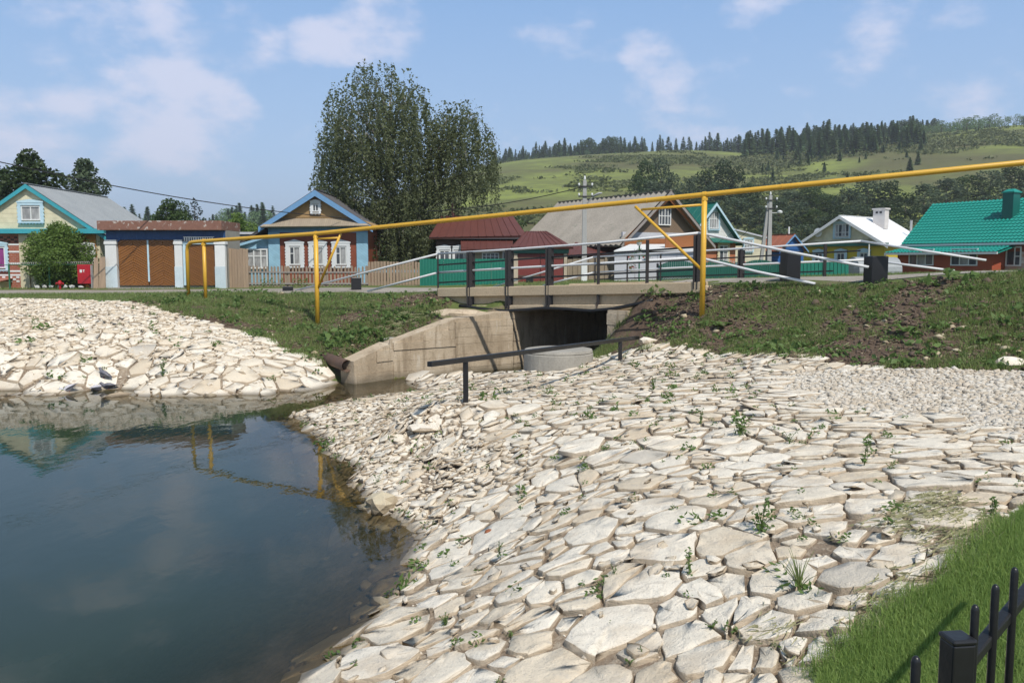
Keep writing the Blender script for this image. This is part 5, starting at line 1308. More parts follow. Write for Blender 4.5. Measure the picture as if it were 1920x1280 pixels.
def cells(pts, grid, cell, gap, rs):
    res = []
    for (x, y, r) in pts:
        R_ = r*1.12; k0 = rs.uniform(0, 6.28); nb = rs.choice((5, 6, 6, 7))
        poly = [(math.cos(k0+2*math.pi*i/nb)*R_*rs.uniform(.8, 1.12), math.sin(k0+2*math.pi*i/nb)*R_*rs.uniform(.8, 1.12)) for i in range(nb)]
        cx, cy = int(x//cell), int(y//cell); nbrs = []
        for i in (-2, -1, 0, 1, 2):
            for j in (-2, -1, 0, 1, 2):
                for (a, b, c) in grid.get((cx+i, cy+j), ()):
                    dx, dy = a-x, b-y; d2 = dx*dx+dy*dy
                    if 0 < d2 < (1.9*max(r, c))**2: nbrs.append((d2, dx, dy, c))
        nbrs.sort()
        for d2, dx, dy, c in nbrs:
            d = math.sqrt(d2); ux, uy = dx/d, dy/d
            lim = d*.5*(2*r/(r+c))-gap*.5*(.5+rs.random())
            lim = max(lim, .12*r); res_p = []; n = len(poly)
            for i in range(n):
                p = poly[i]; q = poly[(i+1) % n]; sp = p[0]*ux+p[1]*uy-lim; sq = q[0]*ux+q[1]*uy-lim
                if sp <= 0: res_p.append(p)
                if sp*sq < 0: t = sp/(sp-sq); res_p.append((p[0]+(q[0]-p[0])*t, p[1]+(q[1]-p[1])*t))
            poly = res_p
            if len(poly) < 3: break
        if len(poly) < 3: continue
        parts = [poly]
        if rs.random() < .38 and r > .2:                                  # some slabs are broken in two
            a = rs.uniform(0, math.pi); ux, uy = math.cos(a), math.sin(a); off = rs.uniform(-.18, .18)*r; parts = []
            for sg in (1, -1):
                out = []; n = len(poly)
                for i in range(n):
                    p = poly[i]; q = poly[(i+1) % n]; sp = sg*(p[0]*ux+p[1]*uy-off)+gap*.35; sq = sg*(q[0]*ux+q[1]*uy-off)+gap*.35
                    if sp <= 0: out.append(p)
                    if sp*sq < 0: t = sp/(sp-sq); out.append((p[0]+(q[0]-p[0])*t, p[1]+(q[1]-p[1])*t))
                if len(out) >= 3: parts.append(out)
        for pp in parts:
            mx = sum(p[0] for p in pp)/len(pp); my = sum(p[1] for p in pp)/len(pp)
            pp = [(p[0]-mx, p[1]-my) for p in pp]; rr = sum(math.hypot(*p) for p in pp)/len(pp)
            if rr > .05: res.append((x+mx, y+my, min(r, rr*2), pp))
    return res
def ragged(poly, rs, step, amp):
    out = []; n = len(poly)
    for i in range(n):
        p = poly[i]; q = poly[(i+1) % n]; L = math.hypot(q[0]-p[0], q[1]-p[1])
        if L < .012: continue
        k = max(1, min(5, int(L/step))); nx, ny = (q[1]-p[1])/L, -(q[0]-p[0])/L
        c = min(.18, rs.choice((.006, .012, .035))/L)                                          # knocked-off corner
        for j in range(k+1):
            t = c+(1-2*c)*j/k; a = rs.gauss(0, amp) if 0 < j < k else -abs(rs.gauss(0, amp*.8))
            out.append((p[0]+(q[0]-p[0])*t+nx*a, p[1]+(q[1]-p[1])*t+ny*a))
    return out
def slab(poly, gx_, gy_, rs, thick, tilt, up, fine, tz=(0, 0)):
    """vertices and triangles of one slab about its own centre, lying on a slope of gradient (gx_, gy_)"""
    n = len(poly); tx = gx_+rs.gauss(tz[0], tilt); ty = gy_+rs.gauss(tz[1], tilt)
    V = []; T = []; sh = rs.uniform(.002, .007)
    rings = [(1.0, -thick, 0), (1.02, -thick*.45, 0), (1.0, up-sh, 1), (.97, up, 1)]
    if fine: rings.append((.55, up+rs.uniform(-.006, .006), 1))
    for k, (f, h, top) in enumerate(rings):
        for (a, b) in poly:
            j = rs.gauss(0, .004 if top else .010); e = f*(1+rs.gauss(0, .012))
            V.append((a*e, b*e, a*e*tx+b*e*ty+h+(j if k != 3 else j*.7)))
    for k in range(len(rings)-1):
        for i in range(n):
            i2 = (i+1) % n; a, b, c, d = k*n+i, k*n+i2, (k+1)*n+i2, (k+1)*n+i; T += [(a, b, c), (a, c, d)]
    c = len(V); V.append((0, 0, up+rs.uniform(-.004, .010))); k = len(rings)-1
    for i in range(n): T.append((k*n+i, k*n+(i+1) % n, c))
    return V, T
def wind(poly):
    a = sum(p[0]*q[1]-q[0]*p[1] for p, q in zip(poly, poly[1:]+poly[:1])); return poly if a > 0 else poly[::-1]
def bed_sheet(name, poly, label_mat, lift=.002):
    """soil sheet lying on the ground under the stones"""
    P_ = np.array(poly); st = .3; xs = np.arange(P_[:, 0].min()-st, P_[:, 0].max()+st, st); ys = np.arange(P_[:, 1].min()-st, P_[:, 1].max()+st, st)
    X, Y = np.meshgrid(xs, ys); ins = in_poly(poly, X, Y) & (hz(X, Y) > -.35); Z = hz(X, Y, False)+lift; nx = len(xs)
    i = np.arange(nx-1)[None, :]; j = np.arange(len(ys)-1)[:, None]; a = (j*nx+i).ravel(); f = ins.ravel()
    a = a[f[a] & f[a+1] & f[a+nx] & f[a+nx+1]]; T = np.concatenate([np.stack([a, a+1, a+nx+1], -1), np.stack([a, a+nx+1, a+nx], -1)])
    used = np.unique(T); rm = np.zeros(X.size, int); rm[used] = np.arange(len(used))
    return tag(link(name, array_mesh(name, np.stack([X, Y, Z], -1).reshape(-1, 3)[used], rm[T], label_mat, True)), kind='structure')
def mk_dirt():
    m, nt, bs, _ = nodes_of('stone_bank_dirt'); p = position(nt)
    n1 = noise(nt, p, 1.6, 5, .6); n2 = noise(nt, p, 16, 6, .68); n3 = noise(nt, p, 60, 4)
    col = ramp(nt, n1, [(.35, (.17,.12,.08)), (.6, (.30,.235,.17)), (.75, (.36,.29,.21))])
    col = mixc(nt, maprange(nt, n2, .47, .62, 0, .75), col, (.44,.375,.29)); col = mixc(nt, maprange(nt, n3, .55, .7, 0, .6), col, (.12,.085,.055))
    nt.links.new(col, bs.inputs['Base Color']); bs.inputs['Roughness'].default_value = .95
    bump(nt, bs, mth(nt, 'ADD', n2, mth(nt, 'MULTIPLY', n3, .5)), .7, .03); return m
DIRT = mk_dirt()
def stone_bank(name, poly, rad, gap, seed, tries, sizes, avoid=(), tz=(0, 0), tiltk=1., fine_y=13, lawn_edge=None):
    rs = random.Random(seed); bank = bed_sheet(name, poly, DIRT)
    pts, grid, cell = scatter([poly], rad, seed, tries, avoid=avoid)
    cl = cells(pts, grid, cell, gap, rs)
    X = np.array([c[0] for c in cl]); Y = np.array([c[1] for c in cl]); Z = hz(X, Y, False); GX, GY = grad(X, Y)
    items = []
    for i, (x, y, r, poly_) in enumerate(cl):
        D = max(y, 1); px = 960+x/D*FPX; py = 490+(CAMZ-Z[i])/D*FPX
        vis = -60 < px < 1980 and 480 < py < 1340
        if Z[i] < -.22 or (not vis and abs(px-960) > 1500): continue
        A = abs(sum(p[0]*q[1]-q[0]*p[1] for p, q in zip(poly_, poly_[1:]+poly_[:1])))/2
        items.append((A*max(.05, (CAMZ-Z[i])/D)/D/D*(1 if vis else .001), i))
    items.sort(reverse=True); singles = set(i for _, i in items[:300]); BV = []; BT = []; BA = []; nb = 0
    for _, i in items:
        x, y, r, poly_ = cl[i]; fine = y < fine_y
        if lawn_edge is not None and in_poly(lawn_edge, [x+p[0] for p in poly_], [y+p[1] for p in poly_]).mean() > .6: continue
        pr = ragged(wind(poly_), rs, .10 if y < 9 else .16 if y < 14 else .24, .012 if y < 14 else .016)
        if len(pr) < 3: continue
        big = min(r/.4, 1.3); thick = .07+.07*big
        V, T = slab(pr, GX[i], GY[i], rs, thick, .024*tiltk*(1.8 if r < .24 else 1), rs.uniform(.008, .028)*big, fine, tz)
        tint = min(1, max(0, rs.gauss(.4, .3)))
        if i in singles:
            me = array_mesh('stone', V, T, M['stone'], False, {'tint': np.full(len(V), tint)})
            link('stone', me, bank, (x, y, Z[i]+.020))
        else:
            V = np.array(V)+np.array((x, y, Z[i]+.020)); BV.append(V); BT.append(np.array(T)+nb); BA.append(np.full(len(V), tint)); nb += len(V)
    if BV: tag(link('small_stones', array_mesh('small_stones', np.concatenate(BV), np.concatenate(BT), M['stone'], False, {'tint': np.concatenate(BA)}), bank), kind='stuff')
    return bank
def rad_near(x, y, g):
    r = np.clip(g.normal(.325, .10, x.size), .14, .47)
    rub = in_poly(RUBBLE, x, y); r = np.where(rub, np.clip(g.normal(.19, .05, x.size), .11, .34), r)
    z = hz(x, y); r = np.where((z < .25) & (y < 9), r*1.1, r)
    r = np.where((y > 15) & ~rub, r*.92, r)
    return r
BARE = poly_px([(775,858),(835,835),(885,855),(905,885),(860,925),(815,958),(775,945),(745,915)])
near_bank = stone_bank('stone_bank', STONES, rad_near, .020, 21, 60000, None, avoid=(GRAVEL, BARE), tz=(-.01, -.03), lawn_edge=LAWN)
def rad_left(x, y, g):
    up = np.clip((hz(x, y)-.75)/.7, 0, 1)
    return np.clip(g.normal(.50, .12, x.size), .26, .8)*(1-up)+np.clip(g.normal(.20, .05, x.size), .12, .32)*up
left_bank = stone_bank('stone_revetment', LSTONE, rad_left, .028, 33, 50000, None, tz=(0, -.02), tiltk=1.7, fine_y=0)

_ph = (1+5**.5)/2
ICO_V = np.array([(-1,_ph,0),(1,_ph,0),(-1,-_ph,0),(1,-_ph,0),(0,-1,_ph),(0,1,_ph),(0,-1,-_ph),(0,1,-_ph),(_ph,0,-1),(_ph,0,1),(-_ph,0,-1),(-_ph,0,1)])/math.hypot(1, _ph)
ICO_T = np.array([(0,11,5),(0,5,1),(0,1,7),(0,7,10),(0,10,11),(1,5,9),(5,11,4),(11,10,2),(10,7,6),(7,1,8),(3,9,4),(3,4,2),(3,2,6),(3,6,8),(3,8,9),(4,9,5),(2,4,11),(6,2,10),(8,6,7),(9,8,1)])
def pebbles(name, xy, size, mat, parent, seed, flat=.55, sink=.25):
    g = np.random.default_rng(seed); n = len(xy); s = size
    sc3 = np.stack([s*g.uniform(.7, 1.35, n), s*g.uniform(.6, 1.1, n), s*flat*g.uniform(.6, 1.3, n)], -1)
    V = ICO_V[None]*(1+g.normal(0, .17, (n, 12, 1)))*sc3[:, None, :]
    a, b = g.uniform(0, 6.28, n), g.normal(0, .35, n)
    ca, sa, cb, sb = np.cos(a), np.sin(a), np.cos(b), np.sin(b)
    x, y, z = V[..., 0], V[..., 1], V[..., 2]
    y, z = y*cb[:, None]-z*sb[:, None], y*sb[:, None]+z*cb[:, None]
    x, y = x*ca[:, None]-y*sa[:, None], x*sa[:, None]+y*ca[:, None]
    zz = hz(xy[:, 0], xy[:, 1])+s*flat*(1-sink*2)*.5
    V = np.stack([x+xy[:, 0:1], y+xy[:, 1:2], z+zz[:, None]], -1)
    T = (ICO_T[None]+np.arange(n)[:, None, None]*12)
    return tag(link(name, array_mesh(name, V.reshape(-1, 3), T.reshape(-1, 3), mat, False, {'tint': np.repeat(g.uniform(0, 1, n), 12)}), parent), kind='stuff')
def rand_in(polys, n, seed, avoid=()):
    g = np.random.default_rng(seed); P_ = np.array([p for q in polys for p in q]); lo, hi = P_.min(0), P_.max(0); res = []
    tot = 0
    while tot < n:
        c = g.uniform(lo, hi, (n*3, 2)); ok = np.zeros(len(c), bool)
        for q in polys: ok |= in_poly(q, c[:, 0], c[:, 1])
        for q in avoid: ok &= ~in_poly(q, c[:, 0], c[:, 1])
        c = c[ok]; res.append(c); tot += len(c)
    return np.concatenate(res)[:n]
g0 = np.random.default_rng(5)
gp = rand_in([GRAVEL], 26000, 6); pebbles('gravel_patch', gp, np.clip(g0.lognormal(-3.62, .36, len(gp)), .014, .075), M['gravel'], None, 7, .6)['kind'] = 'stuff'
cp = rand_in([STONES], 7000, 8, (GRAVEL,)); pebbles('stone_chips', cp, np.clip(g0.lognormal(-4.0, .45, len(cp)), .008, .05), M['stone'], near_bank, 9, .5)
rp = rand_in([RUBBLE], 4200, 10); pebbles('rubble', rp, np.clip(g0.lognormal(-3.5, .55, len(rp)), .012, .09), M['stone'], near_bank, 11, .5)
lp = rand_in([LSTONE], 9000, 12); lz = hz(lp[:, 0], lp[:, 1]); lp = lp[(lz > .55) | (g0.random(len(lp)) < .25)]
pebbles('stone_chips', lp, np.clip(g0.lognormal(-3.0, .4, len(lp)), .025, .13), M['stone'], left_bank, 13, .5)
def flakes():
    # thin broken chips and shards lying loose over the slabs
    rs = random.Random(77); xy = np.concatenate([rand_in([STONES], 620, 78, (GRAVEL, LAWN)), rand_in([RUBBLE], 700, 79)]); Z = hz(xy[:, 0], xy[:, 1], False); GX, GY = grad(xy[:, 0], xy[:, 1]); V_ = []; T_ = []; A_ = []; nb = 0
    for i, (x, y) in enumerate(xy):
        n = rs.choice((4, 5, 5, 6)); k0 = rs.uniform(0, 6.28); R_ = rs.lognormvariate(-2.75, .42); st = rs.uniform(.45, 1); ca, sa = math.cos(k0), math.sin(k0); po = []
        for j in range(n):
            a = 2*math.pi*(j+rs.uniform(-.28, .28))/n; u, v = math.cos(a)*R_*rs.uniform(.7, 1.2), math.sin(a)*R_*st*rs.uniform(.7, 1.2); po.append((u*ca-v*sa, u*sa+v*ca))
        V, T = slab(wind(po), GX[i], GY[i], rs, rs.uniform(.012, .03), .16, 0, False)
        V_.append(np.array(V)+np.array((x, y, Z[i]+.055))); T_.append(np.array(T)+nb); A_.append(np.full(len(V), rs.random())); nb += len(V)
    tag(link('stone_flakes', array_mesh('stone_flakes', np.concatenate(V_), np.concatenate(T_), M['stone'], False, {'tint': np.concatenate(A_)}), near_bank), kind='stuff')
flakes()
def bed_stones():
    # stones lying in the shallows along the shore
    pts = []
    for a, b in zip(SHORE, SHORE[1:]):
        for k in range(7):
            t = random.random(); q = GZ(a[0]+(b[0]-a[0])*t, a[1]+(b[1]-a[1])*t, 0); pts.append((q.x-abs(random.gauss(0, .30)), q.y+random.gauss(0, .2)))
    for a, b in zip(SHORE2, SHORE2[1:]):
        for k in range(10):
            t = random.random(); q = GZ(a[0]+(b[0]-a[0])*t, a[1]+(b[1]-a[1])*t, 0); pts.append((q.x, q.y-abs(random.gauss(0, .3))))
    pts = np.array(pts); pebbles('submerged_stones', pts, np.clip(g0.lognormal(-2.5, .4, len(pts)), .04, .16), M['oldstone'], None, 15, .4, .6)
bed_stones()
for (px, py, sx, sy, sz, lab, mt) in [(717,952,.24,.18,.13,'rounded yellowish rock sitting alone at the water edge','oldstone'),(1478,352,0,0,0,'',''),(800,803,.26,.16,.07,'broad flat pale slab lying proud below the low rail','stone'),
                                  (1896,684,.20,.15,.13,'pale rock at the foot of the right slope above the gravel','stone'),(1216,642,.2,.14,.12,'pinkish pale rock beside the low rail end','stone'),(920,998,.052,.05,.045,'small round rust orange stone on the slabs','')]:
    if not sx: continue
    q = RT(px, py+3); lump('rock', (q.x, q.y, q.z+sz*.3), sx, sy, sz, M[mt] if mt else mk('rust_orange_stone', (.30,.10,.04), (.2,.07,.03), 12, .8), px, lab, 'rock', n=2)

# ------------------------------------------------------------------ grass
def blades(name, xy, h, w, lean, mat, seed, parent=None, segs=2, zoff=0., cut=True):
    g = np.random.default_rng(seed); n = len(xy); z = hz(xy[:, 0], xy[:, 1], cut)+zoff
    a = g.uniform(0, 2*math.pi, n); d = g.uniform(0, 2*math.pi, n); ln = h*np.abs(g.normal(0, lean, n)); hh = h*g.uniform(.55, 1.2, n)
    ex, ey = np.cos(a)*w/2, np.sin(a)*w/2; dx, dy = np.cos(d)*ln, np.sin(d)*ln
    x, y = xy[:, 0], xy[:, 1]
    if segs == 1:
        V = np.stack([np.stack([x-ex, y-ey, z-.01], -1), np.stack([x+ex, y+ey, z-.01], -1), np.stack([x+dx, y+dy, z+hh], -1)], 1)
        T = np.arange(3*n).reshape(n, 3)
    else:
        mx, my, mz = x+dx*.32, y+dy*.32, z+hh*.62
        V = np.stack([np.stack([x-ex, y-ey, z-.01], -1), np.stack([x+ex, y+ey, z-.01], -1), np.stack([mx+ex*.8, my+ey*.8, mz], -1), np.stack([mx-ex*.8, my-ey*.8, mz], -1), np.stack([x+dx, y+dy, z+hh*np.maximum(.55, 1-.4*(ln/np.maximum(hh, .001))**2)], -1)], 1)
        b = np.arange(n)[:, None]*5; T = np.concatenate([b+np.array([[0, 1, 2]]), b+np.array([[0, 2, 3]]), b+np.array([[3, 2, 4]])])
    return tag(link(name, array_mesh(name, V.reshape(-1, 3), T, mat), parent), kind='stuff')
def fbm(x, y, f, seed):
    g = np.random.default_rng(seed); out = 0; amp = 1; tot = 0
    for o in range(4):
        for k in range(3):
            a = g.uniform(0, 6.28); ph = g.uniform(0, 6.28); ff = f*2**o*g.uniform(.7, 1.3)
            out = out+amp*np.sin((x*math.cos(a)+y*math.sin(a))*ff+ph+1.3*np.sin((x*math.sin(a)-y*math.cos(a))*ff*.7+ph*2)); tot += amp
        amp *= .6
    return out/tot*2
LAWNV = LAWN[:6]+[(3.9,6.4),(1.25,1.75),(.9,3)]
lx = rand_in([LAWNV], 110000, 20); D_ = lx[:, 1]; ax_ = np.abs(lx[:, 0]/np.maximum(D_, .5)); lx = lx[(ax_ < .66) & (D_ > 1.5) & (g0.random(len(lx)) < np.clip(4.6/np.maximum(D_, 1), .5, 1))]
def build_lawn():
    st = .12; P_ = np.array(LAWN); xs = np.arange(P_[:, 0].min(), P_[:, 0].max(), st); ys = np.arange(P_[:, 1].min(), P_[:, 1].max(), st); X, Y = np.meshgrid(xs, ys); ins = in_poly(LAWN, X, Y).ravel(); nx = len(xs)
    i = np.arange(nx-1)[None, :]; j = np.arange(len(ys)-1)[:, None]; a = (j*nx+i).ravel(); a = a[ins[a] & ins[a+1] & ins[a+nx] & ins[a+nx+1]]
    Z = hz(X, Y)+.062; T = np.concatenate([np.stack([a, a+1, a+nx+1], -1), np.stack([a, a+nx+1, a+nx], -1)]); used = np.unique(T); rm = np.zeros(X.size, int); rm[used] = np.arange(len(used))
    m, nt, bs, _ = nodes_of('turf'); n2 = noise(nt, position(nt), 30, 5); nt.links.new(ramp(nt, n2, [(.3, (.05,.065,.022)), (.7, (.10,.12,.045))]), bs.inputs['Base Color']); bs.inputs['Roughness'].default_value = .95
    o = tag(link('lawn', array_mesh('lawn', np.stack([X, Y, Z], -1).reshape(-1, 3)[used], rm[T], m, True)), kind='structure')
    blades('lawn_grass', lx, g0.uniform(.045, .095, len(lx)), .0042, .5, M['grassblade'], 21, o, zoff=.055)
build_lawn()
def ragged_edge():
    pts = []
    for (ax_, ay_), (bx_, by_) in zip(LAWN[:5], LAWN[1:6]):
        n = int(2600*math.hypot(bx_-ax_, by_-ay_)); t = g0.random(n); o = g0.normal(0, .07, n); L_ = math.hypot(bx_-ax_, by_-ay_)
        pts.append(np.stack([ax_+(bx_-ax_)*t-(by_-ay_)/L_*o, ay_+(by_-ay_)*t+(bx_-ax_)/L_*o], -1))
    pts = np.concatenate(pts); f = fbm(pts[:, 0], pts[:, 1], 5, 12); pts = pts[f > -.25]
    blades('lawn_edge_grass', pts, g0.uniform(.05, .13, len(pts)), .0042, .75, M['grassblade'], 24, None, zoff=.035)
    dry = pts[g0.random(len(pts)) < .10]; blades('dry_edge_grass', dry, g0.uniform(.07, .15, len(dry)), .0035, .9, M['straw'], 25, None, zoff=.04)
ragged_edge()
ed = lx[g0.random(len(lx)) < .06]
# thatch: dry clippings lying over the slabs along the lawn edge
tp = poly_px([(1250,1280),(1420,1190),(1440,1090),(1560,1010),(1680,960),(1800,905),(1935,890),(1935,975),(1850,1040),(1780,1108),(1680,1172),(1560,1270)])
th = rand_in([tp], 7000, 22); f_ = fbm(th[:, 0], th[:, 1], 2.6, 3); th = th[f_ > -.1+1.1*g0.random(len(th))]
def clippings(name, xy, L, mat, seed, parent, lift):
    g = np.random.default_rng(seed); n = len(xy); a = g.normal(.2, .8, n); l = L*g.uniform(.5, 1.3, n)/2; dx, dy = np.cos(a)*l, np.sin(a)*l
    z = hz(xy[:, 0], xy[:, 1])+lift*g.uniform(.7, 1.25, n); gx_, gy_ = grad(xy[:, 0], xy[:, 1]); w = .0008
    x, y = xy[:, 0], xy[:, 1]; ax, ay = -np.sin(a)*w, np.cos(a)*w; dz = dx*gx_+dy*gy_
    V = np.stack([np.stack([x-dx-ax, y-dy-ay, z-dz], -1), np.stack([x-dx+ax, y-dy+ay, z-dz], -1), np.stack([x+dx+ax, y+dy+ay, z+dz+g.uniform(-.01, .02, n)], -1), np.stack([x+dx-ax, y+dy-ay, z+dz+.002], -1)], 1)
    b = np.arange(n)[:, None]*4; T = np.concatenate([b+np.array([[0, 1, 2]]), b+np.array([[0, 2, 3]])])
    return tag(link(name, array_mesh(name, V.reshape(-1, 3), T, mat), parent), kind='stuff')
clippings('dry_clippings', th, .075, M['straw'], 23, None, .052)
# banks: short patchy grass with bare soil between
def bank_grass(polys, n, seed, name, thr=-.34):
    xy = rand_in(polys, n, seed); f = fbm(xy[:, 0], xy[:, 1], 1.1, 8)+.6*fbm(xy[:, 0], xy[:, 1], 5, 9)
    return xy[f > thr+.4*np.random.default_rng(seed).random(n)]
br = bank_grass([SLOPE_R, CORNER], 66000, 30, ''); blades('bank_grass', br, g0.uniform(.05, .13, len(br)), .016, .6, M['slopegrass'], 31, segs=1)
bl = bank_grass([SLOPE_L], 56000, 32, '', -.62); blades('bank_grass', bl, g0.uniform(.06, .16, len(bl)), .02, .6, M['slopegrass'], 33, segs=1)
vp = poly_px([(0,562),(230,566),(330,553),(330,549),(0,552)]); vg = rand_in([vp, [(-24,34.5),(-12,34.5),(-12,36.2),(-24,36.2)]], 9000, 34); blades('verge_grass', vg, g0.uniform(.04, .10, len(vg)), .022, .6, M['slopegrass'], 35, segs=1)
yg = rand_in([[tuple(BR(-2, 7.3).xy), tuple(BR(14, 7.3).xy), (26, 34), (18, 40), (-4, 38)]], 12000, 36); blades('verge_grass', yg, g0.uniform(.05, .14, len(yg)), .025, .6, M['slopegrass'], 37, segs=1)

def leaf_quads(c, L, W, seed, droop=.0, up=None):
    """numpy leaf blades (two triangles, folded) with random headings about centres c"""
    g = np.random.default_rng(seed); n = len(c)
    d = g.normal(0, 1, (n, 3)); d[:, 2] = d[:, 2]*.6-droop; d /= np.linalg.norm(d, axis=1)[:, None]
    e = np.cross(d, g.normal(0, 1, (n, 3))); e /= np.linalg.norm(e, axis=1)[:, None]
    L = np.broadcast_to(L, (n,))[:, None]*g.uniform(.7, 1.25, (n, 1)); W = np.broadcast_to(W, (n,))[:, None]*g.uniform(.7, 1.2, (n, 1))
    nr = np.cross(d, e)
    V = np.stack([c-d*L/2, c+e*W/2+nr*W*.12, c+d*L/2, c-e*W/2+nr*W*.12], 1)
    b = np.arange(n)[:, None]*4; T = np.concatenate([b+np.array([[0, 1, 2]]), b+np.array([[0, 2, 3]])])
    return V.reshape(-1, 3), T
def weeds(name, xy, seed, nleaf, spread, hgt, L, W, mat, parent=None):
    g = np.random.default_rng(seed); n = len(xy); k = nleaf
    c = np.repeat(np.c_[xy, hz(xy[:, 0], xy[:, 1])], k, 0); s = np.repeat(g.lognormal(0, .35, n), k)
    a = g.uniform(0, 6.28, n*k); r = np.sqrt(g.random(n*k))*spread*s
    c[:, 0] += np.cos(a)*r; c[:, 1] += np.sin(a)*r; c[:, 2] += g.random(n*k)*hgt*s*(1.1-r/(spread*s+1e-6)*.7)+.02
    V, T = leaf_quads(c, L*s, W*s, seed+1)
    return tag(link(name, array_mesh(name, V, T, mat), parent), kind='stuff')
SOIL = mk('dark_soil_clod', (.14,.098,.07), (.075,.052,.038), 6, .95, .5, 30)
for k_, pl in enumerate((SLOPE_R, SLOPE_L)):
    cd = rand_in([pl], 5200, 60+k_); pebbles('soil_clods', cd, np.clip(g0.lognormal(-3.6, .5, len(cd)), .01, .10), SOIL, None, 62+k_, .6, .3)
cs = rand_in([SLOPE_R, SLOPE_L], 420, 64); pebbles('scattered_stones', cs, np.clip(g0.lognormal(-3.3, .5, len(cs)), .015, .10), M['oldstone'], None, 65, .5)
cs = rand_in([SLOPE_R, SLOPE_L], 2600, 66); clippings('dry_grass', cs, .14, M['straw'], 67, None, .04)
wr = rand_in([SLOPE_R], 260, 40); weeds('bank_weeds', wr, 41, 20, .15, .09, .075, .045, M['weedleaf'])
wl = np.concatenate([rand_in([SLOPE_L], 170, 42), rand_in([poly_px([(600,690),(664,676),(712,652),(800,625),(790,600),(700,590),(620,640)])], 60, 43)]); weeds('bank_weeds', wl, 44, 22, .18, .13, .08, .05, M['weedleaf'])
ws = rand_in([STONES], 380, 45, (GRAVEL,)); weeds('crevice_weeds', ws, 46, 18, .055, .08, .042, .018, M['weedleaf'])
ws = rand_in([LSTONE], 60, 47); weeds('crevice_weeds', ws, 48, 14, .09, .10, .07, .035, M['weedleaf'])
sh = []
for a, b in zip(SHORE[4:], SHORE[5:]):
    for k in range(2): t = random.random(); q = GZ(a[0]+(b[0]-a[0])*t, a[1]+(b[1]-a[1])*t, 0); sh.append((q.x+.12, q.y))
weeds('shore_weeds', np.array(sh), 49, 24, .10, .07, .05, .02, M['weedleaf'])

# single weeds one could point at
def single_weed(px, py, kind, h, label):
    q = RT(px, py); D = q.y; r = thing('weed', label, 'weed', (q.x, q.y, q.z+.02)); rs = random.Random(px)
    s = MB(); lv = []
    n = {'bushy': 7, 'grass': 26, 'rosette': 3, 'tall': 3}[kind]
    for i in range(n):
        a = rs.uniform(0, 6.28); ln = rs.uniform(.05, .5 if kind != 'tall' else .15)*h; hh = h*rs.uniform(.55, 1); p = [(0, 0, -.05)]
        for k in range(1, 5): t = k/4; p.append((math.cos(a)*ln*t*t, math.sin(a)*ln*t*t, hh*t))
        s.tube(p, [.0035*h/.3+.001]*2+[.0025]*2+[.001], 4)
        if kind != 'grass':
            for k in range(20 if kind != 'rosette' else 14):
                t = rs.uniform(.12, 1); w = h*.17*(1.1-t) if kind != 'tall' else h*.05
                lv.append((math.cos(a)*ln*t*t+rs.gauss(0, w), math.sin(a)*ln*t*t+rs.gauss(0, w), hh*t))
    s.build('stem', M['slopegrass' if kind == 'grass' else 'weedleaf'], r)
    if lv:
        V, T = leaf_quads(np.array(lv), h*.16, h*.065, px); tag(link('leaves', array_mesh('leaves', V, T, M['weedleaf']), r), kind='stuff')
for a in [(1428,1004,'bushy',.27,'bushy fern green weed standing alone among the slabs'),(1498,1122,'grass',.30,'spreading clump of long grass stems between the slabs'),(1388,822,'bushy',.30,'tall leafy weed beside the reddish earth patch'),
          (1292,1090,'tall',.22,'thin grey green weed stem between two big slabs'),(1620,880,'tall',.34,'pale dry weed stalk below the gravel'),(1225,735,'tall',.26,'slender weed left of the gravel patch'),(1314,800,'tall',.22,'short weed on the reddish earth patch'),
          (935,1040,'rosette',.12,'low green weed spilling along a slab edge near the water'),(1152,1085,'rosette',.10,'fern-like rosette under a large slab'),(835,1180,'bushy',.12,'pale feathery weed near the lower shore'),
          (708,912,'rosette',.20,'bright green tuft on the shoreline above the lone rock'),(655,880,'rosette',.18,'green tuft on the shoreline opposite the yellow reflection'),(1860,985,'tall',.22,'tall leafy weed near the upper lawn edge'),(1480,838,'rosette',.20,'spreading green weed below the gravel corner'),
          (1335,1190,'bushy',.10,'small leafy weed in the bottom slabs'),(1670,890,'rosette',.16,'leafy tuft on the slabs right of the dry stalk'),(155,684,'rosette',.28,'round green weed on the far stone bank left of the pigeons'),(305,708,'tall',.5,'upright weed on the far stone bank above the water'),
          (62,612,'rosette',.25,'low dark weed near the top of the far stone bank'),(1205,1240,'rosette',.10,'fine green tuft at the bottom of the slabs')]: single_weed(*a)
def burdock(px, py, sz, label):
    q = RT(px, py); r = thing('burdock', label, 'plant', tuple(q)); rs = random.Random(px+py)
    for i in range(9):
        a = rs.uniform(0, 6.28); L = sz*rs.uniform(.6, 1); up = rs.uniform(.15, .6)*L; w = L*.36; d = Vector((math.cos(a), math.sin(a), 0)); e = Vector((-d.y, d.x, 0)); m = MB()
        p = [d*.03*L, d*L*.45+e*w+Vector((0,0,up)), d*L*.8+e*w*.6+Vector((0,0,up*.95)), d*L+Vector((0,0,up*.7)), d*L*.8-e*w*.6+Vector((0,0,up*.95)), d*L*.45-e*w+Vector((0,0,up)), d*L*.55+Vector((0,0,up*.82))]
        m.add(p, [(0,1,6),(1,2,6),(2,3,6),(3,4,6),(4,5,6),(5,0,6)]); m.build('leaf', M['weedleaf'], r)
burdock(752,600,.32,'broad-leaved burdock on the left bank above the wing wall'); burdock(1352,612,.3,'small burdock on the right slope beside the yellow post'); burdock(1700,626,.3,'pale leaved burdock in the middle of the right slope'); burdock(1850,640,.28,'burdock low on the right slope near the brown soil')
burdock(640,640,.35,'burdock above the mouth of the drain pipe')
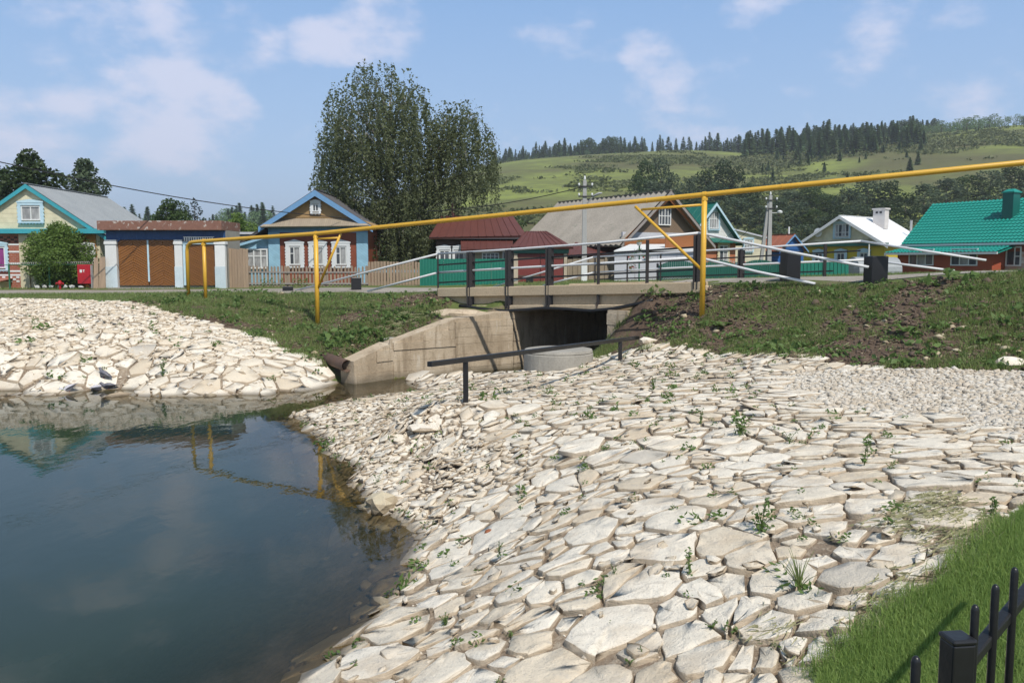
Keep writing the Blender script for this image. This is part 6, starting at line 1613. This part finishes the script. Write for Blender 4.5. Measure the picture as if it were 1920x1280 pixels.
stp = rand_in([poly_px([(700,625),(760,590),(800,600),(740,640)])], 160, 50); clippings('dry_straw', stp, .42, M['straw'], 51, None, .10)
# ------------------------------------------------------------------ trees
def limb(mb, p, d, L, r0, r1, rs, n=6, bend=.25, up=0.):
    pts = [Vector(p)]; d = Vector(d).normalized()
    for i in range(n):
        d = (d+Vector((rs.gauss(0, bend), rs.gauss(0, bend), rs.gauss(0, bend)+up))*.35).normalized(); pts.append(pts[-1]+d*(L/n))
    mb.tube(pts, [r0+(r1-r0)*i/n for i in range(n+1)], 7); return pts
def blob_leaves(blobs, dens, L, W, seed, droop=.15, shell=.55):
    g = np.random.default_rng(seed); C = []
    for (c, r) in blobs:
        rx, ry, rz_ = (r, r, r*.8) if isinstance(r, (int, float)) else r
        n = max(6, int(dens*2.6*(rx*ry*rz_)**(2/3))); d = g.normal(0, 1, (n, 3)); d /= np.linalg.norm(d, axis=1)[:, None]
        k = shell+(1.08-shell)*g.random((n, 1))**.6
        C.append(np.array(c)+d*k*np.array((rx, ry, rz_)))
    return leaf_quads(np.concatenate(C), L, W, seed+1, droop)
def leafy_tree(name, label, loc, H, Wd, seed, leaf, L=.16, W=.10, nb=26, trunk=.25, dens=150, bark='bark', cat='tree', group=None, clear=.25, lean=(0, 0)):
    """trunk with limbs and a crown of leaf clumps with gaps between them"""
    rs = random.Random(seed); r = thing(name, label, cat, loc, rs.uniform(0, 6.28) if lean == (0, 0) else 0, group)
    m = MB(); tp = limb(m, (0, 0, -.4), (lean[0], lean[1], 1), H*.62, H*.022*(trunk/.25), H*.008, rs, 7, .12, .1)
    blobs = []
    for i in range(nb):
        z = H*(clear+(1-clear)*(i+.5)/nb); t = (z/H-clear)/(1-clear); prof = (math.sin(math.pi*min(1, (t*.88+.10)))**.7)*Wd/2
        a = i*2.4+rs.uniform(-.5, .5); rad = prof*rs.uniform(.35, .82) if t < .93 else prof*.2
        br_ = Wd*.19*rs.uniform(.65, 1.25)*(1 if t < .85 else .7)
        c = (math.cos(a)*rad+lean[0]*z, math.sin(a)*rad+lean[1]*z, z-br_*.25); blobs.append((c, (br_, br_, br_*rs.uniform(.65, .95))))
        if i % 2 == 0:
            k = tp[min(len(tp)-1, int(len(tp)*min(.95, z/H*1.15)))]; p1 = Vector(c); md = k.lerp(p1, .55)+Vector((0, 0, -.04*H))
            m.tube([k-Vector((0,0,.06*H)), md, p1], [H*.008, H*.005, H*.002], 5)
    m.build('trunk', M[bark], r, smooth=True)
    V, T = blob_leaves(blobs, dens*(.16*.10/(L*W))**.0, L, W, seed+5)
    link('crown', array_mesh('crown', V, T, M[leaf]), r); return r
def tree_at(px, top, wpx, D, name, label, leaf, seed, **k):
    q = P(px, 500, D); z = h1(q.x, q.y); H = P(px, top, D).z-z; s = D/FPX
    return leafy_tree(name, label, (q.x, q.y, z), H, wpx*s, seed, leaf, **k)

def birch():
    D = 47.5; s = D/FPX; q = P(742, 520, D); z0 = h1(q.x, q.y); r = thing('birch_tree', 'large weeping birch with hanging strands between the blue trimmed house and the red roof', 'tree', (q.x, q.y, z0))
    rs = random.Random(12); g = np.random.default_rng(12); m = MB(); pal = MB()
    X = lambda px: (px-742)*s; Z = lambda py: (490-py)*s+CAMZ-z0
    tr = limb(m, (0, 0, -.4), (.0, 0, 1), Z(200), .30, .06, rs, 9, .10, .1); tr2 = limb(m, (.1, .2, .8), (.42, .1, 1), Z(270)-.8, .20, .04, rs, 8, .12, .12)
    # strand origins in three domes read off the outline of the crown
    domes = [((X(715), 0, Z(330)), (X(790)-X(715)+.6, 2.9, Z(142)-Z(330)), 1350), ((X(668), .2, Z(340)), (2.0, 2.0, Z(212)-Z(340)), 520), ((X(868), 0, Z(315)), (1.65, 1.7, Z(203)-Z(315)), 620), ((X(790), -.3, Z(360)), (2.1, 2.1, Z(190)-Z(360)), 560), ((X(740), -.2, Z(450)), (2.7, 2.3, 2.4), 760), ((X(640), .1, Z(400)), (1.1, 1.5, 1.5), 170), ((X(780), 0, Z(470)), (1.7, 1.9, 2.0), 380)]
    C = []
    for (c, rad, n) in domes:
        for i in range(n):
            d = g.normal(0, 1, 3); d /= (np.abs(d)**2.7).sum()**(1/2.7)*.94; d[2] = abs(d[2])*(1 if g.random() < .8 else -.5)
            k = .45+.57*g.random()**.55; p = np.array(c)+d*k*np.array(rad)
            # clumps: strands gather along branch ends, leaving gaps
            if math.sin(p[0]*2.6+1.3*math.sin(p[2]*1.7))*math.sin(p[2]*2.1+p[1]*2.4+p[0]) > .38 and k > .55: continue
            L = g.uniform(.6, 1.5)+.9*(g.random() < .30)
            L = min(L, max(.35, p[2]-.9)); nl = int(L*15)+4; t = np.linspace(0, 1, nl); sw = g.normal(0, .10, 2); cv = g.normal(0, .22, 2)
            out = d[:2]*.28*np.minimum(1, 3*t)[:, None]
            xs = p[0]+out[:, 0]+sw[0]*t+g.normal(0, .055, nl)*(.6+t*.4); ys = p[1]+out[:, 1]+sw[1]*t+g.normal(0, .055, nl); zs = p[2]+.18*np.sin(np.minimum(1, 2.5*t)*math.pi)-L*t
            C.append(np.stack([xs, ys, zs], -1))
            if i % 26 == 0:
                b = Vector(tr[min(8, max(3, int(9*p[2]/Z(138))))]) if p[0] < 1.2 else Vector(tr2[min(7, max(3, int(8*p[2]/Z(205))))])
                e = Vector(p); md = b.lerp(e, .6)+Vector((0, 0, .25)); (pal if i % 52 else m).tube([b, md, e, e+Vector((d[0]*.2, d[1]*.2, -.5))], [.045, .03, .016, .006], 5)
    m.build('trunk', M['birchbark'], r, smooth=True); pal.build('limbs', M['palebranch'], r, smooth=True)
    for (c, rad, n) in domes:                                          # denser spray inside, around the limbs
        for i in range(15):
            d = g.normal(0, 1, 3); d /= np.linalg.norm(d); d[2] = abs(d[2])*(1 if i % 4 else -.4); p = np.array(c)+d*np.array(rad)*.78*g.random()**.5
            q_ = p+g.normal(0, 1, (150, 3))*np.array((.42, .42, .62)); C.append(q_[q_[:, 2] > .9])
    CC = np.concatenate(C); lv = g.lognormal(0, .28, len(CC)); V, T = leaf_quads(CC, .132*lv, .08*lv, 77, .5); link('crown', array_mesh('crown', V, T, M['L_birch']), r)
birch()
# left edge
tree_at(62, 287, 130, 52, 'tree', 'tall dark tree behind the cream house at the left edge', 'L_dark', 3, L=.26, W=.17, nb=34, dens=260, clear=.2)
tree_at(8, 312, 60, 54, 'tree', 'dark tree cut by the left edge of the photo behind the cream house', 'L_dark', 31, L=.26, W=.17, nb=20, dens=240, clear=.2)
tree_at(166, 301, 92, 55, 'tree', 'greyer slender tree beside the tall dark tree behind the grey roof', 'L_willow', 4, L=.24, W=.13, nb=40, dens=330, clear=.12)
tree_at(112, 424, 132, 36.2, 'bush', 'broad bright green bush in front of the cream house', 'L_bright', 5, L=.13, W=.06, nb=40, dens=620, clear=.12, cat='bush')
tree_at(185, 446, 26, 36.4, 'climber', 'thin leafy climber at the corner of the garage', 'L_mid', 6, L=.10, W=.06, nb=10, dens=180, clear=.1, cat='plant')
tree_at(322, 376, 105, 60, 'tree', 'rounded green fruit tree behind the rusty garage roof', 'L_mid', 7, L=.2, W=.12, nb=26, dens=300, clear=.2)
tree_at(368, 372, 44, 62, 'spruce_tree', 'dark spruce rising beside the rounded fruit tree', 'L_blue', 8, L=.2, W=.08, nb=22, dens=260, clear=.1)
tree_at(222, 388, 34, 58, 'tree', 'wispy light green sapling behind the end of the grey roof', 'L_bright', 9, L=.2, W=.12, nb=9, dens=110, clear=.3)
tree_at(250, 396, 30, 60, 'tree', 'second wispy sapling between grey roof and fruit tree', 'L_mid', 10, L=.2, W=.12, nb=9, dens=110, clear=.3)
tree_at(448, 402, 88, 60, 'tree', 'spreading bright green shrub tree behind the corrugated shed', 'L_bright', 11, L=.22, W=.13, nb=26, dens=280, clear=.1)
tree_at(400, 412, 50, 66, 'tree', 'low green tree between spruce and shrub tree', 'L_mid', 12, L=.2, W=.12, nb=16, dens=240, clear=.1)
tree_at(520, 415, 60, 58, 'tree', 'green tree hidden behind the roof of the three window house', 'L_mid', 13, L=.2, W=.12, nb=18, dens=240, clear=.1)
tree_at(972, 402, 44, 60, 'tree', 'small green tree between the red roof and the slate roof', 'L_mid', 14, L=.2, W=.12, nb=16, dens=260, clear=.1)
tree_at(706, 440, 40, 44, 'tree', 'dark shrub filling the gap right of the blue corner board', 'L_dark', 15, L=.14, W=.09, nb=18, dens=300, clear=.05)
for px, D in ((494,37.2),(508,37.3),(553,37.2),(563,37.4),(573,37.3),(528,37.0)): tree_at(px, 518+(px % 5), 17, D, 'garden_plant', {494:'leafy plant behind pickets, leftmost of the row',508:'leafy plant beside the leftmost one behind pickets',553:'leafy plant behind pickets left of the yellow post',563:'low plant behind pickets left of yellow post, nearest to it',573:'low plant behind pickets close to the yellow post foot',528:'light green plant in front of the lower picket rail'}[px], 'L_bright', px, L=.08, W=.05, nb=7, dens=120, clear=.1, cat='plant', group='plants along the picket fence')

def broadleaf_mesh(seed, leaf, n=22, dens=200):
    """one small far tree as a mesh of unit height: crown clumps and a stem"""
    g = np.random.default_rng(seed); rs = random.Random(seed); blobs = []
    for i in range(n):
        t = (i+.5)/n; prof = math.sin(math.pi*min(1, t*.86+.12))**.7*.42; a = i*2.4+rs.uniform(-.5, .5); rad = prof*rs.uniform(.3, .85); b = .13*rs.uniform(.7, 1.25)
        blobs.append(((math.cos(a)*rad, math.sin(a)*rad, .10+.86*t-b*.2), (b, b, b*.85)))
    V, T = blob_leaves(blobs, dens*9, .056, .042, seed+3, .1)
    m = MB(); m.tube([(0, 0, -.05), (.01, 0, .3), (0, .01, .7)], [.02, .015, .006], 6)
    bV = np.array(m.v); F = [f for f in m.f]; bT = []
    for f in F:
        for k in range(1, len(f)-1): bT.append((f[0], f[k], f[k+1]))
    bT = np.array(bT)+len(V)
    return array_mesh('broadleaf_tree', np.concatenate([V, bV]), np.concatenate([T, bT]), [M[leaf], M['bark']], mi=np.r_[np.zeros(len(T), int), np.ones(len(bT), int)])
def conifer_mesh(seed, leaf, wid=.16, n=560):
    g = np.random.default_rng(seed); t = g.random(n)**.8; r = wid*(1-t)**.85*(.55+.45*g.random(n))*(1+.25*np.sin(t*60+seed)); a = g.uniform(0, 6.28, n)
    z = .06+t*.94; L = .06+.11*(1-t); c = np.stack([np.cos(a)*r*.6, np.sin(a)*r*.6, z], -1)
    d = np.stack([np.cos(a), np.sin(a), -.35+.5*t], -1); d /= np.linalg.norm(d, axis=1)[:, None]; e = np.stack([-np.sin(a), np.cos(a), g.normal(0, .3, n)], -1)
    V = np.stack([c-d*L[:, None]*.5, c+e*L[:, None]*.28, c+d*L[:, None]*.8, c-e*L[:, None]*.28], 1).reshape(-1, 3); b = np.arange(n)[:, None]*4
    T = np.concatenate([b+np.array([[0, 1, 2]]), b+np.array([[0, 2, 3]])])
    m = MB(); m.tube([(0, 0, -.06), (0, 0, .5), (0, 0, 1.0)], [.014, .010, .003], 5); bV = np.array(m.v); bT = []
    for f in m.f:
        for k in range(1, len(f)-1): bT.append((f[0], f[k], f[k+1]))
    return array_mesh('conifer_tree', np.concatenate([V, bV]), np.concatenate([T, np.array(bT)+len(V)]), [M[leaf], M['bark']], mi=np.r_[np.zeros(len(T), int), np.ones(len(bT), int)])
CON = [conifer_mesh(i, 'L_conifer', .19+.03*(i % 3)) for i in range(4)]; LAR = [conifer_mesh(10+i, 'L_larch', .20+.03*i, 380) for i in range(3)]
BRD = [broadleaf_mesh(20+i, ('L_willow', 'L_mid', 'L_willow', 'L_dark')[i]) for i in range(4)]
BSH = [broadleaf_mesh(30+i, ('L_conifer', 'L_larch')[i], 12, 120) for i in range(2)]
rs6 = random.Random(66)
def far_tree(meshes, px, D, hm, wk, name, label, cat, group, y=None):
    x = (px-960)/FPX*D; z = h1(x, D); o = link(name, meshes[rs6.randrange(len(meshes))], None, (x, D, z-.1), rs6.uniform(0, 6.28))
    o.scale = (hm*wk, hm*wk, hm); return tag(o, label, cat, group)
def ridge_row(p0, p1, n, D0, D1, h0, h1_, meshes, wk, name, label, cat, group):
    for i in range(n):
        px = p0+(p1-p0)*(i+rs6.uniform(.1, .9))/n
        far_tree(meshes, px, rs6.uniform(D0, D1), rs6.uniform(h0, h1_), wk*rs6.uniform(.85, 1.25), name, label, cat, group)
G1 = 'conifers along the long hill crest'
ridge_row(925, 1020, 38, 405, 440, 4.5, 9.5, CON+CON+LAR, 1.0, 'conifer_tree', 'dark conifer in the dense row on the hill crest right of the birch', 'tree', G1)
ridge_row(1010, 1200, 78, 402, 440, 5.5, 11.0, CON+CON+LAR+BRD[1:2], 1.0, 'conifer_tree', 'dark conifer in the dense row on the hill crest right of the birch', 'tree', G1)
ridge_row(1200, 1310, 15, 402, 430, 6.5, 10.5, LAR, 1.0, 'larch_tree', 'sparse light green larch on the crest right of the dense conifer row', 'tree', 'larches on the crest')
ridge_row(1310, 1420, 34, 395, 430, 7, 12, LAR, 1.0, 'larch_tree', 'sparse light green larch on the crest right of the dense conifer row', 'tree', 'larches on the crest')
ridge_row(1385, 1545, 62, 300, 400, 6, 10, LAR+CON[:1], 1.1, 'larch_tree', 'larch in the middle hillside wood below the dark conifer stand', 'tree', 'larches in the hillside wood')
ridge_row(1530, 1752, 96, 385, 430, 6.5, 12, CON+CON+BRD[:1], 1.05, 'conifer_tree', 'tall dark conifer in the stand on the right hill crest', 'tree', 'conifers on the right crest')
ridge_row(1480, 1720, 90, 270, 390, 4, 8, LAR+CON[:2], 1.15, 'conifer_tree', 'younger conifer on the slope below the dark stand', 'tree', 'young conifers below the dark stand')
ridge_row(1755, 1850, 22, 390, 425, 5, 9.5, LAR+CON[:2], 1.05, 'conifer_tree', 'conifer in the thinning line right of the dark stand', 'tree', 'thinning conifers on the right crest')
ridge_row(1850, 1940, 12, 390, 420, 2.5, 5, LAR, 1.2, 'larch_tree', 'small larch at the far right end of the crest', 'tree', 'small larches at the right end')
ridge_row(1690, 1860, 26, 300, 350, 3.0, 5.5, BSH, 1.6, 'hillside_bush', 'dark bush in the hedge line across the right hillside', 'bush', 'bushes across the right hillside')
ridge_row(1860, 1960, 10, 290, 340, 2.0, 4.5, BSH+BRD[1:2], 1.4, 'hillside_bush', 'bush on the right hillside near the photo edge', 'bush', 'bushes at the right edge')
ridge_row(1420, 1720, 34, 210, 300, 1.6, 4.2, LAR+CON, 1.2, 'sapling_tree', 'small sapling scattered over the hillside meadow', 'tree', 'saplings on the meadow')
ridge_row(940, 1180, 14, 330, 400, .9, 2.0, BSH, 1.8, 'hillside_bush', 'low bush dotted on the open meadow', 'bush', 'low bushes on the open meadow')
# broadleaved trees at the foot of the hill
def wood(spec, name, label, group):
    for k, (px, top, wpx, D) in enumerate(sorted(spec)):
        x = (px-960)/FPX*D; z = h1(x, D); H = CAMZ+(490-top)/FPX*D-z; far_tree(BRD, px, D, H, wpx/FPX*D/H/.95, name, (ORD[k]+' from the left: '+label) if len(spec) > 1 else label, 'tree', group)
wood([(1205,303,60,150),(1235,298,60,152),(1192,330,50,146),(1258,325,50,148),(1220,340,80,140)], 'broadleaf_tree', 'leafy tree in the clump behind the slate roof', 'trees behind the slate roof')
wood([(1290,335,50,150),(1318,322,70,156),(1350,305,80,160),(1378,318,60,158),(1335,345,90,140),(1300,368,80,125),(1400,345,60,150),(1375,372,80,128),(1280,372,60,130)], 'broadleaf_tree', 'leafy tree in the rounded wood behind the green roof', 'trees behind the green roof')
wood([(1420,385,70,125),(1455,372,80,130),(1490,380,80,120),(1520,392,70,118),(1440,415,90,105),(1500,420,90,100),(1545,405,80,110),(1410,430,70,100),(1470,440,90,92)], 'willow_tree', 'grey green willow behind the leaning pole', 'willows behind the pole')
wood([(1585,352,80,135),(1620,335,90,140),(1660,342,80,138),(1600,385,90,118),(1650,380,100,115),(1560,400,70,110),(1690,365,80,128),(1620,420,90,100),(1680,410,90,100),(1560,430,80,96),(1700,430,80,92),(1515,350,80,150),(1545,365,80,140),(1480,360,80,150),(1575,385,80,125),(1530,440,90,92)], 'willow_tree', 'dark grey green willow behind the white roof', 'willows behind the white roof')
wood([(1725,345,90,140),(1765,335,90,144),(1805,330,90,146),(1845,322,90,146),(1885,312,90,150),(1925,316,90,148),(1740,380,100,112),(1790,372,100,112),(1840,365,100,112),(1890,352,100,112),(1935,350,90,112)], 'willow_tree', 'grey green willow in the belt behind the turquoise roof', 'willows behind the turquoise roof')
# far forest on the left skyline, read as one mass
def far_forest():
    g = np.random.default_rng(91); Vs = []; Ts = []; nb = 0
    for i in range(170):
        px = g.uniform(-150, 640); D = g.uniform(230, 300); x = (px-960)/FPX*D; z = h1(x, D); H = g.uniform(5.5, 9.0)*(1+.25*math.sin(px*.03)); me = (CON+LAR+BRD)[g.integers(0, 9)]
        co = np.empty(len(me.vertices)*3, np.float32); me.vertices.foreach_get('co', co); co = co.reshape(-1, 3); tri = np.empty(len(me.polygons)*3, np.int32); me.polygons.foreach_get('vertices', tri)
        V = co*np.array((H*1.1, H*1.1, H))+np.array((x, D, z)); Vs.append(V); Ts.append(tri.reshape(-1, 3)+nb); nb += len(V)
    return tag(link('far_forest', array_mesh('far_forest', np.concatenate(Vs), np.concatenate(Ts), M['L_conifer'])), kind='stuff')
far_forest()
def hill_scrub():
    g = np.random.default_rng(17); n = 26000; D = g.uniform(110, 425, n); px = g.uniform(880, 1960, n); x = (px-960)/FPX*D
    f = fbm(x, D*.8, .045, 5)+.6*fbm(x, D, .2, 6); keep = f > .48-.50*(px > 1400); x, D = x[keep], D[keep]; z = hz(x, D); k = 5
    c = np.repeat(np.stack([x, D, z], -1), k, 0)+g.normal(0, 1, (len(x)*k, 3))*np.array((.7, .7, .14)); c[:, 2] += .25
    V, T = leaf_quads(c, .95, .6, 18); tag(link('hill_scrub', array_mesh('hill_scrub', V, T, M['scrub'])), kind='stuff')
hill_scrub()

# ------------------------------------------------------------------ pigeons on the far shore
def pigeon(px, py, heading, pitch, white, label):
    q = RT(px, py); r = thing('pigeon', label, 'pigeon', (q.x, q.y, q.z+.05), heading)
    grey = mk('pigeon_grey', (.16,.16,.19), (.09,.09,.11), 14, .5); pale = mk('pigeon_pale', (.62,.60,.63), (.45,.44,.5), 12, .5); dark = mk('pigeon_dark', (.035,.035,.045), None, 14, .4)
    c, s = math.cos(pitch), math.sin(pitch); tr = lambda x, z: (x*c-z*s, 0, x*s+z*c+.13)
    k = 1.75; prof = [(-.20, .0, .012, .35), (-.15, .005, .035, .3), (-.10, .012, .05, .55), (-.04, .015, .072, .95), (.03, .01, .082, 1.05), (.08, .018, .07, 1), (.115, .045, .042, 1), (.135, .075, .036, 1), (.155, .088, .037, 1), (.178, .084, .022, 1), (.20, .078, .006, .8)]
    m = MB(); m.tube([Vector(tr(x*k, z*k)) for x, z, _, _ in prof], [w*k*.82 for _, _, w, _ in prof], 12, squash=[q_ for *_, q_ in prof])
    b = m.build('body', pale if white else grey, r, smooth=True)
    for sg in (-1, 1):
        m = MB(); m.tube([Vector(tr(x*k, z*k))+Vector((0, sg*y*k, 0)) for x, y, z in ((.07,.058,.02),(.03,.068,.025),(-.05,.056,.022),(-.13,.032,.012),(-.18,.018,.005))], [.018*k, .04*k, .034*k, .02*k, .004], 8, squash=[.35]*5); m.build('wing', dark if not white else grey, b, smooth=True)
        m = MB(); m.tube([(0, sg*.035*k, .10), (.01, sg*.035*k, -.02), (.05, sg*.04*k, -.045)], [.012, .009, .006], 6); m.build('leg', mk('pigeon_leg', (.30,.07,.06), None, 4, .6), b)
    m = MB(); m.tube([Vector(tr(.20*k, .078*k)), Vector(tr(.225*k, .07*k))], [.008*k, .002], 6); m.build('beak', dark, b)
    m = MB(); m.lathe([(.002, -.005), (.006, 0), (.002, .005)], Vector(tr(.163*k, .095*k))+Vector((0, -.034*k*.8, 0)), 8); m.build('eye', dark, b)
    r.scale = (.62, .62, .62)
pigeon(131, 738, math.radians(205), -.55, True, 'pale pigeon bending to the water, leftmost of the four')
pigeon(181, 738, math.radians(75), -.15, True, 'white chested pigeon facing away at the water edge')
pigeon(197, 712, math.radians(165), .35, False, 'grey pigeon standing upright among the stones above the others')
pigeon(205, 734, math.radians(190), -.1, False, 'small dark pigeon, rightmost at the water edge')
